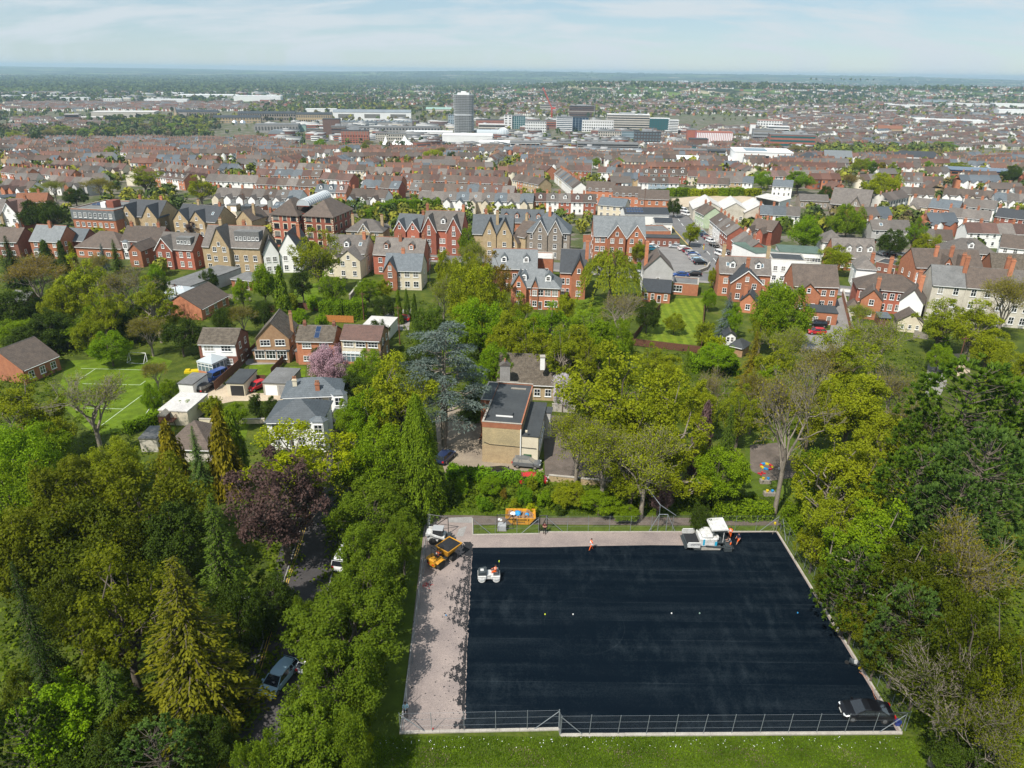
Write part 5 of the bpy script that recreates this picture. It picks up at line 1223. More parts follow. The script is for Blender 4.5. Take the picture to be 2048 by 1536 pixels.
TREES="""
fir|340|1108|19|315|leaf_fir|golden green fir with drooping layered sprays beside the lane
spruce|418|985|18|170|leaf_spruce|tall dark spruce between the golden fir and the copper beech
airy_a|545|912|15|215|leaf_copper|purple brown copper beech overhanging the lane
airy_a|588|853|14|215|leaf_yellow|yellow green tree in new leaf behind the copper beech
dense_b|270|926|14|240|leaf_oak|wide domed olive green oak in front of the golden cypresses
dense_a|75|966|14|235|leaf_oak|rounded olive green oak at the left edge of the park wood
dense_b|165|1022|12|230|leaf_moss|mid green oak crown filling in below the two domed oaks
broad_a|345|1010|11|150|leaf_dark|green tree squeezed between the domed oak and the dark spruce
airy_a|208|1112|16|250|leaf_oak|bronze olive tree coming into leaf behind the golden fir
spruce|20|1120|18|130|leaf_yew|almost black spruce at the left edge below the oaks
spruce|60|1262|14|140|leaf_yew|second black spruce lower down at the left edge
fir|205|1320|11|170|leaf_spruce|dull green fir low beside the golden fir
broad_a|108|1376|9|185|leaf_fresh|bright green young tree in the bottom corner of the wood
pine_a|300|1462|8|170|leaf_pineblue|blue green pine at the bottom edge left of the lane
dense_b|405|1440|6|110|leaf_dark|dark evergreen bush at the bottom edge beside the lane
dense_b|530|1155|7|110|leaf_dark|dark laurel mass under the copper beech beside the lane
pine_b|30|1420|10|150|leaf_yew|dark pine in the extreme bottom left corner
dense_a|180|1470|7|140|leaf_dark|dark shrubby tree below the bright green young tree
dense_a|748|900|8.8|165|leaf_cherry|first cherry of the lane row, beside the hall yard
dense_b|735|972|8.8|155|leaf_cherry|second cherry of the lane row from the hall yard
broad_a|803|1030|8.5|80|leaf_cherry|small cherry leaning towards the parked skid loader
dense_a|735|1064|8.8|130|leaf_cherry|third cherry of the lane row from the hall yard
dense_b|722|1126|8.8|160|leaf_cherry|fourth cherry of the lane row, level with the dumper
broad_a|597|1200|7|62|leaf_cherry|small round tree standing alone in the middle of the lane view
dense_a|682|1205|8.8|205|leaf_cherry|fifth cherry of the lane row, just above the silver car
dense_b|668|1302|8.8|185|leaf_cherry|sixth cherry of the lane row, right beside the silver car
dense_a|610|1422|8.8|185|leaf_cherry|seventh cherry of the lane row, below the silver car
dense_b|505|1480|9|115|leaf_cherry|last cherry of the lane row at the bottom edge
broad_c|690|1455|8|115|leaf_cherry|cherry beside the corner of the court at the bottom edge
broad_a|722|1468|4|44|leaf_yellow|small yellow bush at the foot of the cherries
airy_a|785|712|17|165|leaf_lime|tall bright green tree in front of the blue cedar
cone_big|830|795|17|130|leaf_cypress|feathery green conifer at the corner of the hall yard
broad_b|742|775|13|105|leaf_fresh|fresh green tree beside the slate roofed villa
dense_b|755|858|12|140|leaf_mid|rounded green tree between the cherries and the feathery conifer
broad_a|850|930|7|80|leaf_dark|dark shrub tree at the foot of the feathery conifer
golden_a|330|852|11|84|leaf_gold|golden cypress beside the hipped garage roof
golden_a|432|824|13|84|leaf_gold|taller golden cypress in front of the rock garden
spruce|382|850|12|72|leaf_pineblue|dark blue spruce standing between the two golden cypresses
cypress_a|458|828|11|55|leaf_cypress|dark cypress touching the taller golden cypress
twig_b|160|733|15|170|leaf_olive|half bare spreading tree in front of the football lawn
airy_b|20|765|13|150|leaf_lime|lime green tree beside the brown tiled house at the left edge
broad_a|70|850|9|110|leaf_mid|green tree below the half bare spreading tree
dense_b|215|885|8|110|leaf_olive|low olive tree along the bottom edge of the football lawn
broad_c|20|868|12|150|leaf_fresh|fresh green tree at the left edge above the oaks
broad_b|80|812|9|100|leaf_lime|yellow green tree between the brown tiled house and the half bare tree
twig_c|60|505|15|120|leaf_russet|russet budding tree at the left edge under the brick houses
airy_b|160|515|17|112|leaf_olive|tall olive green tree left of the bare brown tree
twig_b|245|528|16|112|leaf_bud|bare brown tree above the football goal
dense_b|62|402|11|58|leaf_dark|dark holm oak beside the half timbered house
dense_a|100|404|11|50|leaf_dark|second dark holm oak beside the mansard block
cone_up|85|482|8|40|leaf_dark|dark clipped conifer in front of the slate roofed brick house
cone_up|118|484|9|30|leaf_dark|dark conifer at the corner of the slate roofed brick house
cypress_a|139|487|9|20|leaf_gold|thin golden conifer next to the hipped brown roof
spruce|200|486|8|34|leaf_bluespruce|pale blue spruce in front of the hipped brown roof
spruce|224|478|10|42|leaf_spruce|dark spruce between the hipped roof and the brick house
twig_c|182|507|10|66|leaf_bud|budding brown tree below the pale blue spruce
spruce|8|470|14|68|leaf_yew|black yew at the left edge by the brown roofed house
dense_b|15|580|10|115|leaf_dark|dark evergreen at the left edge below the russet tree
broad_a|92|622|9|80|leaf_dark|dark tree below the olive green tree
broad_a|388|441|6|38|leaf_copper|purple leaved small tree by the stone gables
broad_a|74|372|8|34|leaf_lime|yellow green tree behind the holm oaks
twig_c|102|358|10|48|leaf_olive|olive tree behind the mansard block, left of the dark one
dense_b|146|376|8|50|leaf_dark|dark green tree behind the mansard block
twig_c|192|352|11|60|leaf_bud|grey budding tree behind the rooftop solar panels
airy_a|283|333|13|70|leaf_olive|olive tree among the terraces behind the stone gables
airy_b|396|352|13|62|leaf_lime|green tree behind the stone houses near the garages
shrub_a|190|455|4|44|leaf_yellow|yellow shrub in front of the mansard block
dense_a|308|530|6|34|leaf_fresh|fresh green bush beside the red and white gabled house
dense_b|316|548|7|36|leaf_dark|dark bush beside the white conservatory
dense_b|212|666|7|84|leaf_fresh|green bush at the top edge of the football lawn
twig_c|290|630|9|84|leaf_bud|brown budding bush behind the football goal
dense_a|355|640|8|78|leaf_dark|dark tree left of the detached house with white conservatory
twig_c|306|722|6|58|leaf_bud|brown bush on the right edge of the football lawn
dense_b|298|767|6|40|leaf_fresh|green bush beside the green shed
broad_a|335|760|5|40|leaf_mid|leafy bush behind the white garage
broad_b|125|642|6|90|leaf_mid|green tree behind the brown tiled house
dense_b|60|652|6|110|leaf_dark|dark tree behind the brown tiled house at the left edge
broad_a|172|640|8|70|leaf_olive|olive bush between the green tree and the lawn
broad_a|200|600|9|90|leaf_mid|green tree in the thicket above the lawn, left of the bare one
dense_b|260|610|8|90|leaf_dark|dark thicket tree under the bare brown tree
broad_b|330|612|7|60|leaf_olive|olive bush in front of the bungalow
airy_a|628|458|17|108|leaf_lime|tall lime green tree in front of the brick office block
dense_a|522|530|11|48|leaf_mid|green tree beside the little brick lodge
cone_up|557|536|13|42|leaf_cypress|fat green cypress on the sloping lawn
shrub_b|580|584|5|32|leaf_olive|olive shrub below the fat cypress
shrub_a|622|590|4|32|leaf_fresh|clipped bush on the sloping lawn
dense_b|415|538|6|34|leaf_dark|dark bush beside the flat roofed annexe
twig_c|480|606|8|64|leaf_bud|brown bush behind the first detached house
broad_c|524|604|7|54|leaf_dark|dark bush behind the buff gabled house
broad_c|445|618|7|50|leaf_dark|dark bush between the bungalow and the detached houses
broad_a|600|618|5|40|leaf_fresh|bright bush by the red garden fence
shrub_a|640|628|4|36|leaf_fresh|bright bush beside the orange fence
broad_a|735|560|7|60|leaf_mid|green bush beside the red and cream house
dense_b|765|592|6|50|leaf_dark|dark bush above the white flat garage
broad_a|768|560|6|36|leaf_lime|lime bush in front of the red and cream house
cone_up|795|582|8|22|leaf_cypress|small cypress, the one nearest the white flat garage
cone_up|812|580|7|16|leaf_spruce|small dark cypress, middle of three by the drive
cone_up|828|590|8|18|leaf_spruce|small dark cypress against the big trees
dense_b|935|456|9|38|leaf_cypress|dark rounded tree in front of the red twin gables
twig_c|945|474|14|58|leaf_olive|pale budding tree below the red twin gables
dense_a|895|506|13|58|leaf_lime|bright lime tree beside the scaffolded house
dense_b|944|506|12|50|leaf_lime|bright lime tree left of the russet one
airy_a|987|508|16|78|leaf_russet|russet leaved tree against the red brick mansion
dense_b|948|530|17|118|leaf_lime|big rounded lime green tree left of the mansion
twig_c|885|545|14|62|leaf_olive|half bare tree on the left flank of the big lime tree
dense_a|960|600|14|105|leaf_fresh|fresh green tree in front of the big lime tree
broad_a|1040|628|12|74|leaf_mid|green tree at the foot of the mansion
airy_b|1100|606|13|88|leaf_fresh|slender stemmed green tree in front of the mansion door
airy_a|1178|622|13|92|leaf_mid|green tree between the mansion lawn and the willow
dense_b|860|615|11|78|leaf_spruce|dark evergreen left of the fresh green tree
broad_b|1010|650|11|80|leaf_lime|lime tree behind the old tiled roof
tall_a|1085|660|11|66|leaf_lime|narrow lime tree behind the white chimney
cedar|880|655|20|190|leaf_cedar|blue grey cedar with level plates of needles beside the yard
deodar|946|716|11|92|leaf_spruce|dark conifer between the cedar and the hall
willow|1225|497|15|108|leaf_willow|golden weeping willow beside the grey gabled house
twig_b|1243|580|13|94|leaf_bud|bare tree in front of the willow
dense_b|1298|600|8|54|leaf_dark|dark bush at the corner of the striped lawn
dense_b|1351|628|5|42|leaf_olive|round bush standing on the striped lawn
fir|1462|583|11|60|leaf_bluespruce|blue fir in front of the brick villa with dormers
fir|1516|660|12|76|leaf_gold|bright golden conifer beside the summerhouse
shrub_a|1412|645|5|50|leaf_olive|olive shrub at the edge of the striped lawn
broad_a|1420|578|6|34|leaf_fresh|fresh shrub beside the brick garage
shrub_a|1432|672|5|50|leaf_yellow|yellow shrub by the summerhouse path
dense_a|1440|690|6|86|leaf_fresh|rounded bright hedge bush below the summerhouse
dense_b|1572|566|15|120|leaf_mid|large rounded green tree below the brick house with flat extension
deodar|1378|690|12|52|leaf_cypress|green conifer below the brown lawn fence
airy_a|1235|694|20|225|leaf_lime|tall spreading lime green tree right of the hall
airy_b|1335|752|18|175|leaf_lime|second tall lime green tree nearer the golden conifer
twig_c|1160|812|13|140|leaf_lime|lime tree overhanging the corner of the hall
twig_c|1300|852|14|180|leaf_lime|lime tree over the nursery terrace
twig_c|1215|835|14|165|leaf_lime|lime tree in the middle of the nursery terrace
broad_c|1128|752|7|44|blossom_white|magnolia in pale pink and white blossom beside the hall
cone_up|1416|812|13|60|leaf_heather|brown leaved conifer beside the dark green one
deodar|1466|808|15|88|leaf_spruce|dark green drooping conifer beside the play lawn
airy_b|1350|898|9|150|leaf_lime|low lime tree above the paving machine
airy_a|1270|905|9|130|leaf_olive|low olive tree on the bank above the court
broad_c|1322|955|6|66|leaf_heather|purple weeping bush on the bank
dense_b|1405|1008|5|46|leaf_dark|dark shrub with yellow flowers behind the paver
broad_b|1450|890|10|110|leaf_mid|green tree in front of the drooping conifer
twig_b|1608|716|23|175|leaf_bud|tall bare pale tree above the back corner of the court
twig_c|1520|735|12|80|leaf_bud|bare tree below the golden conifer
twig_b|1440|735|11|70|leaf_bud|small bare tree below the bright hedge bush
airy_a|1490|775|11|90|leaf_olive|olive tree between the bare ones and the play lawn
broad_a|1400|765|11|80|leaf_lime|lime tree below the green conifer
airy_a|1700|662|14|130|leaf_olive|olive tree below the back lane parking
twig_a|1762|642|13|140|leaf_olive|budding tree below the row of brick backs
broad_b|1722|742|14|140|leaf_lime|yellow green tree in the middle of the right hand wood
twig_b|1805|722|14|108|leaf_bud|bare tree left of the track
twig_a|1660|690|12|110|leaf_bud|bare grey tree beside the back lane
airy_b|1700|868|15|170|leaf_lime|lime tree right of the tall bare tree
airy_a|1690|968|13|140|leaf_olive|olive tree above the right fence of the court
broad_b|1790|830|13|130|leaf_lime|lime tree beside the big pine
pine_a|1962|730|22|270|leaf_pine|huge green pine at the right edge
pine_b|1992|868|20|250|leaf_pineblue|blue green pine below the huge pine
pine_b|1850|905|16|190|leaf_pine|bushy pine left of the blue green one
airy_b|1765|1010|14|180|leaf_mid|mid green tree in the middle of the wood right of the court
pine_a|1722|1105|11|140|leaf_pine|young pine leaning over the right fence
twig_a|1965|1045|16|180|leaf_bud|bare branched tree under the blue green pine
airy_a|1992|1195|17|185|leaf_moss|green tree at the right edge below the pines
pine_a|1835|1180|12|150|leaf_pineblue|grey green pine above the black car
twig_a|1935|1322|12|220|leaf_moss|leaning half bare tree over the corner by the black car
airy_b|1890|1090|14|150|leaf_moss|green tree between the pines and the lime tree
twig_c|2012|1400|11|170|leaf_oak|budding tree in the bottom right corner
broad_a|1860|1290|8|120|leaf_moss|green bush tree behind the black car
broad_a|1780|1000|9|100|leaf_dark|dark bush in the shade of the olive trees
dense_b|1950|1470|6|150|leaf_dark|dark bush at the bottom right corner
broad_b|1640|1050|7|80|leaf_lime|olive bush just outside the right fence near the back corner
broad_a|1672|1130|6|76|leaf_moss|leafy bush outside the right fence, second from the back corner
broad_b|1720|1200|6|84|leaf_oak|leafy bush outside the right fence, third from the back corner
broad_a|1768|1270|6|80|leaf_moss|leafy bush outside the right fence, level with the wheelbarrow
dense_b|1703|410|13|78|leaf_mid|big green tree above the house with four white dormers
dense_a|1618|432|13|66|leaf_fresh|bright green tree beside the green flat roof
broad_a|1675|492|9|68|leaf_olive|olive tree in front of the white dormers
dense_b|1790|460|9|60|leaf_dark|dark tree along the wall of the small car park
airy_a|1838|436|12|42|leaf_fresh|slim fresh green tree by the small car park
dense_b|1862|468|8|62|leaf_lime|lime green round tree right of the small car park
broad_c|1810|515|6|36|leaf_lime|small lime tree beside the tall brick chimney
twig_c|1728|605|8|64|leaf_olive|budding tree in the garden behind the hipped house
airy_a|1898|600|12|110|leaf_olive|olive tree in front of the tall cream terrace
airy_b|1962|602|13|108|leaf_lime|lime tree in front of the tall cream terrace
twig_c|2032|545|16|108|leaf_bud|budding brown tree at the right edge by the cream terrace
broad_a|1990|660|9|90|leaf_lime|lime bush beside the sandy yard
broad_b|2035|700|10|90|leaf_lime|yellow green tree at the right edge above the huge pine
dense_b|1885|690|6|50|leaf_mid|clipped green bush beside the track
dense_b|1775|347|13|80|leaf_yellow|round golden green oak among the terraces
dense_a|1600|345|11|70|leaf_fresh|fresh green tree beside the open metal shed
dense_b|1527|342|10|45|leaf_fresh|fresh green tree left of the open metal shed
twig_c|1705|345|11|45|leaf_russet|russet tree left of the golden green oak
dense_b|1655|372|8|30|leaf_dark|dark tree between the fresh green and the russet
broad_a|1384|448|8|40|leaf_olive|street tree standing on the pavement of the hill street
broad_a|1324|394|6|32|blossom_pink|pink cherry behind the white warehouse
dense_b|1350|397|8|30|leaf_dark|dark tree beside the pink cherry at the street top
broad_a|1213|485|6|30|leaf_lime|lime street tree at the left of the twin gabled flats
broad_a|1280|485|7|34|leaf_lime|lime street tree at the right of the twin gabled flats
broad_a|1428|537|6|22|leaf_lime|lime bush on the corner of the crossing
broad_c|652|698|8|88|blossom_pink|big cherry in pink blossom in front of the detached houses
dense_a|640|698|7|50|leaf_dark|dark tree half hidden by the pink cherry
dense_b|735|702|8|78|leaf_mid|green tree right of the last detached house
broad_a|702|748|6|58|leaf_dark|dark bush beside the slate roofed villa
shrub_b|420|790|4|50|leaf_olive|olive shrub at the bend of the gravel drive
broad_a|470|806|5|48|leaf_mid|green bush in the rock garden
shrub_a|510|790|4|40|leaf_dark|dark shrub in front of the twin garages
broad_a|540|795|5|46|leaf_dark|dark bush beside the slate roofed villa drive
shrub_a|440|828|3|40|leaf_yellow|yellow shrub along the rock garden wall
shrub_a|370|800|3|34|leaf_mid|green shrub beside the white flat garage roof
shrub_a|700|830|4|34|leaf_olive|variegated shrub beside the villa garden shed
shrub_a|924|954|2.8|36|leaf_hedge|yellow green shrub on the bank below the yard, first from the cherries
shrub_a|968|993|2.2|40|leaf_shrub|round bright shrub on the bank nearest the skip
shrub_a|1030|1000|1.9|32|leaf_olive|olive shrub right behind the skip
shrub_b|1062|1005|1.9|30|leaf_yellow|clipped yellow shrub behind the skip
shrub_a|1048|976|2.8|40|leaf_shrub|large bright shrub on the bank above the skip
shrub_b|1008|974|2.2|16|leaf_russet|small red leaved shrub on the bank
dense_b|980|956|2.8|50|leaf_fresh|dense green shrub under the yard edge
shrub_a|1087|983|2.2|40|leaf_fresh|fresh green shrub on the bank above the gate
shrub_b|1064|953|2.2|26|leaf_olive|olive topiary shrub by the parked cars
dense_b|1140|970|3.3|78|leaf_lime|lime bush along the nursery terrace wall
broad_a|1200|988|3.3|84|leaf_mid|green bush on the bank below the terrace wall
shrub_a|900|983|2.2|40|leaf_dark|dark shrub at the foot of the feathery conifer on the bank
shrub_b|1120|1008|1.7|26|leaf_dark|dark shrub near the path above the gate
broad_a|1250|1013|2.2|60|leaf_mid|low green bush on the bank above the walking man
shrub_a|1590|1010|4|60|leaf_mid|green shrub under the tall bare tree
dense_b|640|278|13|24|leaf_fresh|fresh green tree among terraces below the red office block
broad_a|694|293|11|30|leaf_lime|lime tree in the terraces left of the white marquee
twig_c|735|278|12|22|leaf_bud|budding tree behind the lime tree near the marquee
tall_a|731|284|12|20|leaf_olive|upright olive tree near the marquee
broad_b|866|297|12|40|leaf_yellow|yellow green tree in front of the shopping centre
twig_c|880|292|12|26|leaf_bud|grey tree right of the yellow green one
dense_b|903|303|10|22|leaf_dark|dark round tree at the end of the long brown roof
broad_a|935|318|7|20|leaf_lime|lime bush by the terraces below the shopping centre
broad_a|219|294|10|28|leaf_olive|olive tree in the terraces at the left
broad_a|330|308|7|14|leaf_dark|dark small tree between two terraces at the left
broad_a|1193|316|8|20|leaf_mid|green tree among the white terraces
broad_a|1238|316|9|24|leaf_mid|green tree behind the white terraces right of the other
dense_b|1890|283|13|46|leaf_fresh|bright green tree right of the red brick school
dense_a|1740|318|10|26|leaf_fresh|green tree left of the red brick school
tall_a|1765|322|11|20|leaf_gold|dark gold conifer among the pines near the school
tall_a|1786|322|11|20|leaf_olive|olive conifer in the group near the school
tall_a|1750|322|11|22|leaf_spruce|dark conifer in the group near the school
dense_b|1725|318|10|34|leaf_olive|olive round tree at the left of the conifer group
twig_c|1595|290|12|38|leaf_bud|grey budding tree below the glass fronted office
twig_c|1480|265|13|36|leaf_bud|grey budding tree right of the pink striped building
twig_c|1550|285|12|26|leaf_bud|grey budding tree by the brick office
dense_a|1860|322|8|18|leaf_fresh|small green tree by the grey church hall
broad_a|1920|325|8|50|leaf_olive|olive tree behind the brick school with solar roof
dense_b|2035|332|11|46|leaf_dark|dark pine like tree at the right edge by the solar roof
broad_a|30|262|13|38|leaf_lime|lime tree at the left end of the long tree belt
dense_b|68|266|13|30|leaf_dark|dark tree in the tree belt, second from its left end
twig_c|100|258|13|44|leaf_bud|brown tree in the tree belt left of the big green one
broad_b|118|250|14|40|leaf_olive|big olive tree in the tree belt
twig_c|150|254|13|34|leaf_bud|brown tree in the tree belt right of the big olive
broad_a|165|258|12|26|leaf_mid|green tree in the middle of the tree belt
broad_a|192|255|13|30|leaf_mid|bright tree right of the middle of the tree belt
dense_b|222|254|13|34|leaf_lime|lime tree near the right end of the tree belt
dense_a|245|248|13|22|leaf_dark|dark tree at the right end of the tree belt
dense_a|225|232|13|28|leaf_dark|dark cedar in front of the long pale works roof
broad_b|270|234|13|44|leaf_olive|olive tree below the long pale works roof
broad_b|310|228|13|46|leaf_olive|pale olive tree left of the church spire
twig_c|285|245|13|40|leaf_bud|grey tree in the park belt
broad_b|350|245|13|42|leaf_mid|green tree below the church spire
broad_a|385|236|13|40|leaf_olive|olive tree right of the church spire
broad_a|400|248|12|26|leaf_lime|lime tree at the right of the park belt
airy_a|1060|640|13|90|leaf_lime|lime tree behind the ridge of the old tiled house
airy_b|1130|655|13|85|leaf_olive|slender olive tree right of the narrow lime tree
airy_a|1175|668|12|85|leaf_lime|lime tree above the pale magnolia
broad_b|1215|655|11|80|leaf_mid|green tree below the willow and bare tree
airy_b|1040|588|12|64|leaf_lime|lime tree touching the mansion corner
broad_a|915|640|12|90|leaf_mid|green tree between the dark evergreen and the big lime
dense_b|990|690|9|80|leaf_fresh|fresh green tree above the hall roof
broad_b|840|690|8|64|leaf_dark|dark tree under the cedar near the drive
airy_a|1310|690|9|80|leaf_olive|olive tree under the brown lawn fence
broad_a|1340|712|8|80|leaf_lime|lime bush tree below the brown lawn fence
airy_b|1560|690|12|90|leaf_lime|lime tree right of the golden conifer
broad_a|1545|735|9|90|leaf_mid|green tree under the golden conifer
twig_c|1580|650|12|90|leaf_olive|budding tree left of the back lane
broad_b|1640|760|13|110|leaf_lime|lime tree behind the tall bare pale tree
airy_a|1750|905|13|150|leaf_lime|lime tree in the heart of the right wood
broad_a|1660|900|10|110|leaf_mid|green tree right behind the tall bare pale tree
twig_a|1840|800|13|120|leaf_bud|grey budding tree below the track
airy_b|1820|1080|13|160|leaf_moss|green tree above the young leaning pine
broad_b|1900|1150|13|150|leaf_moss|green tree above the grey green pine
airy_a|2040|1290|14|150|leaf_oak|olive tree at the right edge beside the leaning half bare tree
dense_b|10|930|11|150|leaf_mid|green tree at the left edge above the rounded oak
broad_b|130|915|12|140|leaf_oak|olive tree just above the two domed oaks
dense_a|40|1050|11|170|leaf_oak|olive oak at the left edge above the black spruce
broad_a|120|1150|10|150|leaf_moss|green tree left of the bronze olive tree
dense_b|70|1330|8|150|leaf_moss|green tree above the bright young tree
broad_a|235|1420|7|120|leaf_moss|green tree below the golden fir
broad_c|460|1180|9|100|leaf_dark|dark tree right of the dark spruce
dense_b|455|1300|5|70|leaf_dark|dark bush in the lane hedge beside the street lamp
dense_a|420|1375|5|80|leaf_yew|black bush in the lane hedge below the street lamp
airy_b|300|560|14|95|leaf_olive|olive tree right of the bare brown tree
broad_b|120|560|13|90|leaf_lime|lime tree between the russet and olive green trees
airy_a|200|575|13|90|leaf_lime|lime tree in front of the bare brown tree
dense_b|30|640|6|90|leaf_mid|green tree at the left edge behind the brown tiled house
broad_a|480|560|8|40|leaf_mid|green tree behind the bungalow
broad_b|560|640|5|50|leaf_fresh|fresh green bush below the red brown garden fence
broad_a|700|660|5|46|leaf_mid|green bush right of the orange fence
dense_b|755|640|6|44|leaf_dark|dark bush beside the parked red car
airy_a|660|540|11|60|leaf_mid|green tree in front of the cream gables
broad_a|600|540|9|50|leaf_dark|dark tree under the tall lime green tree
broad_a|1130|590|8|50|leaf_lime|lime bush on the mansion lawn
dense_b|1240|640|9|60|leaf_mid|green tree at the left of the striped lawn
broad_a|1470|610|8|44|leaf_fresh|fresh bush below the brick villa
airy_b|1530|620|10|60|leaf_olive|olive tree left of the large rounded tree
dense_b|700|800|7|70|leaf_mid|green tree right of the slate villas
airy_b|690|870|10|90|leaf_lime|lime tree between the yellow green tree and the cherries
pine_b|2045|770|19|210|leaf_pine|bushy green pine at the right edge beside the huge pine
pine_a|1880|830|16|170|leaf_pine|green pine left of the huge pine
pine_b|1930|960|16|200|leaf_pineblue|blue green pine under the bushy pines
tall_a|1015|612|14|60|leaf_lime|tall narrow lime tree left of the mansion door
tall_a|1075|618|13|60|leaf_fresh|tall narrow green tree in front of the mansion windows
tall_a|1150|640|13|64|leaf_lime|tall narrow lime tree between the mansion lawn and the magnolia
tall_a|1205|630|13|64|leaf_mid|tall narrow green tree under the willow
"""
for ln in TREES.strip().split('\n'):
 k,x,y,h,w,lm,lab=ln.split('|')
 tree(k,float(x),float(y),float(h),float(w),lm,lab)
# hedges: one clipped body of leaves each
def hedge(pxs,width,h,leafm,label,dens=60,size=.3):
 rs=np.random.RandomState(len(label));pts=[G(*p)for p in pxs];p0=pts[0];Ps=[];Ns=[]
 core=MB()
 for a,b in zip(pts,pts[1:]):
  d=Vector((b.x-a.x,b.y-a.y,0));L=d.length;d.normalize();n_=Vector((-d.y,d.x,0));z0=gz(a.x,a.y)
  for side,area in(('f',L*h),('b',L*h),('t',L*width),('e',2*width*h)):
   k=max(4,int(area*dens));u=rs.rand(k)*L;v=rs.uniform(-.5,.5,k)*width;w=rs.rand(k)*h;nn=np.zeros((k,3))
   if side=='f':v[:]=-width/2;nn[:]=-np.array(n_)
   if side=='b':v[:]=width/2;nn[:]=np.array(n_)
   if side=='t':w[:]=h;nn[:,2]=1
   if side=='e':u=np.where(rs.rand(k)<.5,0,L);nn[:]=np.array(d)
   bulge=.12*np.sin(u*1.3+h)+.08*np.sin(u*3.1)
   P=np.array([a.x-p0.x,a.y-p0.y,z0-p0.z])+u[:,None]*np.array(d)+v[:,None]*np.array(n_)*(1+bulge[:,None])+np.stack([0*w,0*w,w*(1+bulge*.5)],1)
   Ps.append(P+rs.normal(0,.09,(k,3)));Ns.append(unit(nn+rs.normal(0,.5,(k,3))))
  M=Matrix.Translation((a.x-p0.x,a.y-p0.y,z0-p0.z))@Matrix.Rotation(math.atan2(d.y,d.x),4,'Z')
  core.box(0,L,-width*.42,width*.42,0,h*.93,0,M)
 V,Fq=leaf_quads(np.concatenate(Ps),np.concatenate(Ns),size*rs.uniform(.6,1.3,sum(map(len,Ps))),.7,rs)
 r=thing('hedge',label,'hedge',p0);put('foliage',np_mesh('hedge_foliage',V,Fq,[leafm],tone=rs.rand(len(Fq))),r);core.build('stems',['leaf_dark'],r)
hedge([(646,634),(690,637),(733,634)],4.0,4.2,'leaf_hedge','tall clipped green hedge behind the orange fence')
hedge([(1430,1034),(1540,1034)],2.2,1.9,'leaf_mid','low dark green hedge beside the dirt path behind the paver')
hedge([(1880,690),(1890,730),(1900,757)],2.0,2.0,'leaf_hedge','clipped hedge along the track')
hedge([(762,437),(800,427),(880,425)],5.0,5.5,'leaf_fresh','long tall clipped hedge behind the red twin gables',30,.4)
hedge([(735,443),(765,432)],4.0,4.0,'leaf_hedge','yellow green hedge beside the brick office block',30,.4)
hedge([(1380,738),(1470,740)],5.0,2.5,'leaf_fresh','bright ground hugging hedge below the lawn',40)
hedge([(255,868),(305,850),(325,830)],1.6,1.8,'leaf_hedge','clipped hedge along the lower edge of the football lawn')
hedge([(1275,537),(1293,538)],1.2,1.6,'leaf_fresh','clipped hedge beside the grey gabled house')
hedge([(896,952),(1000,962),(1085,968)],2.2,1.4,'leaf_shrub','green hedge between the yard and the bank')
for k,(x0,x1,y,lm,lab)in enumerate([(1288,1330,392,'leaf_dark','dark shrub belt below the brown terrace, end by the flats'),(1332,1372,391,'leaf_mid','green shrub belt below the brown terrace, by the street top'),(1374,1430,391,'leaf_yellow','yellow flowering gorse belt above the waste ground'),(1432,1480,391,'leaf_mid','green scrub belt above the waste ground'),(1482,1516,390,'leaf_yellow','yellow scrub belt beside the open metal shed')]):
 hedge([(x0,y),((x0+x1)/2,y+1.5),(x1,y)],4.0,3.2+.5*(k%2),lm,lab,18,.6)
hedge([(1552,458),(1580,462)],4,4.5,'leaf_mid','ivy covered mound beside the white sawtooth sheds',25,.5)
# undergrowth: brambles, ivy and nettles between the trunks
rs=np.random.RandomState(77);Ps=[];hh=[]
def scatter(poly,n,hmax):
 xs=[p[0]for p in poly];ys_=[p[1]for p in poly]
 def inside(x,y):
  c=False
  for(xa,ya),(xb,yb)in zip(poly,poly[1:]+poly[:1]):
   if(ya>y)!=(yb>y)and x<(xb-xa)*(y-ya)/(yb-ya)+xa:c=not c
  return c
 k=0
 while k<n:
  x,y=rs.uniform(min(xs),max(xs)),rs.uniform(min(ys_),max(ys_))
  if inside(x,y):
   p=G(x,y);m=10;r=rs.uniform(.3,.9);k+=1;hz=rs.uniform(.2,hmax)
   for _ in range(m):Ps.append((p.x+rs.normal(0,r*.6),p.y+rs.normal(0,r*.6),p.z+abs(rs.normal(0,.45))*hz))
scatter([(0,480),(340,560),(520,610),(330,690),(130,715),(95,800),(0,830)],1500,2.2)
scatter([(0,830),(110,800),(250,870),(330,900),(480,880),(655,900),(560,1330),(470,1536),(0,1536)],2200,1.6)
scatter([(670,860),(860,860),(880,1000),(838,1035),(790,1250),(730,1500),(560,1536),(640,1150)],900,1.0)
scatter([(790,590),(1010,640),(1100,640),(1250,680),(1265,700),(1400,700),(1480,735),(1600,700),(1850,700),(1870,800),(1700,880),(1480,860),(1260,850),(1110,800),(970,780),(860,800),(800,700)],2600,1.6)
scatter([(1090,960),(1290,985),(1500,990),(1560,1020),(1300,1024),(1000,1024),(880,1020),(890,950)],700,.9)
scatter([(1560,1000),(1640,1000),(1900,760),(2048,740),(2048,1536),(1870,1500),(1815,1420),(1640,1140)],2400,1.6)
scatter([(1060,610),(1270,605),(1260,690),(1090,680)],250,1.0)
P=np.array(Ps);V,Fq=leaf_quads(P,unit(rs.normal(size=P.shape)*.7+np.array([0,0,1])),.42*rs.uniform(.5,1.4,len(P)),.75,rs)
o=put('undergrowth',np_mesh('undergrowth',V,Fq,['undergrowth'],tone=rs.rand(len(P))));o['kind']='stuff'
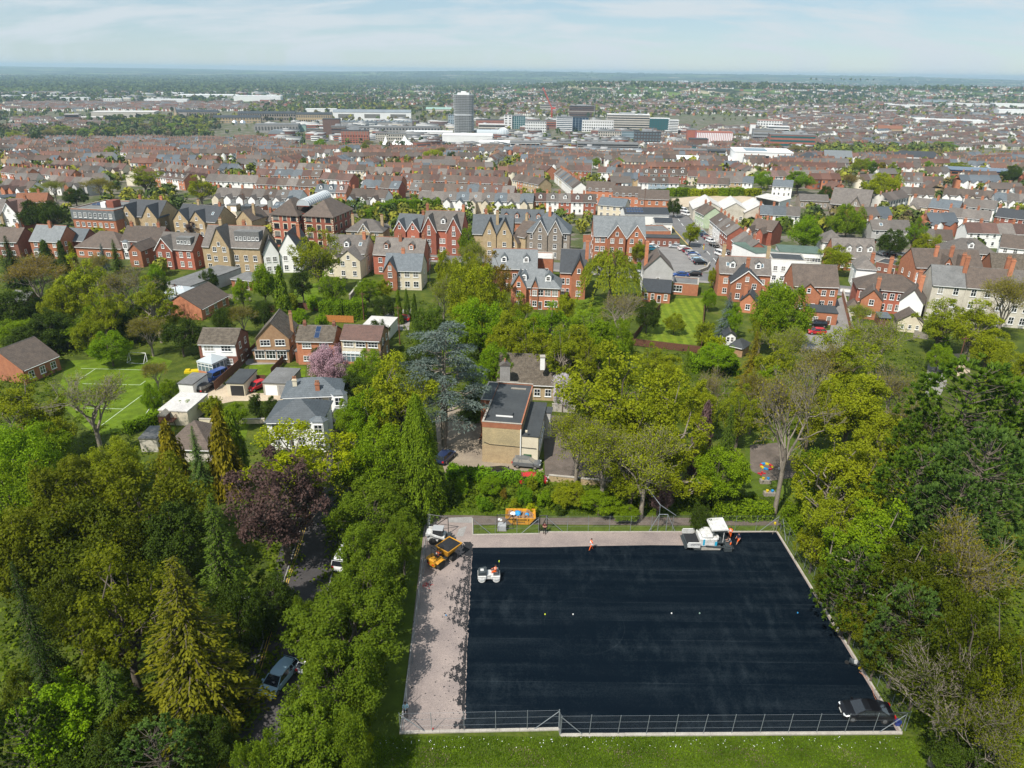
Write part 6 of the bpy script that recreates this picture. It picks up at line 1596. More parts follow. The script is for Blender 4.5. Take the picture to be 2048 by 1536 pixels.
# grass tufts, daisies and dead bramble stems on the verge below the court
def tufts(name,poly,n,size,m,hgt,clumped=False):
 xs=[p[0]for p in poly];y0,y1=min(p[1]for p in poly),max(p[1]for p in poly);P=[]
 for _ in range(n):P.append(G(rs.uniform(min(xs),max(xs)),rs.uniform(y0,y1)))
 P=np.array([(p.x,p.y,p.z)for p in P])
 if clumped:P=P[np.sin(P[:,0]*1.1+np.sin(P[:,1]*1.7))*np.sin(P[:,0]*.43+1)+rs.normal(0,.35,len(P))>.35]
 k=len(P)
 cl=np.sin(P[:,0]*.9)*np.sin(P[:,1]*1.3)+rs.normal(0,.6,k)
 D=rs.normal(size=(k,3))*.5+np.array([0,0,1.0]);P[:,2]+=hgt
 V,Fq=leaf_quads(P,unit(rs.normal(size=(k,3))*np.array([1,1,.5])),size*rs.uniform(.5,1.5,k),.4,rs,D)
 o=put(name,np_mesh(name,V,Fq,[m],tone=np.clip(.5+.4*cl,0,1)));o['kind']='stuff'
tufts('grass',[(735,1474),(1850,1474),(1850,1500),(735,1536)],30000,.17,'grass_blade',.08)
tufts('dead_bramble',[(780,1496),(1830,1496),(1830,1536),(780,1536)],6000,.15,'dead_stems',.12,True)
tufts('grass',[(880,990),(1560,990),(1560,1030),(880,1030)],14000,.2,'grass_blade',.08)
mbd=MB()
for _ in range(130):
 p=G(rs.uniform(760,1800),rs.uniform(1476,1500));r=rs.uniform(.012,.032);mbd.add([(p.x-r,p.y-r,.16),(p.x+r,p.y-r,.16),(p.x+r,p.y+r,.17),(p.x-r,p.y+r,.17)],[(0,1,2,3)])
o=mbd.build('daisies',['white_paint']);o['kind']='stuff'
# ================================================================= town centre
mat('panel_white',(.74,.74,.73),.7,scale=.1,c2=(.66,.66,.65));mat('concrete_pale',(.50,.46,.40),.85,scale=.1,c2=(.42,.39,.34));mat('panel_grey',(.30,.31,.32),.6,scale=.1)
mat('panel_bluegrey',(.30,.38,.43),.6,scale=.1);mat('brick_brown',(.15,.085,.065),.9,scale=.3);mat('brick_town',(.36,.12,.075),.9,scale=.3);mat('brick_black',(.07,.058,.055),.9,scale=.3)
mat('roof_palegreen',(.28,.42,.36),.7,scale=.1);mat('roof_white',(.78,.78,.77),.6,scale=.05,c2=(.68,.68,.67));mat('tower_concrete',(.44,.46,.47),.8,scale=.1);mat('roof_lead',(.22,.25,.27),.6,scale=.05,c2=(.18,.2,.22));mat('pink_panel',(.55,.20,.23),.7,scale=.1);mat('tent_white',(.82,.82,.81),.6,scale=.3,c2=(.75,.75,.74))
plain('navy_glass',(.015,.035,.07),.12,spec=.8);plain('crane_red',(.55,.05,.03),.5);mat('brick_mauve',(.27,.18,.18),.9,scale=.3)
def block(label,x1,x2,yt,yb,depth,wall,roof='felt_grey',style='grid',rows=3,cols=8,glass='dark_glass',typ='F',rise=3.0,name='office_block',cat='building',rot=.0,extra=None):
 xm=(x1+x2)/2;p=G(xm,yb);m=mpp(p);w=(x2-x1)*m;h=height_to(p,yt)
 if typ!='F':h=max(3.0,h-rise*.75)
 elif depth:h=max(2.5,h-depth*.06)
 r=thing(name,label,cat,(p.x,p.y,p.z),-math.atan2(p.x,p.y)*.55+R_(rot))
 mb=MB()
 if typ=='S':wall_gable(mb,-w/2,w/2,0,depth,-4,h,rise-.1,'x')
 elif typ=='G':wall_gable(mb,-w/2,w/2,0,depth,-4,h,rise-.1,'y')
 else:mb.box(-w/2,w/2,0,depth,-4,h)
 mb.build('wall',[wall],r)
 mb=MB()
 if typ=='S':gable_slab(mb,-w/2,w/2,0,depth,h,rise,'x',.5,.3)
 elif typ=='G':gable_slab(mb,-w/2,w/2,0,depth,h,rise,'y',.5,.3)
 elif typ=='H':hip_slab(mb,-w/2,w/2,0,depth,h,rise,.6)
 elif typ=='V': # shallow barrel
  mb.prism([(-w/2-.4,h)]+[(w/2*c+.4*c,h+rise*math.sqrt(max(0,1-c*c)))for c in np.linspace(-1,1,13)[1:-1]]+[(w/2+.4,h)],-.4,depth+.4,'y')
 else:mb.box(-w/2-.3,w/2+.3,-.3,depth+.3,h+.003,h+.7)
 mb.build('roof',[roof],r)
 sh=h/max(rows,1)
 for k in range(rows):
  mb=MB();z0=k*sh+sh*.28;z1=k*sh+sh*.78
  if style=='band':mb.box(-w/2+.6,w/2-.6,-.12,.1,z0,z1);mb.box(-w/2-.12,-w/2+.1,.8,depth-.8,z0,z1);mb.box(w/2-.1,w/2+.12,.8,depth-.8,z0,z1)
  elif style=='grid':
   for c in range(cols):x=-w/2+w*(c+.5)/cols;mb.box(x-w/cols*.3,x+w/cols*.3,-.12,.1,z0,z1)
   nd=max(2,int(depth/(w/cols)))
   for c in range(nd):
    y=depth*(c+.5)/nd
    for sx in(-1,1):mb.box(sx*w/2-.12,sx*w/2+.12,y-depth/nd*.3,y+depth/nd*.3,z0,z1)
  elif style=='glass':
   for c in range(cols):x=-w/2+w*(c+.5)/cols;mb.box(x-w/cols*.45,x+w/cols*.45,-.12,.1,k*sh+.25,k*sh+sh-.12)
   mb.box(-w/2-.12,-w/2+.1,.5,depth-.5,k*sh+.25,k*sh+sh-.12);mb.box(w/2-.1,w/2+.12,.5,depth-.5,k*sh+.25,k*sh+sh-.12)
  if mb.v:mb.build('window_strip',[glass],r)
 if extra:extra(r,w,h,depth)
 return r
def plant(r,w,h,d):
 mb=MB();mb.box(-w*.22,w*.15,d*.3,d*.7,h+.7,h+3.6);mb.box(w*.22,w*.33,d*.35,d*.6,h+.7,h+2.4);mb.build('plant_room',['panel_grey'],r)
def saw(r,w,h,d):
 mb=MB();n=max(3,int(w/9))
 for k in range(n):x0=-w/2+w*k/n;x1=x0+w/n;mb.prism([(x0+.1,h+.8),(x1-.1,h+.8),(x1-.3,h+3.2)],0,d,'y')
 mb.build('sawtooth_roof',['roof_lead'],r)
B=block
B('long white engine shed with a grey roof behind the railway works',668,822,221,241,30,'panel_white','roof_lead','grid',1,3,'dark_glass','S',5,'warehouse','warehouse')
B('pale roofed shed behind the white engine shed',612,672,217,226,30,'panel_white','roof_white','none',0,0,name='warehouse',cat='warehouse')
B('yellow stone works building left of the engine shed',595,664,226,246,16,'stone_yellow','slate_dark','grid',2,16,'dark_glass','S',4,'works_building')
B('low row of sawtooth roofs in front of the engine shed',682,824,243,252,24,'concrete_grey','roof_lead','none',0,0,extra=saw,name='works_building')
B('dark brown tower block beside the red offices',648,681,237,272,20,'brick_brown','felt_dark','none',0,0)
B('stepped brown office left of the red brick one',664,692,252,277,18,'brick_brown','felt_grey','band',6,1,extra=plant)
B('bright red brick office block above the terraces',684,738,260,287,18,'brick_town','felt_dark','grid',6,10,extra=plant)
B('dark low offices in front of the brown tower',614,650,258,270,14,'brick_black','felt_grey','band',2,1)
B('long grey station platform roof',512,596,247,265,40,'concrete_grey','felt_grey','grid',1,14,name='car_deck')
B('long grey car deck right of the brown tower',690,880,253,268,30,'concrete_grey','felt_grey','grid',2,30,name='car_deck')
B('green hoarding building left of the brown offices',588,612,250,262,10,'roof_palegreen','roof_lead','none',0,0,name='works_building')
B('arched roof brick market hall at the left of the offices',538,568,262,278,14,'brick_town','roof_lead','none',0,0,'dark_glass','V',6,'market_hall','market')
B('grey office with white frames beside the marquee',778,812,267,287,14,'concrete_pale','felt_grey','grid',3,8)
B('pale offices left of the marquee',752,782,266,284,14,'concrete_pale','felt_grey','grid',4,7)
B('white shopping centre with a long flat roof',885,985,268,290,40,'panel_white','roof_white','none',0,0,name='shopping_centre',cat='shopping centre')
B('lower white shopping centre annexe below the glass dome',958,1062,283,298,30,'panel_white','roof_white','band',2,1,name='shopping_centre',cat='shopping centre')
B('white and glass shop block right of the dome',1020,1080,283,300,26,'panel_white','felt_grey','band',2,1)
B('long white shop roof left of the tower',812,905,262,273,30,'panel_white','roof_white','none',0,0,name='shopping_centre',cat='shopping centre')
B('tall blue grey slab left of the round tower',897,910,229,252,12,'panel_bluegrey','felt_grey','grid',7,3)
B('pale green roofed shed left of the round tower',852,903,216,227,26,'concrete_pale','roof_palegreen','none',0,0,'dark_glass','S',4,'warehouse','warehouse')
B('red brick hotel right of the round tower',952,1008,239,253,16,'brick_town','felt_dark','grid',4,14)
B('cream shops in front of the red brick hotel',957,1010,248,262,16,'concrete_pale','roof_white','band',2,1)
B('white slab beside the teal glass offices',1008,1024,229,258,14,'panel_white','felt_grey','grid',6,2)
B('teal glass offices with a white end wall',1024,1050,231,258,22,'panel_white','felt_grey','glass',7,6,'teal_glass',extra=plant)
B('white office with rows of small windows',1050,1092,242,265,16,'panel_white','felt_grey','grid',4,12)
B('grey concrete deck block far behind the red crane',1080,1112,209,226,22,'concrete_pale','felt_grey','band',5,1)
B('brown brick office slab behind the white blocks',1138,1190,211,234,20,'brick_brown','felt_grey','band',7,1,extra=plant)
B('red brown block between the white office and the striped tower',1088,1112,240,258,14,'brick_town','felt_grey','band',4,1)
B('white tower with horizontal window stripes',1112,1144,233,264,18,'panel_white','felt_grey','band',8,1,'navy_glass',extra=plant)
B('dark blue glass tower beside the striped white one',1144,1176,234,262,18,'panel_bluegrey','felt_dark','glass',8,5,'navy_glass')
B('wide white concrete office with deep windows',1164,1226,241,264,18,'panel_white','felt_pale','grid',4,14)
B('large cream office with long window bands',1213,1297,228,262,24,'concrete_pale','roof_white','band',7,1,extra=plant)
B('dark green glass office with a white top',1298,1337,236,264,20,'brick_black','roof_white','glass',6,8,'teal_glass')
B('black and white striped office right of the green glass',1336,1355,240,268,16,'panel_white','roof_white','band',8,1)
B('dark brick office with square windows',1268,1320,263,290,20,'brick_black','felt_dark','grid',4,9,'sky_glass',extra=plant)
B('blue glazed shopfront left of the dark brick office',1242,1270,262,277,14,'panel_bluegrey','felt_grey','band',3,1,'sky_glass')
B('pale stone shops left of the blue glazed front',1196,1242,262,278,14,'concrete_pale','felt_grey','grid',3,10)
B('long dark multi storey car park with level bands',1154,1276,286,306,26,'concrete_grey','felt_grey','band',5,1,name='car_park_building')
B('orange brick shopping block left of the car park',1080,1142,285,300,18,'brick_buff','felt_grey','grid',2,10)
B('grey office below the orange brick block',1115,1165,298,312,12,'concrete_pale','felt_grey','band',2,1)
B('dark brick shops below the orange brick block',1076,1116,296,309,10,'brick_dark','felt_grey','band',2,1)
B('long curved brick wall building under the car park',1180,1290,299,310,18,'brick_orange','roof_lead','none',0,0,name='works_building')
B('white roofed brick hall beside the clock tower',1296,1336,287,297,20,'brick_orange','roof_white','none',0,0,name='hall',cat='hall')
B('white flats below the dark brick office',1242,1286,308,325,12,'panel_white','felt_grey','grid',3,7)
B('red brick theatre end of the pink striped building',1373,1392,258,288,24,'brick_town','felt_grey','none',0,0,name='theatre',cat='theatre')
def stripes(r,w,h,d):
 for k in range(20):
  x=-w/2+w*(k+.5)/20;mb=MB();mb.box(x-w*.016,x+w*.016,-.3,.05,h*.08,h*.97);mb.build('fin',['panel_white'],r)
B('pink and white finned building beside the brown box',1392,1462,263,291,28,'pink_panel','brick_town','none',0,0,extra=stripes,name='theatre',cat='theatre')
B('windowless brown box in front of the pink building',1378,1414,277,296,18,'brick_brown','felt_dark','none',0,0,name='works_building')
B('low glass fronted block under the brown box',1368,1440,292,303,16,'panel_grey','felt_dark','band',2,1,'teal_glass')
B('mauve brick building with a rounded end',1346,1412,299,318,16,'brick_mauve','felt_grey','none',0,0,name='works_building')
B('grey modern flats right of the mauve building',1414,1470,301,317,16,'panel_grey','felt_dark','band',4,1)
B('long white roofed depot behind the terrace',1336,1466,316,328,30,'panel_white','roof_white','none',0,0,name='warehouse',cat='warehouse')
def glass_top(r,w,h,d):
 mb=MB();mb.box(-w*.30,w*.08,d*.15,d*.75,h+.72,h+1.1);mb.build('rooflight',['sky_glass'],r);mb=MB();mb.box(-w*.06,w*.10,-.15,.1,0,h*.75);mb.build('glazed_entrance',['dark_glass'],r)
B('modern white hall with a floating white roof and blue rooflight',1468,1580,300,330,36,'panel_white','roof_white','none',0,0,extra=glass_top,name='sports_hall',cat='hall')
B('brick offices with green glass corners',1538,1625,268,302,26,'brick_town','felt_grey','band',4,1,'teal_glass',extra=plant)
B('grey office with a white chimney left of the brick offices',1505,1545,258,285,22,'panel_grey','felt_grey','band',4,1)
B('white hospital block with square windows',1515,1562,240,256,20,'panel_white','brick_town','grid',3,9)
B('white banded block below the white hospital',1535,1576,252,268,18,'panel_white','roof_white','band',3,1)
B('white stair tower with a red top',1498,1508,248,275,8,'panel_white','brick_town','none',0,0)
B('red brick school with a long slate roof',1787,1878,306,326,14,'brick_town','slate_dark','grid',2,14,'dark_glass','H',5,'school','school')
B('slate and brick school complex with a tall chimney',1595,1640,310,330,16,'brick_town','slate_dark','grid',2,6,'dark_glass','H',6,'school','school')
B('big pale slate roofed hall beside the school complex',1650,1702,308,328,24,'brick_town','slate_pale','none',0,0,'dark_glass','S',7,'hall','hall')
B('orange roofed church hall among the terraces',1757,1802,253,264,18,'stone_yellow','tile_orange','none',0,0,'dark_glass','S',6,'church_hall','church')
B('brick school with a dark solar roof at the right edge',1905,2018,340,360,22,'brick_orange','solar_blue','band',2,1,'dark_glass','F',3,'school','school')
B('square grey church tower among the trees',1818,1842,318,334,12,'stone_grey','felt_pale','none',0,0,name='church_tower',cat='church')
B('long white retail shed on the right of the town',1838,1960,238,246,40,'panel_white','roof_white','none',0,0,name='warehouse',cat='warehouse')
B('grey roofed shed right of the conifers on the right',1945,1972,225,234,30,'panel_grey','roof_lead','none',0,0,name='warehouse',cat='warehouse')
B('white shed at the far right, the lower one',2000,2060,218,232,60,'panel_white','roof_white','none',0,0,name='warehouse',cat='warehouse')
B('white shed at the far right, the upper one',1992,2060,206,216,60,'panel_white','roof_white','none',0,0,name='warehouse',cat='warehouse')
B('white shed left of the far right ones',1900,1975,206,213,60,'panel_white','roof_white','none',0,0,name='warehouse',cat='warehouse')
B('blue grey shed among the dark trees on the right',1848,1890,199,207,40,'panel_bluegrey','roof_lead','none',0,0,name='warehouse',cat='warehouse')
B('low white shed below the dark trees on the right',1782,1840,209,215,40,'panel_white','roof_white','none',0,0,name='warehouse',cat='warehouse')
B('long white industrial roofs on the far left, the big one',360,470,187,196,90,'panel_white','roof_white','none',0,0,name='warehouse',cat='warehouse')
B('long white industrial roofs on the far left, the right one',470,560,190,203,70,'panel_white','roof_white','none',0,0,name='warehouse',cat='warehouse')
B('long white industrial roofs on the far left, the left one',314,362,184,190,60,'panel_white','roof_white','none',0,0,name='warehouse',cat='warehouse')
B('supermarket with a white roof and a red sign end',292,372,197,206,50,'panel_white','roof_white','none',0,0,name='supermarket',cat='supermarket')
B('white block with tall dark windows left of the supermarket',209,243,197,207,22,'panel_white','roof_white','grid',2,10,name='office_block')
B('white shed beyond the trees, leftmost',44,64,190,196,24,'panel_white','roof_white','none',0,0,'dark_glass','S',4,'warehouse','warehouse')
B('white shed with a bright roof beyond the terraces',122,175,194,203,30,'panel_white','roof_white','none',0,0,name='warehouse',cat='warehouse')
B('long pale works roof on the left',190,305,221,236,60,'concrete_pale','felt_pale','none',0,0,name='works_building')
B('lower pale works roof in front of the long one',160,215,233,241,30,'concrete_pale','felt_pale','grid',1,16,name='works_building')
B('small brick office with a pale band on the left',133,158,228,243,16,'brick_brown','felt_pale','band',2,1)
B('slate roofed works with solar panels behind the spire',355,434,221,236,30,'stone_grey','slate_dark','grid',1,16,'dark_glass','S',4,'works_building')
B('stone works range beside the domes',430,520,232,246,18,'stone_yellow','slate_dark','grid',2,16,'dark_glass','S',4,'works_building')
B('long grey stone works range behind the domes',480,590,224,242,16,'stone_grey','slate_dark','grid',2,24,'dark_glass','S',4,'works_building')
B('red brick range behind the spire',326,354,207,213,18,'brick_town','felt_grey','none',0,0,name='works_building')
B('lone pale tower block on the ridge',1336,1345,164,177,18,'concrete_pale','felt_grey','none',0,0,name='tower_block')
B('taller of two tower blocks on the ridge',1476,1483,164,174,18,'concrete_pale','felt_grey','none',0,0,name='tower_block')
B('shorter of two tower blocks on the ridge',1496,1503,166,174,18,'brick_buff','felt_grey','none',0,0,name='tower_block')
B('white school buildings on the ridge',1350,1376,161,164,40,'panel_white','roof_white','none',0,0,name='warehouse',cat='warehouse')
B('long white roof in front of the ridge',1230,1285,188,193,40,'panel_white','roof_white','none',0,0,name='warehouse',cat='warehouse')
B('grey library roof below the shopping centre',738,800,316,322,12,'panel_grey','roof_lead','none',0,0,name='school',cat='school')
B('long brown roofed school hall beyond the terraces',828,915,325,339,10,'brick_buff','tile_grey','grid',2,14,'dark_glass','S',3,'school','school')
B('red gabled chapel below the shopping centre',962,1008,292,306,14,'brick_town','tile_brown','none',0,0,'dark_glass','S',5,'chapel','church')
# ---- the round cornered tower
p=G(927,271);m=mpp(p);w=39*m;H_=height_to(p,186);r=thing('round_tower','tall pale tower with rounded corners and gridded floors','tower',p)
def oct_(s,z,n=5):
 pts=[]
 for cx,cy,a0 in((1,-1,-90),(1,1,0),(-1,1,90),(-1,-1,180)):
  for k in range(n):a=R_(a0+90*k/(n-1));pts.append(((cx*.56+.44*math.cos(a))*w/2*s,(cy*.56+.44*math.sin(a))*w/2*s+w/2,z))
 return pts
mb=MB();mb.loft([oct_(.93,-3),oct_(.93,H_*.955)]);mb.build('glazing',['dark_glass'],r)
nf=24
for k in range(nf+1):
 z=H_*.95*k/nf;mb=MB();th=.2 if k!=12 else 2.2;mb.loft([oct_(1,z-.3),oct_(1,z+th)]);mb.build('floor_slab',['tower_concrete'],r)
for q in oct_(.985,0)[::1]:
 mb=MB();mb.box(q[0]-.13,q[0]+.13,q[1]-.13,q[1]+.13,0,H_*.95);mb.build('mullion',['tower_concrete'],r)
for k in range(7):
 for y in(.006,.994):
  x=(-.5+(k+.5)/7)*w*.56*1.0*1.0;mb=MB();mb.box(x-.13,x+.13,w*y-.25,w*y+.25,0,H_*.95);mb.build('mullion',['tower_concrete'],r)
mb=MB();mb.box(-w*.3,w*.3,w*.25,w*.75,H_*.95,H_*1.0);mb.box(-w*.12,w*.12,w*.35,w*.6,H_,H_*1.035);mb.build('roof_housing',['panel_white'],r)
# ---- marquee, domes, spire, clock tower, cranes
p=G(790,291);m=mpp(p);r=thing('marquee','white tensile marquee with three peaks above the terraces','marquee',p)
for cx,s,h in((-18,9,18),(20,20,19),(1,13,12),(10,10,9)):
 mb=MB();s*=m*1.05;h*=m
 mb.lathe([(s,1.5),(s*.62,h*.28),(s*.30,h*.55),(s*.10,h*.85),(.15,h)],12,'z',(cx*m,0,0));mb.build('canopy',['tent_white'],r)
for k,(x,lab)in enumerate([(470,'shiny silver dome left of the other'),(486,'shiny silver dome right of the other')]):
 p=G(x,249);m=mpp(p);mb=MB();s=6*m;mb.lathe([(s,0),(s,s*.4)]+[(s*math.cos(t),s*.4+s*math.sin(t))for t in np.linspace(.2,1.5,6)],14);plain('silver_dome',(.75,.75,.76),.25,.9)
 tag(mb.build('storage_dome',['silver_dome'],None,p),lab+' beside the works range','dome')
p=G(986,279);m=mpp(p);r=thing('glass_arcade','long glass barrel roof and half dome over the shopping arcade','arcade',p+Vector((0,0,9)))
mb=MB();mb.prism([(8*m*math.cos(t),8*m*math.sin(t))for t in np.linspace(0,math.pi,11)],-32*m,10*m,'x');mb.build('barrel_vault',['glass_roof'],r)
mb=MB();s=12*m;mb.lathe([(s*math.cos(t),s*math.sin(t))for t in np.linspace(0,1.5,7)],14,'z',(20*m,-4*m,0));mb.build('half_dome',['glass_roof'],r)
mb=MB()
for k in range(12):a=2*math.pi*k/12;[mb.tube((20*m+s*1.02*math.cos(t)*math.cos(a),-4*m+s*1.02*math.cos(t)*math.sin(a),s*1.02*math.sin(t)),(20*m+s*1.02*math.cos(t+.37)*math.cos(a),-4*m+s*1.02*math.cos(t+.37)*math.sin(a),s*1.02*math.sin(t+.37)),.25,n=3)for t in(0,.37,.74,1.1)]
mb.build('dome_rib',['white_paint'],r)
p=G(352,238);m=mpp(p);h=height_to(p,210);r=thing('church','stone church with a slender spire among trees','church',p)
mb=MB();mb.box(-3,3,0,6,0,h*.45);mb.build('tower',['stone_yellow'],r);mb=MB();mb.loft([[(-3,0,h*.45),(3,0,h*.45),(3,6,h*.45),(-3,6,h*.45)],[(-.1,2.9,h),(.1,2.9,h),(.1,3.1,h),(-.1,3.1,h)]]);mb.build('spire',['stone_grey'],r)
mb=MB();wall_gable(mb,3.1,24,0,12,0,7,6,'x');mb.build('nave',['stone_yellow'],r);mb=MB();gable_slab(mb,3.1,24,0,12,7,6,'x',.4,.3);mb.build('nave_roof',['tile_grey'],r)
p=G(1339,303);h=height_to(p,277);r=thing('clock_tower','slim brick clock tower with a small domed top','clock tower',p)
mb=MB();mb.box(-3,3,0,6,-2,h*.72);mb.build('shaft',['brick_town'],r);mb=MB();mb.box(-2.4,2.4,.6,5.4,h*.72,h*.86);mb.build('belfry',['stone_yellow'],r);mb=MB();mb.lathe([(2.6,h*.86),(2.2,h*.92),(.9,h*.97),(.1,h*1.02)],8,'z',(0,3,0));mb.build('cupola',['roof_lead'],r)
mb=MB();mb.lathe([(1.3,-.16),(1.3,-.02)],12,'y',(0,0,h*.62));mb.build('clock_face',['white_paint'],r)
def lattice(mb,a,b,w,n,r_):
 a,b=Vector(a),Vector(b);d=(b-a).normalized();u=d.orthogonal().normalized()*w;v=d.cross(u).normalized()*w;c=[u+v,u-v,-u-v,-u+v]
 for q in c:mb.tube(a+q,b+q,r_,n=3)
 for k in range(n):
  p0=a+(b-a)*k/n;p1=a+(b-a)*(k+1)/n
  for i_ in range(4):mb.tube(p0+c[i_],p1+c[(i_+1)%4],r_*.7,n=3)
p=G(1103,242);h=height_to(p,218);m=mpp(p);r=thing('tower_crane','red luffing tower crane over the white offices','crane',p)
mb=MB();lattice(mb,(0,0,0),(0,0,h),1.1,10,.35);mb.build('mast',['crane_red'],r);mb=MB();mb.box(-2,6*m,-1.5,1.5,h,h+3);mb.box(4*m,7*m,-1.6,1.6,h+.5,h+4);mb.build('cab_deck',['crane_red'],r)
mb=MB();top=(-19*m,0,h+40*m*.98);lattice(mb,(0,0,h+2),top,.8,18,.32);mb.build('jib',['crane_red'],r);mb=MB();mb.tube((5*m,0,h+3),(3*m,0,h+9*m),.3,n=3);mb.tube((3*m,0,h+9*m),top,.12,n=3);mb.build('stay',['dark_metal'],r)
p=G(1188,236);h=height_to(p,212);m=mpp(p);r=thing('tower_crane','thin grey tower crane beside the brown office slab','crane',p)
mb=MB();lattice(mb,(0,0,0),(0,0,h),.7,8,.16);mb.build('mast',['grey_metal'],r);mb=MB();lattice(mb,(0,0,h),(-6*m,0,h+16*m),.5,8,.14);mb.build('jib',['grey_metal'],r)
# ================================================================= the rest of the town and the woods beyond: too many and too small to tell apart
rs=np.random.RandomState(12);CELL=7.0;occ=set()
def mark(x,y,r=0):
 k=int(math.ceil(r/CELL))
 for a in range(-k,k+1):
  for b in range(-k,k+1):occ.add((int(x//CELL)+a,int(y//CELL)+b))
for o in list(SC.objects):
 if o.parent is None and o.get('category')in('house','building','garage','warehouse','shopping centre','school','office block','shed','hall','theatre','church','tower','marquee','market','supermarket','arcade','clock tower','workshop'):
  wl=next((c for c in o.children if c.name.startswith(('wall','wing','tower','nave','glazing'))),None)
  if wl is None:mark(o.location.x,o.location.y,10);continue
  M=Matrix.Translation(o.location)@o.rotation_euler.to_matrix().to_4x4()@Matrix.Diagonal((*o.scale,1));bb=[Vector(c)for c in wl.bound_box];x0,x1=min(c.x for c in bb),max(c.x for c in bb);y0,y1=min(c.y for c in bb),max(c.y for c in bb)
  for u in np.arange(x0,x1+3,4):
   for v in np.arange(y0-2,y1+3,4):q=M@Vector((u,v,0));mark(q.x,q.y)
 elif o.parent is None and o.get('category')=='tree' and o.location.y>200:mark(o.location.x,o.location.y,4)
for o in SC.objects:
 if o.get('kind')=='structure' and o.name.split('.')[0]in('main_road','hill_street','car_park','waste_ground','side_drive','builders_yard','pavement'):
  for v in o.data.vertices:
   if v.co.y>180:mark(v.co.x,v.co.y,5)
  for pl in o.data.polygons:mark(pl.center.x,pl.center.y,3)
HV,HF,HC=[],[],[];TV,TF,TC=[],[],[]
ROOFP=np.array([(.10,.074,.058),(.125,.066,.050),(.092,.066,.054),(.13,.118,.11),(.10,.085,.075),(.10,.115,.13),(.14,.078,.058),(.12,.10,.088)])
WALLP=np.array([(.80,.79,.76),(.72,.66,.52),(.42,.17,.09),(.36,.13,.075),(.82,.82,.80),(.45,.33,.19),(.62,.59,.53),(.76,.74,.68)])
def cheap_house(x,y,z,ang,w,d,h,rise,wc,rc,chim=True,back=False):
 c,s=math.cos(ang),math.sin(ang)
 def add(vs,fs,col):
  o=len(HV)
  for(a,b,zz)in vs:HV.append((x+a*c-b*s,y+a*s+b*c,z+zz))
  for f in fs:HF.append([i+o for i in f]);HC.append(col)
 add([(0,0,-3),(w,0,-3),(w,d,-3),(0,d,-3),(0,0,h),(w,0,h),(w,d,h),(0,d,h),(0,d/2,h+rise),(w,d/2,h+rise),(0,d/2,h),(w,d/2,h)],
  [(0,1,5,4),(1,2,6,5),(2,3,7,6),(3,0,4,7),(4,10,7,8),(5,11,6,9)],wc)
 e=.35;dz=e*rise/(d/2)
 add([(-.1,-e,h-dz+.1),(w+.1,-e,h-dz+.1),(w+.1,d/2,h+rise+.12),(-.1,d/2,h+rise+.12),(-.1,d+e,h-dz+.1),(w+.1,d+e,h-dz+.1)],[(0,1,2,3),(3,2,5,4)],rc)
 if chim:
  add([(-.42,d/2-.3,h+rise-.6),(.42,d/2-.3,h+rise-.6),(.42,d/2+.3,h+rise-.6),(-.42,d/2+.3,h+rise-.6),(-.42,d/2-.3,h+rise+1.1),(.42,d/2-.3,h+rise+1.1),(.42,d/2+.3,h+rise+1.1),(-.42,d/2+.3,h+rise+1.1)],[(0,1,5,4),(1,2,6,5),(2,3,7,6),(3,0,4,7),(4,5,6,7)],(.24,.13,.085))
 for xx in(.25,.75):
  for zz in(1.0,3.4):add([(w*xx-.5,-.04,zz),(w*xx+.5,-.04,zz),(w*xx+.5,-.04,zz+1.3),(w*xx-.5,-.04,zz+1.3)],[(0,1,2,3)],(.10,.11,.13))
 if back:
  add([(.3,-3.5,-3),(w*.6,-3.5,-3),(w*.6,0,-3),(.3,0,-3),(.3,-3.5,h-.8),(w*.6,-3.5,h-.8),(w*.6,1,h-.8),(.3,1,h-.8),((.3+w*.6)/2,-3.5,h+.5),((.3+w*.6)/2,1.5,h+.5),((.3+w*.6)/2,-3.5,h-.8)],
   [(0,1,5,4),(1,2,6,5),(3,0,4,7),(4,10,5,8)],wc if rs.rand()<.4 else np.array((.80,.79,.76)));o=len(HV)-11
  add([(.1,-3.7,h-1.0),((.3+w*.6)/2,-3.7,h+.6),((.3+w*.6)/2,2,h+.6),(.1,2,h-1.0),(w*.6+.2,-3.7,h-1.0),(w*.6+.2,2,h-1.0)],[(0,1,2,3),(1,4,5,2)],rc)
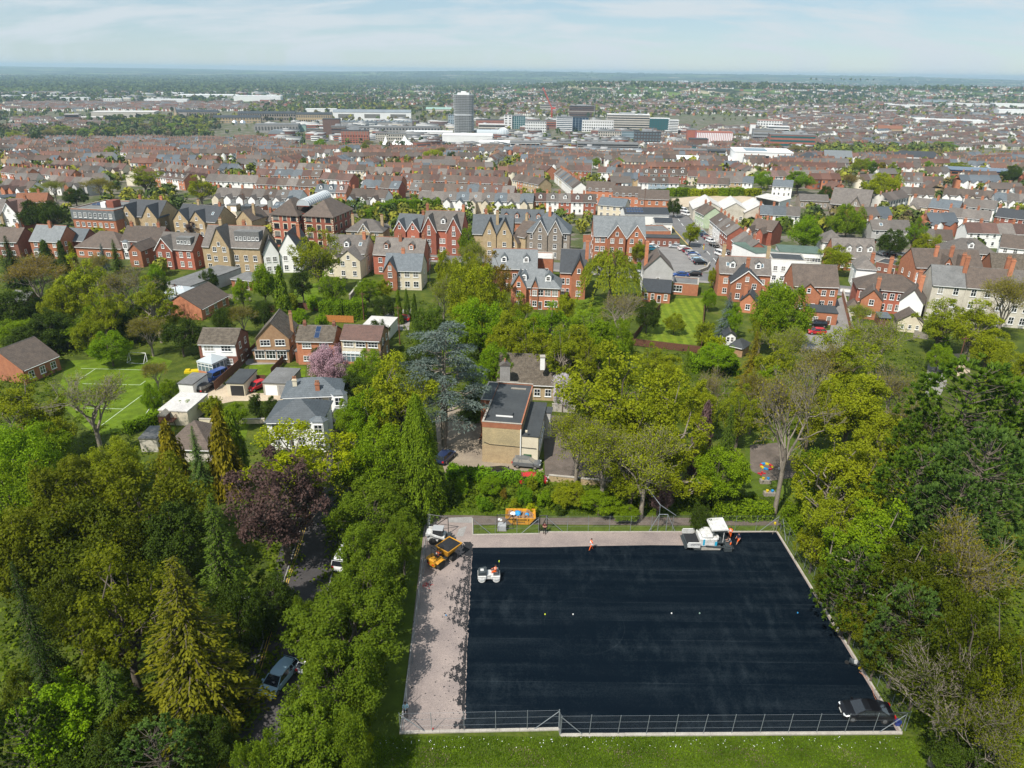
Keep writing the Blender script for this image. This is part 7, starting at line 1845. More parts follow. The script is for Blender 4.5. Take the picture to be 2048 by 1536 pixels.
def cheap_rows(poly,tries,ang0,jit,nmin=6,nmax=18,wid=5.6,gap=0,modern=False,spread=5.0):
 xs=[q[0]for q in poly];ys_=[q[1]for q in poly];made=0
 for _ in range(tries):
  px,py=rs.uniform(min(xs),max(xs)),rs.uniform(min(ys_),max(ys_));p=G(px,py)
  a=R_(ang0)+R_(90)*(rs.rand()<.22)+rs.normal(0,R_(jit));n=rs.randint(nmin,nmax+1);c,s=math.cos(a),math.sin(a);ok=True;step=wid+gap
  if not(min(xs)<=px<=max(xs)):continue
  cells=set()
  for t in np.arange(-2,n*step+2,4.0):
   for v in(-4,0,4,9,12):
    cell=(int((p.x+t*c-v*s)//CELL),int((p.y+t*s+v*c)//CELL));cells.add(cell)
    if cell in occ:ok=False;break
   if not ok:break
  if not ok:continue
  e=px_of((p.x+n*step*c,p.y+n*step*s,p.z));
  if e[1]<min(ys_)-1 or e[1]>max(ys_)+2:continue
  occ.update(cells);rp=ROOFP[rs.randint(8)];wp=WALLP[rs.randint(8)];back=(not modern)and rs.rand()<.6;hh=rs.uniform(4.9,5.6)
  for k in range(n):
   x,y=p.x+k*step*c,p.y+k*step*s
   if rs.rand()<.5:rp=ROOFP[rs.randint(8)]
   wc=wp if rs.rand()<.55 else WALLP[rs.randint(8)]
   cheap_house(x,y,gz(x,y),a,wid,7.6,hh,2.7,wc*rs.uniform(.85,1.08),rp*rs.uniform(.8,1.25),not modern,back);made+=1
 return made
nm=0
for poly,tries,an,ji,lo,hi in[
 ([(0,296),(520,335)],900,-3,5,4,12),([(0,282),(520,300)],700,-8,8,4,14),([(500,305),(1100,345)],1200,-2,5,4,14),([(0,335),(430,380)],700,-2,6,2,7),([(430,340),(830,395)],500,-1,5,2,8),
 ([(820,318),(1300,395)],900,-2,8,2,9),([(1290,318),(1560,362)],700,-3,8,3,12),([(1540,318),(2060,350)],1000,4,12,3,12),([(1540,350),(2060,470)],1500,3,14,2,8),
 ([(1580,243),(2060,300)],2200,28,8,6,20),([(1560,232),(2060,262)],1200,20,10,8,20),([(1280,300),(1560,322)],300,-5,10,3,9),([(0,206),(330,222)],900,-5,5,8,22),([(300,206),(520,222)],400,-5,6,8,18),([(0,240),(160,262)],300,-4,6,6,14),
 ([(1290,255),(1560,300)],300,20,20,4,9),([(880,200),(1560,232)],700,10,30,5,14),([(1500,205),(2060,236)],700,15,30,5,14)]:
 nm+=cheap_rows(poly,tries,an,ji,lo,hi)
for poly,tries in[([(520,168),(1000,212)],450),([(0,172),(560,192)],260),([(980,163),(1560,205)],600),([(1500,163),(2060,208)],750)]:
 nm+=cheap_rows(poly,tries,10,40,2,6,8.0,3.0,True)
def cheap_block(x,y,z,ang,w,d,h,wc,rc):
 c,s=math.cos(ang),math.sin(ang)
 def add(vs,fs,col):
  o=len(HV)
  for(a,b,zz)in vs:HV.append((x+a*c-b*s,y+a*s+b*c,z+zz))
  for f in fs:HF.append([i+o for i in f]);HC.append(col)
 q=lambda x0,x1,y0,y1,z0,z1:[(x0,y0,z0),(x1,y0,z0),(x1,y1,z0),(x0,y1,z0),(x0,y0,z1),(x1,y0,z1),(x1,y1,z1),(x0,y1,z1)]
 S4=[(0,1,5,4),(1,2,6,5),(2,3,7,6),(3,0,4,7)]
 add(q(0,w,0,d,-4,h),S4,wc);add(q(-.2,w+.2,-.2,d+.2,h,h+.6),S4+[(4,5,6,7)],rc)
 for k in range(int(h/3.2)):add(q(.5,w-.5,-.08,d*.5,1.1+k*3.2,2.6+k*3.2),S4[:1],(.07,.08,.095));add(q(1,w+.08,.5,d-.5,1.1+k*3.2,2.6+k*3.2),S4[1:2],(.07,.08,.095))
 if w>14:add(q(w*.2,w*.5,d*.3,d*.7,h,h+2.2),S4+[(4,5,6,7)],(.34,.34,.34))
CW=np.array([(.72,.72,.70),(.50,.46,.40),(.34,.34,.34),(.30,.12,.08),(.62,.58,.50),(.20,.11,.085),(.40,.42,.44),(.76,.76,.75)]);CR=np.array([(.20,.20,.20),(.50,.50,.49),(.15,.155,.16),(.27,.265,.255),(.12,.09,.08)])
def cheap_shops(poly,tries,wlo,whi,hlo,hhi):
 for _ in range(tries):
  px,py=rs.uniform(poly[0],poly[2]),rs.uniform(poly[1],poly[3]);p=G(px,py);w,d=rs.uniform(wlo,whi),rs.uniform(10,22);a=R_(-4)+rs.normal(0,.12)+(rs.rand()<.25)*.5;c,s=math.cos(a),math.sin(a)
  cells={(int((p.x+t*c-v*s)//CELL),int((p.y+t*s+v*c)//CELL))for t in np.arange(-1,w+2,4)for v in np.arange(-2,d+3,4)}
  if cells&occ:continue
  occ.update(cells);cheap_block(p.x,p.y,gz(p.x,p.y),a,w,d,rs.uniform(hlo,hhi),CW[rs.randint(8)]*rs.uniform(.85,1.08),CR[rs.randint(5)])
cheap_shops((830,258,1340,300),420,12,34,4,8);cheap_shops((520,246,900,284),260,14,50,4,9);cheap_shops((1330,262,1600,312),200,12,30,4,9);cheap_shops((900,240,1330,256),120,12,30,4,8);cheap_shops((1740,200,2048,236),120,30,90,6,9);cheap_shops((0,186,600,204),90,30,80,6,9);cheap_shops((830,300,1340,318),90,10,26,5,8)
attr_mat('distant_walls_and_tiles')
o=put('distant_terraces',np_mesh('distant_terraces',HV,HF,['distant_walls_and_tiles'],col=np.array(HC,np.float32)));o['kind']='stuff';o['label']='mass of small brick and white terraced houses spreading to the ridge'
print('cheap houses',nm)
# ---- woods, hedgerows and garden trees
LEAFP=np.array([(.105,.125,.016),(.075,.105,.016),(.15,.165,.018),(.05,.078,.016),(.12,.10,.036),(.08,.11,.026),(.034,.052,.018),(.19,.19,.02),(.10,.082,.04)])
def far_trees(poly,n,hmin,hmax,q,pal=None,avoid=True,clump=.0,excl=.0):
 xs=[a[0]for a in poly];ys_=[a[1]for a in poly];k=0;t=0;P_,N_,S_,C_=[],[],[],[]
 while k<n and t<n*8:
  t+=1;px,py=rs.uniform(min(xs),max(xs)),rs.uniform(min(ys_),max(ys_));p=G(px,py)
  if clump and math.sin(p.x/97.0+1.3*math.sin(p.y/173.0))*math.sin(p.y/151.0+p.x/301.0)<clump-1+rs.normal(0,.25):continue
  if avoid and(int(p.x//CELL),int(p.y//CELL))in occ:continue
  h=rs.uniform(hmin,hmax);R=h*rs.uniform(.34,.52);c=LEAFP[rs.randint(9)if pal is None else pal[rs.randint(len(pal))]]*rs.uniform(.8,1.2);k+=1
  d=unit(rs.normal(size=(q,3))+np.array([0,-.15,.45]));pp=np.array([p.x,p.y,p.z+h*.56])+d*np.array([R,R,h*.44])*rs.uniform(.62,1.0,(q,1))
  P_.append(pp);N_.append(unit(d+rs.normal(0,.45,(q,3))));S_.append(np.full(q,R*3.3/math.sqrt(q)*1.5)*rs.uniform(.6,1.3,q));C_.append(np.tile(c,(q,1))*rs.uniform(.75,1.3,(q,1)))
 if not P_:return
 V,Fq=leaf_quads(np.concatenate(P_),np.concatenate(N_),np.concatenate(S_),.8,rs);TF.append(Fq+sum(len(v)for v in TV));TV.append(V);TC.append(np.concatenate(C_))
far_trees([(0,455),(2048,560)],160,3,6,90,[0,1,2,3,7]);far_trees([(0,370),(2048,470)],520,3,6.5,60,[0,1,2,7,3]);far_trees([(0,300),(2048,372)],900,3,7.5,30,[0,1,2,7,7,4])
far_trees([(1600,350),(2048,480)],130,3,7,60)
far_trees([(0,258),(420,276)],260,8,14,46,[0,1,4,5,8,3]);far_trees([(180,238),(440,262)],170,8,14,40);far_trees([(1630,300),(1900,322)],180,8,13,40,[0,1,2,4,5]);far_trees([(1500,285),(1660,312)],60,7,11,40,[4,8,0])
far_trees([(0,240),(2048,300)],420,5,9,22);far_trees([(1560,232),(2048,300)],150,4,8,18)
far_trees([(0,222),(900,246)],330,7,13,20);far_trees([(860,205),(2048,236)],900,8,14,20,None,True,.75);far_trees([(500,196),(1000,226)],700,8,14,18,None,True,.8)
far_trees([(0,178),(900,206)],1500,8,15,14,[0,1,3,5,6,8],True,.8);far_trees([(900,176),(2048,212)],2000,8,15,14,[0,1,3,5,6],True,.85)
far_trees([(0,162),(1000,182)],2200,9,18,9,[0,1,3,5,6],True,.7);far_trees([(960,160),(2048,180)],2600,9,17,9,[1,3,5,6],True,.9)
def far_belts(poly,n):
 P_,N_,S_,C_=[],[],[],[]
 for _ in range(n):
  p=G(rs.uniform(poly[0],poly[2]),rs.uniform(poly[1],poly[3]));a=rs.choice([0,.2,-.25,1.2])+rs.normal(0,.15);L=rs.uniform(60,320);c=LEAFP[[1,3,5,6,6,3][rs.randint(6)]]*rs.uniform(.55,1.0);k=int(L/14)+2;t=rs.uniform(-.5,.5,k)*L
  x,y=p.x+t*math.cos(a)+rs.normal(0,9,k),p.y+t*math.sin(a)+rs.normal(0,9,k);P_.append(np.stack([x,y,terrain(x,y)+rs.uniform(4,11,k)],1));N_.append(unit(rs.normal(0,.5,(k,3))+np.array([0,-.5,.8])));S_.append(rs.uniform(14,30,k));C_.append(np.tile(c,(k,1))*rs.uniform(.8,1.2,(k,1)))
 V,Fq=leaf_quads(np.concatenate(P_),np.concatenate(N_),np.concatenate(S_),.7,rs);TF.append(Fq+sum(len(v)for v in TV));TV.append(V);TC.append(np.concatenate(C_))
far_belts((0,151,2048,158),900);far_belts((0,157,1000,172),1100);far_belts((0,170,700,186),260)
attr_mat('distant_leaves',.9)
o=put('distant_trees',np_mesh('distant_trees',np.concatenate(TV),np.concatenate(TF),['distant_leaves'],col=np.concatenate(TC)));o['kind']='stuff';o['label']='garden trees, belts and woods of the town and plain'
mb=MB();p=[G(*q)for q in((62,176),(165,177),(160,179.5),(60,178.5))];mb.add([(q.x,q.y,q.z+2.0)for q in p]+[(q.x,q.y,q.z-1)for q in p],[(0,1,2,3),(0,1,5,4),(1,2,6,5),(2,3,7,6),(3,0,4,7)])
tag(mb.build('solar_farm',['solar_blue']),'blue grey solar farm lying flat on the plain at the left','solar farm')
# ================================================================= haze
m=bpy.data.materials.new('haze_air');m.use_nodes=True;t=m.node_tree;t.nodes.clear();MATS['haze_air']=m
ov=N(t,'ShaderNodeOutputMaterial');pv=N(t,'ShaderNodeVolumePrincipled');pv.inputs['Color'].default_value=(.60,.84,1.0,1);pv.inputs['Density'].default_value=HAZE;pv.inputs['Anisotropy'].default_value=.15
t.links.new(pv.outputs[0],ov.inputs['Volume'])
mb=MB();mb.box(-19600,19600,-260,19700,-54,96);o=mb.build('haze',['haze_air']);o['kind']='stuff'
# ================================================================= vehicles
def paint(name,c,rough=.28):return plain(name,c,rough,.0,.4,.15)
for nme,c in{'car_silver':(.42,.44,.46),'car_black':(.006,.006,.008),'car_white':(.75,.75,.75),'car_red':(.45,.02,.025),'car_blue':(.02,.06,.22),'car_ice':(.30,.44,.55),'car_teal':(.02,.16,.24),'car_grey':(.12,.125,.13),'car_navy':(.015,.025,.07),'car_maroon':(.16,.015,.025)}.items():paint(nme,c)
plain('rim_alloy',(.45,.45,.46),.35,.8);plain('lamp_clear',(.75,.78,.8),.1);plain('lamp_red',(.5,.01,.01),.2);plain('plate_white',(.8,.8,.75),.5);plain('plate_yellow',(.75,.6,.1),.5)
SHAPES={ # low body outline, glasshouse outline, length, width
'hatch':([(-2.0,.32),(-2.08,.6),(-2.0,.92),(.75,.95),(1.75,.78),(2.02,.62),(2.05,.35)],[(-1.95,.9),(-1.62,1.42),(-.2,1.49),(.35,1.44),(1.15,.9)],1.76),
'saloon':([(-2.3,.34),(-2.36,.66),(-2.25,.98),(.75,.93),(1.95,.80),(2.28,.64),(2.32,.34)],[(-1.85,.95),(-1.05,1.38),(-.1,1.44),(.4,1.39),(1.25,.9)],1.82),
'estate':([(-2.25,.34),(-2.32,.66),(-2.24,.95),(.8,.95),(1.9,.82),(2.22,.62),(2.26,.34)],[(-2.2,.93),(-2.0,1.44),(-.2,1.52),(.45,1.46),(1.3,.92)],1.80),
'suv':([(-2.1,.40),(-2.18,.75),(-2.1,1.05),(.8,1.06),(1.85,.95),(2.15,.75),(2.18,.42)],[(-2.05,1.02),(-1.75,1.58),(-.2,1.66),(.4,1.6),(1.2,1.02)],1.86),
'van':([(-2.4,.38),(-2.46,.8),(-2.42,1.1),(1.3,1.1),(2.1,.95),(2.4,.7),(2.42,.4)],[(-2.42,1.08),(-2.36,1.9),(.3,1.95),(1.0,1.85),(1.75,1.08)],1.92)}
def make_car(kind,label):
 low,gh,w=SHAPES[kind];r=thing('parked_car' if kind!='van' else 'parked_van',label,'car' if kind!='van' else 'van',(0,0,0));h=w/2
 mb=MB()
 def sec(poly,ins,y):
  cx=sum(p[0]for p in poly)/len(poly);cz=sum(p[1]for p in poly)/len(poly)
  return[(cx+(x-cx)*(1-ins),y,cz+(z-cz)*(1-ins*.8))for x,z in poly]
 mb.loft([sec(low,.10,-h),sec(low,.03,-h+.09),sec(low,0,-h+.28),sec(low,0,h-.28),sec(low,.03,h-.09),sec(low,.10,h)]);mb.build('body',['car_silver'],r)
 # glasshouse: windows all round under a painted roof with pillars
 top=gh[1:-1];zt=max(z for x,z in gh)
 def gsec(ins,y,drop=0):
  return[(x*(1-ins),y,z-drop*(z>1.2))for x,z in gh]
 mb=MB();rings=[]
 for z in(0,1):
  pass
 yb,yt=h*.93,h*.74
 base=[(gh[0][0],gh[0][1]),(gh[-1][0],gh[-1][1])];xr,xf=gh[1][0],gh[-2][0]
 v=[(gh[0][0],-yb,gh[0][1]),(gh[-1][0],-yb,gh[-1][1]),(gh[-1][0],yb,gh[-1][1]),(gh[0][0],yb,gh[0][1]),(xr,-yt,gh[1][1]),(xf,-yt,gh[-2][1]),(xf,yt,gh[-2][1]),(xr,yt,gh[1][1])]
 mb.add(v,[(0,1,5,4),(2,3,7,6),(1,2,6,5),(3,0,4,7),(4,5,6,7)]);mb.build('windows_glass',['dark_glass'],r).name='glasshouse'
 mb=MB();rt=[(xr-.06,gh[1][1]-.01)]+[(x,z+.03)for x,z in top[1:-1]]+[(xf+.05,gh[-2][1]-.01)]
 if len(rt)<3:rt.insert(1,((xr+xf)/2,zt+.04))
 rt2=rt+[(xf+.03,gh[-2][1]-.05),(xr-.04,gh[1][1]-.05)]
 mb.loft([[(x,-yt-.02,z-.035)for x,z in rt2],[(x,-yt+.12,z)for x,z in rt2],[(x,yt-.12,z)for x,z in rt2],[(x,yt+.02,z-.035)for x,z in rt2]]);mb.build('roof',['car_silver'],r)
 for s in(-1,1):
  mb=MB()
  for xa,xb in((gh[0][0],xr),(gh[-1][0],xf),((gh[0][0]+gh[-1][0])/2-.15,(xr+xf)/2-.1)):mb.tube((xa,s*(yb+.005),gh[0][1]),(xb,s*(yt+.005),gh[1][1]),.045,n=4)
  if kind in('estate','van','suv'):mb.tube((gh[0][0]+.8,s*(yb+.005),gh[0][1]),(xr+.75,s*(yt+.005),gh[1][1]),.05,n=4)
  mb.build('pillar',['car_silver'],r)
  mb=MB();mb.box(.95,1.12,s*(h+.02),s*(h+.2),.95,1.1)if kind!='van' else mb.box(1.25,1.4,s*(h+.02),s*(h+.25),1.1,1.4);mb.build('wing_mirror',['car_silver'],r)
  mb=MB();x1=low[-2][0];mb.prism([(x1-.10,s*(h*.56)),(x1+.03,s*(h*.54)),(x1-.02,s*(h*.84)),(x1-.22,s*(h*.93))],low[-2][1]-.06,low[-2][1]+.05,'z');mb.build('headlight',['lamp_clear'],r)
  mb=MB();x0=low[1][0];mb.box(x0-.01,x0+.14,s*h*.62,s*h*.93,low[1][1]+.02,low[1][1]+.25);mb.build('tail_light',['lamp_red'],r)
  for x in(low[0][0]*.62,low[-1][0]*.63):
   mb=MB();mb.lathe([(.18,-.1),(.31,-.11),(.33,-.06),(.33,.06),(.31,.11),(.18,.1)],14,'y',(0,0,0));mb.lathe([(.0,-.115),(.2,-.105),(.2,.105),(.0,.115)],10,'y',(0,0,0),1);mb.build('wheel',['black_rubber','rim_alloy'],r,(x,s*(h-.10),.33))
 mb=MB();mb.box(low[-1][0]-.04,low[-1][0]+.03,-.26,.26,.45,.57);mb.build('number_plate',['plate_white'],r)
 mb=MB();mb.box(low[-1][0]-.05,low[-1][0]+.01,-.6,.6,.58,.70);mb.build('radiator_grille',['dark_metal'],r)
 return r
CARP={}
def car(kind,px,py,head,m,label,group=None,aim=None):
 """head: compass-free heading in degrees, 0 = towards picture right, 90 = away from the camera"""
 p=G(px,py);z=gz(p.x,p.y)+.075
 if kind not in CARP:r=make_car(kind,label);CARP[kind]=r
 else:r=dup(CARP[kind],(0,0,0),0,label)
 r.location=(p.x,p.y,z);r.rotation_euler=(0,0,R_(head));r['label']=label
 if group:r['group']=group
 elif 'group' in r:del r['group']
 for c in r.children:
  if c.name.split('.')[0]in('body','roof','pillar','wing_mirror'):own_material(c,m)
 return r
car('estate',559,1366,252,'car_ice','ice blue silver car on the lane under the trees')
car('saloon',1729,1432,176,'car_black','black saloon parked on the fresh tarmac corner')
car('van',694,1124,80,'car_white','white van half hidden under the cherries up the lane')
car('hatch',630,1326,72,'car_white','white car half hidden under the cherries beside the silver one')
car('hatch',953,823,2,'car_black','black hatchback parked against the hall beside the yellow bin')
car('hatch',891,920,66,'car_navy','dark blue hatchback in the yard corner under the conifer')
car('suv',1053,933,-8,'car_grey','dark silver small crossover parked in front of the green door')
car('hatch',1004,954,4,'car_black','black car roof showing behind the yard hedge')
car('hatch',1066,966,3,'car_red','red car mostly hidden behind the shrubs below the crossover')
car('hatch',803,642,175,'car_red','bright red car parked by the white flat garage')
car('van',432,760,244,'car_blue','blue van parked along the brown fence')
car('hatch',413,781,70,'car_black','black hatchback at the end of the gravel drive')
car('hatch',514,778,240,'car_red','red car squeezed between the garages')
car('suv',1634,654,180,'car_black','black four wheel drive behind the red car on the back lane')
car('hatch',1632,668,178,'car_red','red car on the back lane below the flat extension')
LOT=[(1368,501,'car_white','white'),(1376,505,'car_maroon','maroon'),(1383,510,'car_silver','silver'),(1388,514,'car_blue','blue'),(1390,519,'car_silver','pale silver'),(1395,524,'car_ice','ice blue'),(1400,529,'car_black','black')]
for k,(x,y,m_,w_)in enumerate(LOT):car('hatch' if k%2 else 'suv',x,y,6,m_,f'{w_} car in the car park row along the hill street, {ORD[k]} from the top','cars in the car park row')
car('hatch',1349,496,172,'car_silver','silver hatchback parked alone at the top of the car park');car('hatch',1344,489,100,'car_ice','pale blue hatchback beside the dark brick range')
for k,(x,y,m_)in enumerate([(1303,491,'car_black'),(1306,496,'car_white'),(1304,501,'car_teal')]):car('hatch',x,y,10,m_,['black','white','teal'][k]+' car in the left row of the car park beside the flats')
for k,(x,y,m_,w_)in enumerate([(1402,469,'car_teal','teal'),(1409,475,'car_navy','navy'),(1415,480,'car_maroon','maroon'),(1421,485,'car_white','white'),(1428,494,'car_black','black')]):car('hatch',x,y,-66,m_,f'{w_} car parked on the hill street, {ORD[k]} from the top','cars parked on the hill street')
car('van',1441,512,-68,'car_white','white van at the bottom of the hill street');car('suv',1452,509,-68,'car_black','black car beside the white van at the bottom of the street')
car('van',1366,424,-62,'car_white','white van at the top of the hill street, upper one');car('van',1372,431,-62,'car_white','white van at the top of the hill street, lower one')
car('saloon',1361,553,176,'car_blue','blue car on the main road beside the grey gabled house');car('estate',1387,552,177,'car_black','black estate on the main road below the car park');car('hatch',1277,552,-4,'car_silver','silver car on the main road left of the grey gabled house')
car('hatch',1761,510,100,'car_silver','silver car in the small car park by the dark trees');car('saloon',1777,511,120,'car_black','black car in the middle of the small car park');car('saloon',1804,514,140,'car_white','white saloon in the small car park')
car('hatch',1191,506,80,'car_black','black car on the side drive left of the twin gabled flats');car('hatch',1196,517,172,'car_silver','silver car at the foot of the side drive');car('van',1800,411,10,'car_silver','silver van beside the golden oak')
car('hatch',1187,460,90,'car_navy','dark blue car behind the side drive wall')
# ================================================================= people
for nme,c in{'hi_vis_orange':(.80,.13,.02),'hi_vis_yellow':(.62,.75,.06),'cloth_navy':(.015,.02,.05),'cloth_black':(.012,.012,.014),'cloth_maroon':(.09,.012,.018),'cloth_skyblue':(.42,.62,.70),'cloth_grey':(.16,.17,.19),'skin':(.46,.26,.18),'hair_brown':(.05,.03,.02),'helmet_white':(.7,.7,.7),'boot_leather':(.05,.03,.02)}.items():plain(nme,c,.75,0,.2)
def person(label,px,py,face,top,legs,pose='stand',shorts=False,hat=None,loc=None,h=1.76,arms=None,sleeves=False,forearm='skin'):
 """one skinned body over a jointed skeleton; face = heading in degrees"""
 hip=.92 if pose!='sit' else .48
 J={'pelvis':(0,0,hip),'waist':(.01,0,hip+.16),'chest':(.0,0,hip+.40),'neck':(0,0,hip+.56),'chin':(.02,0,hip+.64),'head':(.02,0,hip+.74),'crown':(.0,0,hip+.83)}
 R={'pelvis':.135,'waist':.125,'chest':.15,'neck':.055,'chin':.075,'head':.098,'crown':.07}
 E=[('pelvis','waist'),('waist','chest'),('chest','neck'),('neck','chin'),('chin','head'),('head','crown')]
 if pose=='bend':
  for k in('chest','neck','chin','head','crown'):x,y,z=J[k];dz=z-hip;J[k]=(x+dz*.5,y,hip+dz*.86)
 for s,sd in((1,'l'),(-1,'r')):
  st={'walk':.26,'stand':.05,'bend':.16,'sit':0}[pose]*s
  if pose=='sit':J['hip'+sd],J['knee'+sd],J['ank'+sd],J['toe'+sd]=(.02,.09*s,hip-.03),(.44,.13*s,hip+.02),(.50,.13*s,.08),(.66,.14*s,.05)
  else:J['hip'+sd],J['knee'+sd],J['ank'+sd],J['toe'+sd]=(0,.095*s,hip-.08),(st*.55+.03,.11*s,.48),(st,.115*s,.09),(st+.18,.13*s,.04)
  R.update({'hip'+sd:.10,'knee'+sd:.065,'ank'+sd:.05,'toe'+sd:.04})
  cx,cy,cz=J['chest'];J['sho'+sd]=(cx,.19*s,cz+.09);a=arms or{'walk':'swing','stand':'front','bend':'reach','sit':'reach'}[pose]
  if a=='swing':J['elb'+sd],J['wri'+sd]=(cx-.10*s,.24*s,cz-.2),(cx-.08*s+.1,.24*s,cz-.44)
  elif a=='front':J['elb'+sd],J['wri'+sd]=(cx+.02,.26*s,cz-.18),(cx+.24,.09*s,cz-.16)
  elif a=='reach':J['elb'+sd],J['wri'+sd]=(cx+.16,.24*s,cz-.12),(cx+.40,.17*s,cz-.16)
  else:J['elb'+sd],J['wri'+sd]=(cx,.25*s,cz-.2),(cx+.06,.25*s,cz-.45)
  d=Vector(J['wri'+sd])-Vector(J['elb'+sd]);d.normalize();wv=Vector(J['wri'+sd]);J['palm'+sd]=tuple(wv+d*.08)
  R.update({'sho'+sd:.075,'elb'+sd:.048,'wri'+sd:.032,'palm'+sd:.036})
  E+=[('pelvis','hip'+sd),('hip'+sd,'knee'+sd),('knee'+sd,'ank'+sd),('ank'+sd,'toe'+sd),('chest','sho'+sd),('sho'+sd,'elb'+sd),('elb'+sd,'wri'+sd),('wri'+sd,'palm'+sd)]
  side=d.cross(Vector((0,0,1)));side=side.normalized()if side.length>.1 else Vector((1,0,0))
  for q,(off,ln)in enumerate(((-.027,.06),(-.009,.075),(.009,.07),(.027,.055))):
   b=wv+d*.10+side*off;J[f'f{q}{sd}']=tuple(b+d*ln*.6);J[f'g{q}{sd}']=tuple(b+d*ln+Vector((0,0,-.02)));R[f'f{q}{sd}']=.009;R[f'g{q}{sd}']=.008;E+=[('palm'+sd,f'f{q}{sd}'),(f'f{q}{sd}',f'g{q}{sd}')]
  J['t'+sd]=tuple(wv+d*.06+side*(-.055));R['t'+sd]=.010;E.append(('wri'+sd,'t'+sd))
 names=list(J);idx={n_:i for i,n_ in enumerate(names)};f=h/1.75
 me=bpy.data.meshes.new('person_skeleton');me.from_pydata([tuple(c*f for c in J[n_])for n_ in names],[(idx[a],idx[b])for a,b in E],[])
 tmp=bpy.data.objects.new('person_skeleton',me);COL.objects.link(tmp);md=tmp.modifiers.new('s','SKIN');md.use_smooth_shade=True;tmp.modifiers.new('d','SUBSURF').levels=1
 for n_,v in zip(names,me.skin_vertices[0].data):v.radius=(R[n_]*f,R[n_]*f*(.8 if n_ in('waist','chest','pelvis')else 1));v.use_root=n_=='pelvis'
 dg=bpy.context.evaluated_depsgraph_get();body=bpy.data.meshes.new_from_object(tmp.evaluated_get(dg));bpy.data.objects.remove(tmp)
 for m_ in(top,legs,'skin','boot_leather',forearm):body.materials.append(MATS[m_])
 neck=J['neck'][2]*f-.01;ph=hip*f;wr=[Vector(J['wri'+s])*f for s in 'lr'];el=[Vector(J['elb'+s])*f for s in 'lr'];kn=[Vector(J['knee'+s])*f for s in 'lr']
 for p_ in body.polygons:
  c=p_.center;k=0
  if c.z>neck and abs(c.y)<.13:k=2
  elif min((c-w).length for w in wr)<.10:k=2
  elif not sleeves and min((c-(e*.45+w*.55)).length for e,w in zip(el,wr))<.15:k=4
  elif c.z<.13*f:k=3
  elif shorts and c.z<.50*f:k=2
  elif c.z<ph+.03 or(pose=='sit' and c.x>.12 and c.z<ph+.12):k=1
  p_.material_index=k
 p=G(px,py)if loc is None else Vector(loc)
 r=put('person',body,None,(p.x,p.y,p.z+(.065 if loc is None else 0)),R_(face));tag(r,label,'person')
 hx,hy,hz=(c*f for c in J['head']);mb=MB()
 mb.lathe([(.104*f,-.01),(.108*f,.03),(.09*f,.08),(.05*f,.112),(.005,.12)],10,'z',(hx-.012,0,hz));mb.build('hard_hat' if hat else 'hair',[hat or 'hair_brown'],r)
 mb=MB();mb.box(hx+.088*f,hx+.118*f,-.012,.012,hz-.045,hz-.01);mb.build('nose',['skin'],r)
 for s in(-1,1):
  mb=MB();mb.box(hx+.085*f,hx+.099*f,s*.035-.012,s*.035+.012,hz+.0,hz+.016);mb.build('eye',['cloth_black'],r)
  mb=MB();mb.box(hx-.015,hx+.015,s*.098*f-.012,s*.098*f+.012,hz-.03,hz+.03);mb.build('ear',['skin'],r)
 mb=MB();mb.box(hx+.08*f,hx+.096*f,-.025,.025,hz-.07,hz-.06);mb.build('mouth',['cloth_maroon'],r)
 if top=='hi_vis_orange':
  mb=MB();cx,cy,cz=(c*f for c in J['chest'])
  for dz in(-.02,-.16):mb.lathe([(.172*f,dz),(.172*f,dz+.05)],12,'z',(cx*.9,0,cz));
  mb.build('reflective_band',['helmet_white'],r)
 return r
person('person in a pale blue shirt and dark trousers at the corner of the court',812,1433,-80,'cloth_skyblue','cloth_black','stand',sleeves=True)
person('person in a dark red top standing at the fence gate',1089,1068,-100,'cloth_maroon','cloth_black','stand')
person('person in an orange vest and trousers walking across the tarmac',1182,1101,190,'hi_vis_orange','hi_vis_orange','walk',forearm='cloth_skyblue')
person('person all in orange workwear behind the paver',1459,1077,230,'hi_vis_orange','hi_vis_orange','stand',sleeves=True)
person('person in a grey shirt and orange trousers bending beside the paver',1460,1097,170,'cloth_grey','hi_vis_orange','bend')
person('person in a navy shirt and orange shorts walking behind the paver',1475,1089,200,'cloth_navy','hi_vis_orange','walk',shorts=True)
person('person in dark clothes standing at the corner of the hall',961,890,-60,'cloth_black','cloth_black','stand')
# ================================================================= machines on the court
mat('machine_yellow',(.62,.30,.012),.5,scale=1.6,c2=(.42,.20,.02),fine=(7,.5));mat('machine_white',(.66,.67,.67),.5,scale=1.6,c2=(.46,.45,.42),fine=(7,.5));plain('machine_grey',(.045,.055,.06),.45);plain('cyan_stripe',(.03,.36,.55),.45);mat('skip_yellow',(.70,.33,.015),.65,scale=1.3,c2=(.45,.20,.02),fine=(6,.6));plain('skip_inside',(.28,.17,.10),.9);plain('bag_blue',(.02,.25,.55),.6);plain('bag_white',(.75,.74,.72),.7);plain('rim_red',(.35,.06,.04),.6);plain('bin_yellow',(.60,.45,.01),.5);plain('tub_blue',(.02,.04,.22),.5);plain('screen_grey',(.35,.36,.37),.6)
def wheel(r,x,y,rad,wid,rim='machine_grey',name='wheel',n=16):
 mb=MB();w=wid/2;mb.lathe([(rad*.55,-w),(rad*.93,-w),(rad,-w*.7),(rad,w*.7),(rad*.93,w),(rad*.55,w)],n,'y');mb.lathe([(0,-w*.8),(rad*.55,-w*.7),(rad*.55,w*.7),(0,w*.8)],n,'y',(0,0,0),1)
 for k in range(n):mb.box(-.03,.03,-w,w,rad-.01,rad+.03,0,Matrix.Rotation(2*math.pi*k/n,4,'Y'))
 mb.build(name,['black_rubber',rim],r,(x,y,rad+.0))
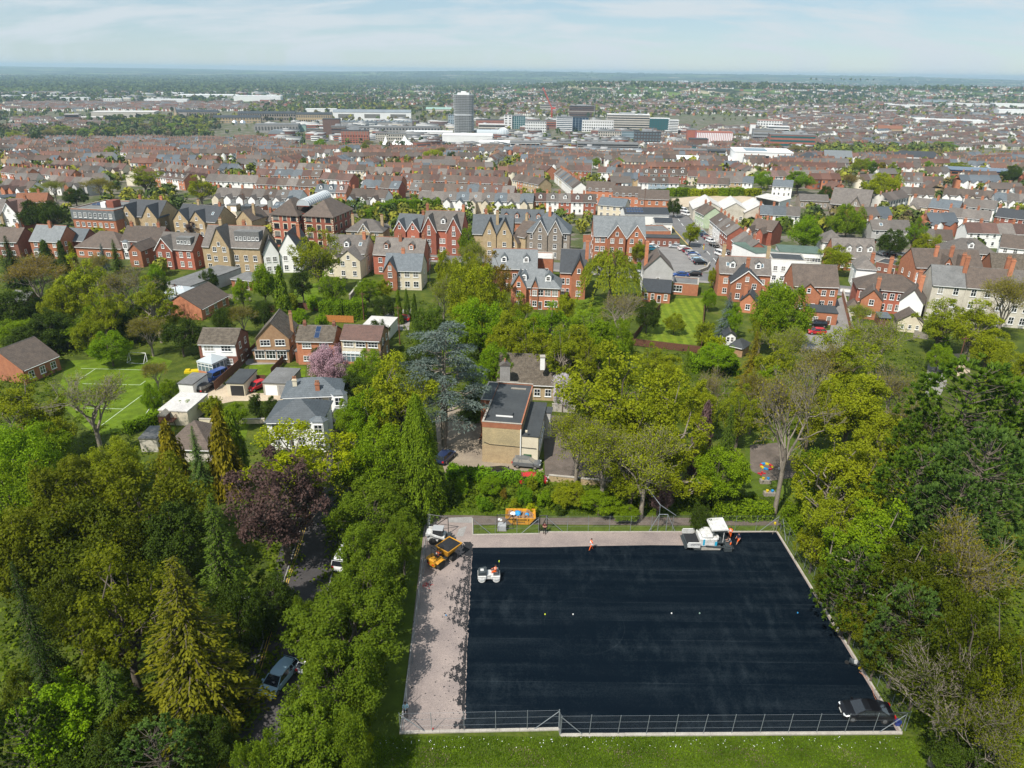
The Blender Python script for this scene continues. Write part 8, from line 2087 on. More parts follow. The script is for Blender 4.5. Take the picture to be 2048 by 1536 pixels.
# tandem roller
p=G(978,1160);r=thing('road_roller','small white tandem roller on the fresh tarmac','roller',(p.x,p.y,.062),R_(3))
for x in(-.85,.85):mb=MB();mb.lathe([(.0,-.56),(.38,-.6),(.42,-.56),(.42,.56),(.38,.6),(0,.56)],24,'y');mb.build('drum',['machine_white'],r,(x,0,.42))
mb=MB();mb.bbox(-1.32,-.30,-.62,.62,.55,1.0,.06);mb.build('rear_frame',['machine_white'],r);mb=MB();mb.bbox(.22,1.30,-.62,.62,.55,.95,.06);mb.build('front_frame',['machine_white'],r)
mb=MB();mb.prism([(-1.28,1.0),(-.25,1.0),(-.25,1.42),(-.4,1.5),(-1.1,1.36),(-1.28,1.2)],-.55,.55,'y');mb.build('engine_hood',['machine_grey'],r)
mb=MB();mb.box(-1.0,-.62,-.2,.2,1.42,1.46);mb.build('hood_badge',['machine_white'],r)
mb=MB();mb.box(-.34,.26,-.45,.45,.45,1.0);mb.box(-.34,.5,-.5,.5,.9,1.04);mb.build('articulation_joint',['machine_white'],r)
mb=MB();mb.bbox(.5,1.2,-.5,.5,.95,1.08,.03);mb.bbox(.68,1.1,-.24,.24,1.08,1.2,.04);mb.bbox(1.02,1.16,-.24,.24,1.2,1.62,.04);mb.build('seat',['machine_grey'],r)
mb=MB();mb.tube((.3,0,.95),(.42,0,1.38),.04);mb.lathe([(.19,-.02),(.21,0),(.19,.02)],12,'z',(.42,0,1.4));mb.build('steering_column',['machine_grey'],r)
mb=MB();mb.tube((1.2,.5,.95),(1.2,.5,2.15),.03);mb.tube((1.2,.5,2.15),(1.2,.5,2.35),.06,.05,8,1);mb.build('beacon',['dark_metal','hi_vis_yellow'],r)
for y in(-.63,.63):
 mb=MB();mb.prism([(-1.05,.4),(-.65,.4),(-.5,.62),(-1.2,.62)],y-.03,y+.03,'y');mb.prism([(.65,.4),(1.05,.4),(1.2,.62),(.5,.62)],y-.03,y+.03,'y');mb.build('drum_fork',['machine_white'],r)
q=Matrix.Translation(r.location)@Matrix.Rotation(R_(3),4,'Z')@Vector((.82,0,.76-.0));person('person in orange driving the roller',0,0,183,'hi_vis_orange','hi_vis_orange','sit',loc=(q.x,q.y,q.z),sleeves=True)
# site dumper
p=G(884,1124);hd=R_(52);r=thing('site_dumper','yellow site dumper with a skip full of black asphalt','dumper',(p.x,p.y,.022),hd)
for x,y in((-1.05,-.82),(-1.05,.82),(1.15,-.86),(1.15,.86)):wheel(r,x,y,.52,.42)
mb=MB();mb.bbox(-1.9,-.35,-.55,.55,.55,1.25,.08);mb.bbox(-1.95,-1.4,-.5,.5,1.2,1.45,.06);mb.build('engine_cover',['machine_yellow'],r)
mb=MB();mb.box(-.45,1.6,-.4,.4,.5,.75);mb.box(-.4,.15,-.75,.75,.7,.8);mb.build('chassis',['machine_grey'],r)
for s in(-1,1):mb=MB();mb.prism([(-1.75,1.1),(-1.5,1.22),(-.7,1.22),(-.35,1.0),(-.35,.94),(-.7,1.15),(-1.5,1.15)],s*.58,s*1.02,'y');mb.build('mudguard',['machine_yellow'],r)
def frus(b0,b1,z0,z1):return[[(b0[0],b0[2],z0),(b0[1],b0[2],z0),(b0[1],b0[3],z0),(b0[0],b0[3],z0)],[(b1[0],b1[2],z1),(b1[1],b1[2],z1),(b1[1],b1[3],z1),(b1[0],b1[3],z1)]]
mb=MB();mb.loft(frus((.35,1.5,-.6,.6),(.05,2.5,-1.05,1.05),.8,1.85));mb.build('skip_bucket',['machine_yellow'],r)
mb=MB();mb.loft([[(.12,-.98,1.852),(2.42,-.98,1.852),(2.42,.98,1.852),(.12,.98,1.852)],[(.7,-.5,2.1),(1.8,-.5,2.12),(1.8,.5,2.1),(.7,.5,2.08)]]);mb.build('asphalt_load',['asphalt_crumb'],r)
mb=MB()
for a,b in(((.03,-1.07,1.85),(2.52,-1.07,1.85)),((.03,1.07,1.85),(2.52,1.07,1.85)),((.03,-1.07,1.85),(.03,1.07,1.85)),((2.52,-1.07,1.85),(2.52,1.07,1.85))):mb.tube(a,b,.05,n=5)
mb.build('skip_rim',['machine_yellow'],r)
mb=MB();[mb.tube(a,b,.04)for a,b in(((-1.3,-.5,1.2),(-1.25,-.5,2.65)),((-1.3,.5,1.2),(-1.25,.5,2.65)),((-1.25,-.5,2.65),(-1.25,.5,2.65)))];mb.build('roll_bar',['dark_metal'],r)
mb=MB();mb.bbox(-1.0,-.5,-.25,.25,1.25,1.38,.03);mb.bbox(-1.08,-.98,-.25,.25,1.38,1.75,.03);mb.build('seat',['machine_grey'],r)
mb=MB();mb.tube((-.3,0,1.2),(-.22,0,1.55),.03);mb.lathe([(.18,-.02),(.2,0),(.18,.02)],12,'z',(-.22,0,1.57));mb.build('steering_wheel',['machine_grey'],r)
for y in(-.35,.35):mb=MB();mb.box(-1.96,-1.9,y-.12,y+.12,.75,.9);mb.build('tail_light',['lamp_red'],r)
q=r.location+Matrix.Rotation(hd,3,'Z')@Vector((-.72,0,.92));person('person in an orange vest driving the dumper',0,0,52,'hi_vis_orange','cloth_navy','sit',loc=(q.x,q.y,q.z))
# skid steer loader
p=G(876,1082);r=thing('skid_loader','white skid steer loader with a dark cab and red wheel rims','loader',(p.x,p.y,.022),R_(-6))
for x in(-.55,.55):
 for y in(-.78,.78):wheel(r,x,y,.42,.3,'rim_red')
mb=MB();mb.bbox(-1.35,.95,-.58,.58,.35,1.05,.06);mb.bbox(-1.45,-.55,-.6,.6,1.0,1.45,.08);mb.build('body',['machine_white'],r)
mb=MB();mb.box(-.55,.7,-.5,.5,1.06,1.95);mb.build('cab',['machine_grey'],r);mb=MB();mb.bbox(-.62,.78,-.56,.56,1.952,2.06,.04);mb.build('cab_roof',['screen_grey'],r)
for s in(-1,1):
 mb=MB();mb.prism([(-1.4,1.15),(-1.3,1.55),(-.9,1.6),(1.0,1.0),(1.45,.45),(1.3,.38),(.85,.82),(-.95,1.35),(-1.2,1.1)],s*.64,s*.80,'y');mb.build('lift_arm',['machine_white'],r)
 mb=MB();mb.tube((-.4,s*.72,.9),(.6,s*.72,1.05),.05,.04,8);mb.build('ram',['grey_metal'],r)
 mb=MB();mb.box(-.5,.6,s*.505,s*.52,1.2,1.85);mb.build('side_grille',['dark_metal'],r)
mb=MB();mb.prism([(1.3,.1),(2.1,.08),(2.15,.14),(1.5,.25),(1.35,.75),(1.55,.95),(1.45,1.0),(1.25,.8)],-.9,.9,'y');mb.build('bucket',['machine_grey'],r)
mb=MB();mb.box(-1.47,-1.42,-.4,.4,.5,.95);mb.build('rear_grille',['rim_red'],r)
# paver
p=G(1414,1090);r=thing('asphalt_paver','white asphalt paver with cyan stripes, a canopy and an open hopper','paver',(p.x,p.y,.022),R_(1))
for y in(-.95,.95):
 mb=MB();mb.prism([(-1.9,.05),(-2.1,.3),(-1.95,.55),(1.3,.55),(1.5,.32),(1.3,.05)],y-.18,y+.18,'y');mb.build('track_frame',['concrete'],r)
 for k in range(20):
  x=-1.95+k*.17;mb=MB();mb.box(x,x+.13,y-.22,y+.22,.0,.05);mb.box(x,x+.13,y-.22,y+.22,.552,.61);mb.build('track_pad',['machine_grey'],r)
mb=MB();mb.bbox(-1.35,.9,-1.12,1.12,.65,1.75,.12);mb.bbox(-1.1,.35,-1.05,1.05,1.7,2.15,.15);mb.build('engine_body',['machine_white'],r)
mb=MB();mb.box(-.95,-.70,-1.135,-1.12,.75,1.65);mb.box(.55,.85,-1.135,-1.12,.7,1.3);mb.build('stripe',['cyan_stripe'],r)
for y in(-1,1):
 mb=MB();mb.prism([(-2.95,.75),(-1.36,.65),(-1.36,1.25),(-1.6,1.38),(-2.8,1.38),(-3.0,1.2)],y*1.5-.05,y*1.5+.05,'y');mb.prism([(-2.9,1.36),(-1.4,1.36),(-1.4,1.42),(-2.9,1.42)],y*1.5-.09,y*1.5+.09,'y');mb.build('hopper_wing',['machine_white'],r)
mb=MB();mb.box(-2.95,-1.4,-1.45,1.45,.6,.72);mb.build('hopper_floor',['machine_grey'],r);mb=MB();mb.loft([[(-2.8,-1.4,.725),(-1.4,-1.4,.725),(-1.4,1.4,.725),(-2.8,1.4,.725)],[(-2.2,-.7,1.1),(-1.42,-.9,1.25),(-1.42,.9,1.25),(-2.2,.7,1.1)]]);mb.build('asphalt_load',['asphalt_crumb'],r)
mb=MB();mb.tube((-3.05,-1.3,.45),(-3.05,1.3,.45),.16);mb.build('push_roller',['machine_grey'],r)
mb=MB()
for i_ in range(11):mb.box(-2.58+i_*.105,-2.52+i_*.105,-1.565,-1.55,1.05+.03*(i_%3),1.22)
mb.build('side_print',['car_navy'],r)
mb=MB();mb.box(.9,1.7,-1.05,1.05,1.0,1.12);mb.box(1.0,1.5,-.7,-.2,1.12,1.5);mb.box(1.0,1.5,.2,.7,1.12,1.5);mb.build('operator_platform',['machine_grey'],r)
mb=MB();mb.bbox(.8,1.05,-1.0,-.3,1.5,1.95,.05);mb.build('control_console',['machine_white'],r)
mb=MB();[mb.tube((x,y,1.1 if x>.5 else 1.9),(x,y,3.05),.04)for x in(.2,1.6)for y in(-.95,.95)];mb.build('canopy_post',['machine_white'],r)
mb=MB();mb.prism([(-.1,2.98),(0,3.16),(1.95,3.3),(2.05,3.12)],-1.3,1.3,'y');mb.build('canopy',['machine_white'],r)
mb=MB();mb.tube((-.9,.7,2.1),(-.9,.7,2.7),.07);mb.build('exhaust',['dark_metal'],r)
mb=MB();mb.box(1.75,2.7,-1.6,1.6,.12,.62);mb.box(1.9,2.5,-1.5,1.5,.62,.85);mb.box(2.7,3.0,-1.4,1.4,.4,.46);mb.build('screed',['machine_grey'],r)
mb=MB();[mb.tube((-.6,y,.8),(2.1,y,.55),.07)for y in(-1.28,1.28)];mb.build('tow_arm',['machine_grey'],r)
for k in range(9):mb=MB();mb.box(2.75+.02*k,2.79+.02*k,-1.45+k*.34,-1.40+k*.34,.46,.95);mb.build('handrail_post',['dark_metal'],r)
# skip with rubble and bags
p=G(1041,1042);r=thing('builders_skip','yellow builders skip heaped with rubble on the path','skip',(p.x,p.y,.02),R_(0))
def shell(b0,b1,z0,z1,t):
 o=frus(b0,b1,z0,z1);i=frus((b0[0]+t,b0[1]-t,b0[2]+t,b0[3]-t),(b1[0]+t,b1[1]-t,b1[2]+t,b1[3]-t),z0+t,z1);v=o[0]+o[1]+i[0]+i[1];f=[(3,2,1,0)]
 for k in range(4):j=(k+1)%4;f+=[(k,j,j+4,k+4),(k+4,j+4,j+12,k+12),(k+12,j+12,j+8,k+8)]
 return v,f+[(8,9,10,11)]
mb=MB();mb.add(*shell((-1.15,1.15,-1.0,1.0),(-1.95,1.95,-1.1,1.1),.1,1.15,.06));mb.build('body',['skip_yellow'],r)
mb=MB();[mb.tube((-1.95,y,1.16),(1.95,y,1.16),.05,n=5)for y in(-1.1,1.1)];[mb.tube((x,-1.1,1.16),(x,1.1,1.16),.05,n=5)for x in(-1.95,1.95)];mb.build('rim',['skip_yellow'],r)
for x in(-.9,.9):mb=MB();mb.box(x-.06,x+.06,-1.14,-1.02,.2,1.05);mb.build('lifting_lug',['skip_yellow'],r)
mb=MB();[mb.box(-1.1+.19*k,-1.0+.19*k+.03*(k%2),-1.095-.002*k,-1.07,.82,.98)for k in range(12)];[mb.box(-.6+.2*k,-.48+.2*k,-1.075,-1.045,.48,.6)for k in range(6)];mb.build('side_print',['cloth_black'],r)
mb=MB();rs=np.random.RandomState(4)
for k in range(70):
 x,y=rs.uniform(-1.7,1.7),rs.uniform(-.95,.95);s=rs.uniform(.06,.2);z=.82+.25*(1-(x/1.9)**2);mb.loft([[(x+s*math.cos(a)*rs.uniform(.7,1.2),y+s*math.sin(a)*rs.uniform(.7,1.2),z)for a in np.arange(5)*1.257],[(x+s*.5*math.cos(a),y+s*.5*math.sin(a),z+s)for a in np.arange(5)*1.257]])
mb.box(-1.5,1.5,-.98,.98,.4,.84);mb.build('rubble',['skip_inside'],r)
def lump(name,m_,lab,loc,s,cat='bag'):
 mb=MB();rs2=np.random.RandomState(len(lab));mb.lathe([(s*.6,0),(s,s*.25),(s*.9,s*.6),(s*.45,s*.85),(s*.1,s)],9);mb.v=[(x*rs2.uniform(.85,1.15),y*rs2.uniform(.85,1.15),z)for x,y,z in mb.v]
 return tag(mb.build(name,[m_],None,loc),lab,cat)
lump('rubble_sack','bag_blue','larger blue sack lying on the rubble in the skip',(p.x-.35,p.y+.1,1.0),.5);lump('rubble_sack','bag_white','white sack at the left end of the skip',(p.x-1.0,p.y+.05,.98),.42);lump('rubble_sack','bag_blue','smaller blue sack at the right end of the skip',(p.x+.85,p.y-.05,.98),.32)
# odds and ends on the site
p=G(1709,1334);r=thing('wheelbarrow','wheelbarrow with a white bucket at the right kerb','wheelbarrow',(p.x,p.y,.065),R_(150))
mb=MB();mb.add(*shell((-.3,.35,-.22,.22),(-.5,.6,-.36,.36),.32,.62,.03));mb.build('tray',['machine_grey'],r);wheel(r,.75,0,.18,.1);mb=MB();[mb.tube((.75,0,.2),(-1.0,y,.55),.02,n=5)for y in(-.28,.28)];mb.build('handle',['dark_metal'],r);mb=MB();mb.lathe([(.15,.4),(.19,.75),(.17,.75),(.14,.45)],12);mb.build('bucket',['machine_white'],r)
p=G(1719,1338);mb=MB();mb.lathe([(.14,0),(.17,.32),(.15,.33),(.12,.05)],10);tag(mb.build('bucket',['bin_yellow'],None,(p.x,p.y,.065)),'small yellow bucket beside the wheelbarrow','bucket')
p=G(1678,1259);lump('cement_sack','bag_white','taller white sack slumped on the right kerb',(p.x,p.y,.1),.3);lump('cement_sack','bag_white','smaller white sack beside the slumped one on the right kerb',(p.x+.35,p.y-.4,.1),.25)
p=G(1794,1450);mb=MB();mb.lathe([(.25,0),(.32,.45),(.29,.45),(.22,.04)],14);tag(mb.build('tub',['tub_blue'],None,(p.x,p.y,.07)),'dark blue tub at the fence corner behind the black car','tub')
for x,y,m_,lab in[(1090,1230,'hi_vis_yellow','tiny yellow green marker left of the white one on the tarmac'),(1146,1230,'bag_white','tiny white marker near the scuffed tarmac'),(1343,1228,'bag_white','tiny white marker in the middle of the tarmac'),(1399,1228,'roof_palegreen','tiny green marker in the middle of the tarmac'),(1595,1227,'bag_blue','small blue and white tub towards the right kerb'),(892,1232,'bag_blue','small blue cap lying on the bare gravel'),(866,1459,'red_marker','small red marker by the front wall')]:
 p=G(x,y);mb=MB();mb.lathe([(.07,0),(.07,.1),(.03,.14),(.0,.15)],8);tag(mb.build('site_marker',[m_],None,(p.x,p.y,.06)),lab,'marker')
p0,p1=G(1718,1345),G(1800,1455);mb=MB();pts=[(p0+(p1-p0)*u+Vector((.35*math.sin(u*9),0,.085)))for u in np.linspace(0,1,24)];[mb.tube(a,b,.022,n=4,cap=False)for a,b in zip(pts,pts[1:])];plain('hose_orange',(.42,.17,.09),.6);tag(mb.build('hose',['hose_orange']),'thin orange hose running along the right kerb','hose')
p=G(1004,1059);r=thing('pallet_stack','grey crate of materials on the grass strip behind the court','crate',(p.x,p.y,.03));mb=MB();[mb.box(-.6,.6,-.5+k*.24,-.36+k*.24,.0,.12)for k in range(5)];mb.build('pallet',['wood_grey'],r);mb=MB();mb.bbox(-.55,.55,-.48,.48,.12,.85,.05);mb.build('wrapped_load',['screen_grey'],r)
p=G(1000,1052);lump('sack','bag_white','white and red sack on top of the grey crate',(p.x,p.y,.9),.3)
p=G(948,812);r=thing('wheeled_bin','yellow wheeled bin beside the black hatchback','bin',(p.x,p.y,.02));mb=MB();mb.loft(frus((-.55,.55,-.35,.35),(-.65,.65,-.42,.42),.15,1.1));mb.build('body',['bin_yellow'],r);mb=MB();mb.bbox(-.68,.68,-.45,.45,1.1,1.2,.03);mb.build('lid',['bin_yellow'],r)
p=G(1552,1062);r=thing('survey_tripod','yellow topped survey tripod at the back corner of the court','tripod',(p.x-.5,p.y-.4,.065));[MBx.build('leg',['wood_grey'],r)for MBx in[(lambda m_:(m_.tube((.45*math.cos(a),.45*math.sin(a),0),(.05*math.cos(a),.05*math.sin(a),1.3),.025,n=5),m_)[1])(MB())for a in(0,2.1,4.2)]];mb=MB();mb.bbox(-.12,.12,-.1,.1,1.3,1.6,.03);mb.build('instrument',['bin_yellow'],r)
# ================================================================= fences
mb_=bpy.data.materials.new('chain_link');mb_.use_nodes=True;MATS['chain_link']=mb_;t=mb_.node_tree;b_=t.nodes['Principled BSDF'];b_.inputs['Base Color'].default_value=(.16,.18,.19,1);b_.inputs['Roughness'].default_value=.6
tr=N(t,'ShaderNodeBsdfTransparent');ms=N(t,'ShaderNodeMixShader',i_0=.045);t.links.new(tr.outputs[0],ms.inputs[1]);t.links.new(b_.outputs[0],ms.inputs[2]);t.links.new(ms.outputs[0],t.nodes['Material Output'].inputs['Surface'])
def wire_fence(label,a,b,h=2.5,gap=2.65,off=.0,lean=.0,brace=True):
 pa,pb=G(*a),G(*b);d=Vector((pb.x-pa.x,pb.y-pa.y,0));L=d.length;ang=math.atan2(d.y,d.x);n=max(2,round(L/gap));r=thing('chain_link_fence',label,'fence',(pa.x,pa.y,pa.z),ang);rs=np.random.RandomState(int(L*10))
 P0=[]
 for k in range(n+1):
  x=L*k/n;tx=x+rs.normal(0,.03)+lean;mb=MB();mb.tube((x,off,0),(tx,off+rs.normal(0,.03),h),.027,n=6);mb.build('post',['galvanised'],r);P0.append((x,tx))
 for f in(.06,.36,.68,.985):
  mb=MB()
  for(x0,t0),(x1,t1)in zip(P0,P0[1:]):mb.tube((x0+(t0-x0)*f,off-.05,h*f),(x1+(t1-x1)*f,off-.05,h*f-.0),.007,n=3,cap=False)
  mb.build('line_wire',['galvanised'],r)
 for(x0,t0),(x1,t1)in zip(P0,P0[1:]):mb=MB();mb.add([(x0,off-.055,.05),(x1,off-.055,.05),(t1,off-.055,h),(t0,off-.055,h)],[(0,1,2,3)]);mb.build('mesh_panel',['chain_link'],r)
 if brace:
  for x0,x1 in((0,L/n*.8),(L,L-L/n*.8)):mb=MB();mb.tube((x0,off,h*.92),(x1,off,.05),.036,n=6);mb.build('brace',['galvanised'],r)
 return r
wire_fence('wire fence on the front wall, the short set back stretch',(801,1466),(1117,1459));wire_fence('wire fence along the front wall, the long stretch beside the black car',(1121,1471),(1801,1466),lean=.12)
wire_fence('wire fence along the left kerb under the cherries',(853,1046),(796,1466),off=.55);wire_fence('wire fence along the back kerb behind the paver',(1092,1064),(1552,1063));wire_fence('short wire fence behind the grass strip and skip',(947,1069),(1077,1067))
wire_fence('wire fence outside the right kerb',(1562,1064),(1813,1462),off=-.15);wire_fence('wire return between the two stretches of the front wall',(1117,1459),(1120,1471),gap=1.2,brace=False)
def gate(label,a,b,h,bars=1):
 pa,pb=G(*a),G(*b);d=Vector((pb.x-pa.x,pb.y-pa.y,0));L=d.length;r=thing('metal_gate',label,'gate',pa,math.atan2(d.y,d.x));mb=MB()
 for p_,q_ in(((0,0,.1),(0,0,h)),((L,0,.1),(L,0,h)),((0,0,h),(L,0,h)),((0,0,.1),(L,0,.1)),((0,0,.1),(L,0,h))):mb.tube(p_,q_,.05,n=6)
 mb.build('gate_frame',['dark_metal'],r);mb=MB();mb.add([(0,.0,.1),(L,.0,.1),(L,0,h),(0,0,h)],[(0,1,2,3)]);mb.build('mesh_panel',['chain_link'],r)
gate('tall dark gate behind the skid loader standing open',(857,1062),(897,1068),2.6);gate('dark gate leaf standing beside the skip',(994,1058),(1026,1058),2.2);gate('narrow gate in the back fence beside the person in red',(1079,1062),(1094,1062),2.4)
# the old tennis screen posts on the bank
p=G(1315,1062);r=thing('screen_frame','tall leaning pipe frame behind the back fence','frame',p);mb=MB()
[mb.tube(a,b,.045,n=6)for a,b in(((0,0,0),(0,0,2.6)),((1.1,0,0),(1.1,0,2.6)),((0,0,2.6),(1.1,0,2.6)),((0,0,2.6),(-1.2,-.2,0)),((1.1,0,2.6),(2.3,-.2,0)),((0,0,2.6),(0,.1,4.0)),((0,.1,4.0),(2.2,.1,2.4)),((0,.1,4.0),(-1.6,1.8,5.6)))];mb.build('pipe',['galvanised'],r)
def panel_fence(label,pxs,h,m,post=True,name='garden_fence',rails=False):
 pts=[G(*q)for q in pxs];r=thing(name,label,'fence',pts[0])
 for a,b in zip(pts,pts[1:]):
  d=Vector((b.x-a.x,b.y-a.y,0));L=d.length;n=max(1,round(L/1.83));ang=math.atan2(d.y,d.x)
  for k in range(n):
   q=a+(b-a)*((k+.02)/n)-pts[0];w=L/n*.96;mb=MB()
   mb.box(0,w,-.015,.015,.08,h)
   nb=9 if not rails else 5
   for j in range(nb):
    if rails:mb.box(.01,w-.01,-.045,-.015,.1+(h-.15)*j/nb,.1+(h-.15)*(j+.82)/nb)
    else:x=w*(j+.5)/nb;mb.box(x-w/nb*.42,x+w/nb*.42,-.035,-.015,.1,h-.03)
   mb.box(0,w,-.05,.04,h+.001,h+.05);mb.build('panel',[m],r,q,ang)
   mb=MB();mb.box(-.07,.02,-.06,.05,-.1,h+.1);mb.build('post',[m],r,a+(b-a)*(k/n)-pts[0],ang)
 return r
panel_fence('brown panel fence at the bottom of the striped lawn',[(1257,690),(1400,707)],1.6,'wood_brown',rails=True);panel_fence('bright orange panel fence below the tall hedge',[(648,644),(708,646)],1.7,'wood_orange')
panel_fence('red brown garden fence on the sloping lawn',[(538,624),(566,626),(580,617),(636,622)],1.7,'wood_brown');panel_fence('long brown fence beside the blue van',[(512,702),(474,742),(430,782)],1.8,'wood_brown');panel_fence('dark fence between the buff and orange detached houses',[(584,707),(563,731),(543,752)],1.6,'wood_brown');panel_fence('red brown fence between the garages',[(506,766),(533,766)],1.6,'wood_brown')
panel_fence('grey boarded fence beside the track',[(1826,675),(1856,680)],1.6,'wood_grey');panel_fence('grey fence in front of the bungalow',[(452,598),(502,603)],1.4,'wood_grey');panel_fence('dark fence along the left side of the striped lawn',[(1320,618),(1290,650),(1262,688)],1.4,'wood_brown');panel_fence('dark fence along the right side of the striped lawn',[(1410,600),(1406,650),(1402,700)],1.4,'wood_brown')
panel_fence('long weathered wall of boards behind the small car park',[(1757,505),(1830,510)],1.9,'wood_grey')
def masonry(label,pxs,h,t_,m,cop=True):
 pts=[G(*q)for q in pxs];r=thing('garden_wall',label,'wall',pts[0])
 for a,b in zip(pts,pts[1:]):
  d=Vector((b.x-a.x,b.y-a.y,0));L=d.length;ang=math.atan2(d.y,d.x);mb=MB();mb.box(0,L,-t_/2,t_/2,-.6,h);mb.build('wall',[m],r,a-pts[0],ang)
  mb=MB();mb.box(-.04,L+.04,-t_/2-.05,t_/2+.05,h+.002,h+.09);mb.build('coping',['concrete'],r,a-pts[0],ang)
masonry('curved stone wall round the corner of the car park',[(1366,551),(1395,548),(1413,541),(1419,531)],1.1,.3,'stone_grey');masonry('brick wall beside the back lane',[(1684,592),(1696,640),(1702,668)],1.8,.25,'brick_orange');masonry('white low wall along the main road',[(1680,583),(1712,586)],.9,.25,'render_white')
masonry('cream rock garden wall in front of the slate villa',[(400,846),(460,848),(530,846)],.8,.3,'render_cream');masonry('brick wall at the head of the side drive',[(1166,484),(1194,483)],2.6,.3,'brick_orange');masonry('nursery terrace wall below the lime tree',[(1098,962),(1200,972),(1300,985)],1.0,.3,'stone_yellow');masonry('old stone wall along the sloping lawn',[(700,600),(716,580),(722,572)],1.4,.4,'stone_grey');masonry('red brick wall in front of the red twin gables',[(846,519),(884,521)],1.0,.3,'brick_red');masonry('pale yard wall beside the hall and magnolia',[(1104,822),(1150,826)],1.4,.25,'concrete')
# coloured picket fence on the nursery terrace
p0,p1=G(1233,921),G(1278,926);r=thing('picket_fence','picket fence painted in many colours on the nursery terrace','fence',p0);cols=['car_blue','bin_yellow','car_red','bag_blue','render_white','roof_palegreen','hi_vis_orange','car_teal']
for k in range(22):q=(p1-p0)*(k/22);mb=MB();mb.prism([(-.05,0),(.05,0),(.05,.85),(0,.95),(-.05,.85)],-.02,.02,'y');mb.build('picket',[cols[k%8]],r,q)
# ================================================================= play things, goals, poles
def goal(label,px,py,face,w=3.6,h=1.8):
 p=G(px,py);r=thing('football_goal',label,'goal',(p.x,p.y,.02),R_(face));mb=MB();[mb.tube(a,b,.06,n=6)for a,b in(((-w/2,0,0),(-w/2,0,h)),((w/2,0,0),(w/2,0,h)),((-w/2,0,h),(w/2,0,h)))];mb.build('goal_frame',['white_paint'],r)
 mb=MB();[mb.tube(a,b,.045,n=6)for a,b in(((-w/2,0,h),(-w/2,1.3,0)),((w/2,0,h),(w/2,1.3,0)),((-w/2,1.3,0),(w/2,1.3,0)),((-w/2,0,.02),(-w/2,1.3,.02)),((w/2,0,.02),(w/2,1.3,.02)))];mb.build('back_stay',['white_paint'],r)
goal('white football goal at the far end of the lawn',278,722,174);goal('white football goal beside the green shed',301,838,280,3,1.7)
p=G(336,855);r=thing('play_tower','wooden play tower beside the clipped hedge','play tower',(p.x,p.y,.02));[mb.build('leg',['wood_brown'],r)for mb in[(lambda m_:(m_.tube((x,y,0),(x*.85,y*.85,1.3),.06,n=5),m_)[1])(MB())for x in(-.9,.9)for y in(-.8,.8)]]
mb=MB();mb.box(-.9,1.4,-.8,.8,1.3,1.4);mb.build('deck',['wood_brown'],r);mb=MB();mb.box(-.9,.3,-.8,.8,1.4,2.5);mb.build('hut',['wood_brown'],r);mb=MB();mb.prism([(-1.05,2.5),(.45,2.5),(-.3,3.1)],-.95,.95,'y');mb.build('hut_roof',['wood_grey'],r);mb=MB();[mb.tube((1.35,-.75+.3*k,1.4),(1.35,-.75+.3*k,2.1),.03,n=4)for k in range(6)];mb.tube((1.35,-.8,2.1),(1.35,.8,2.1),.04,n=4);mb.build('railing',['wood_brown'],r)
p=G(387,744);mb=MB();mb.box(-1.6,1.6,-.7,.7,0,.35);mb.box(-1.4,-.6,-.5,.5,.35,.6);tag(mb.build('sandpit',['bin_yellow'],None,(p.x,p.y,.02),R_(15)),'yellow covered sandpit in front of the conservatory','sandpit')
p=G(1533,934);r=thing('sand_ring','round play ring in red, yellow and blue segments','play ring',(p.x,p.y,.03))
for k in range(8):
 a0,a1=k*math.pi/4,(k+.94)*math.pi/4;mb=MB();mb.loft([[(q*math.cos(a),q*math.sin(a),z)for q,z in((.65,0),(1.0,0),(1.0,.2),(.65,.2))]for a in np.linspace(a0,a1,4)]);mb.build('segment',[['car_red','bin_yellow','bag_blue'][k%3]],r)
p=G(1557,940);mb=MB();mb.tube((0,0,.2),(1.0,.65,.2),.18,n=10);tag(mb.build('play_tube',['bag_white'],None,(p.x,p.y,.02)),'white play tube lying beside the ring','play tube')
p=G(1523,948);mb=MB();[mb.box(-.6,.6,-.12,.12,.05,.15,0,Matrix.Rotation(a,4,'Z'))for a in(0,1.05)];tag(mb.build('play_star',['car_red'],None,(p.x,p.y,.02)),'small red star shaped mat below the ring','mat')
for x,y,lab in((1538,991,'wooden planter with yellow and blue pots on the play lawn'),(1530,966,'low wooden bench planter among bright toys')):
 p=G(x,y);r=thing('planter',lab,'planter',(p.x,p.y,.02));mb=MB();mb.bbox(-.8,.8,-.35,.35,0,.6,.04);mb.build('box',['wood_grey'],r)
 for k,m_ in enumerate(('bin_yellow','bag_blue')):mb=MB();mb.lathe([(.16,.6),(.22,.9),(.2,.9)],9,'z',(-.35+.7*k,0,0));mb.build('pot',[m_],r)
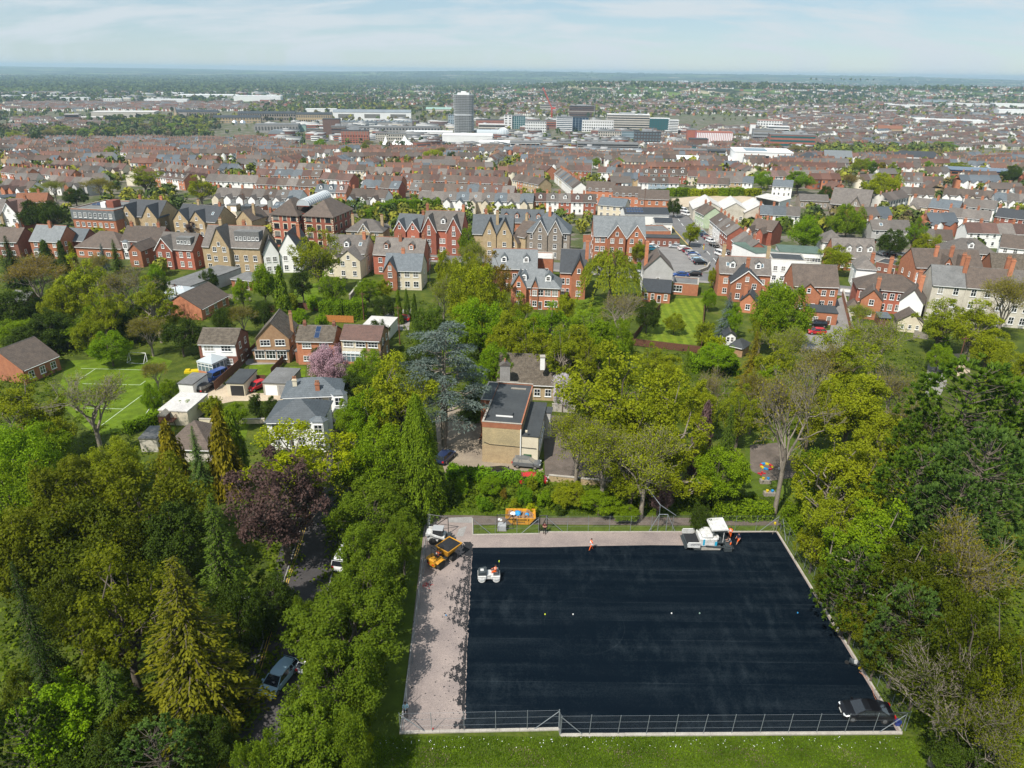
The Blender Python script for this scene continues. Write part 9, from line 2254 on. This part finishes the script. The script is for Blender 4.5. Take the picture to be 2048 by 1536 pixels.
def pole(label,px,py,h,m='wood_brown',lamp=False,name='telegraph_pole',face=0):
 p=G(px,py);r=thing(name,label,'lamp post' if lamp else 'pole',(p.x,p.y,p.z),R_(face));mb=MB();mb.tube((0,0,-.2),(0,0,h),.13 if not lamp else .09,.09 if not lamp else .05,8);mb.build('shaft',[m],r)
 if lamp:mb=MB();mb.tube((0,0,h),(.9,0,h+.15),.04);mb.build('bracket',[m],r);mb=MB();mb.bbox(.7,1.5,-.16,.16,h+.08,h+.24,.05);mb.build('lamp_head',['machine_white'],r)
 else:mb=MB();mb.box(-.7,.7,-.05,.05,h-.6,h-.48);mb.build('crossarm',[m],r)
pole('telegraph pole standing in the sandy yard',1908,757,9);pole('telegraph pole beside the parked red car',800,690,9);pole('telegraph pole beside the white flat garage',728,640,7);pole('telegraph pole by the flat annexe',361,632,8);pole('telegraph pole in front of the garages',490,425,8);pole('telegraph pole by the small car park fence',1780,455,8);pole('tall telegraph pole beside the white warehouse',1286,440,13)
pole('grey street lamp half hidden in the wood beside the lane',527,1280,5.5,'galvanised',True,'street_lamp',180);pole('street lamp beside the scaffolded house',860,563,6.5,'galvanised',True,'street_lamp');pole('street lamp at the bottom of the hill street',1421,524,8,'galvanised',True,'street_lamp',120);pole('street lamp beside the parked cars on the hill street',1404,497,8,'galvanised',True,'street_lamp',120);pole('street lamp on the main road beside the white wall',1697,600,8,'galvanised',True,'street_lamp',90)
p=G(1406,506);r=thing('bus_stop','red and yellow bus stop flag on the hill street pavement','bus stop',p);mb=MB();mb.tube((0,0,0),(0,0,2.8),.05);mb.build('shaft',['galvanised'],r);mb=MB();mb.box(-.05,.05,-.45,.45,1.2,2.7);mb.build('sign_panel',['bin_yellow'],r);mb=MB();mb.box(-.06,.06,-.45,.45,2.71,3.1);mb.build('sign_head',['car_red'],r)
# scaffold on the house behind the lime trees
p=G(850,540);r=thing('scaffold','grey scaffold standing against the end wall of the cream and brick house','scaffold',p);[mb.build('standard',['grey_metal'],r)for mb in[(lambda m_:(m_.tube((x,y,0),(x,y,8.5),.05,n=5),m_)[1])(MB())for x in(0,1.4)for y in(0,2.5,5)]]
for z in(2.2,4.4,6.6):mb=MB();mb.box(-.1,1.5,-.2,5.2,z,z+.06);mb.build('deck',['wood_grey'],r);mb=MB();[mb.tube((x,-.2,z+1),(x,5.2,z+1),.04,n=4)for x in(0,1.4)];mb.build('guard_rail',['grey_metal'],r)
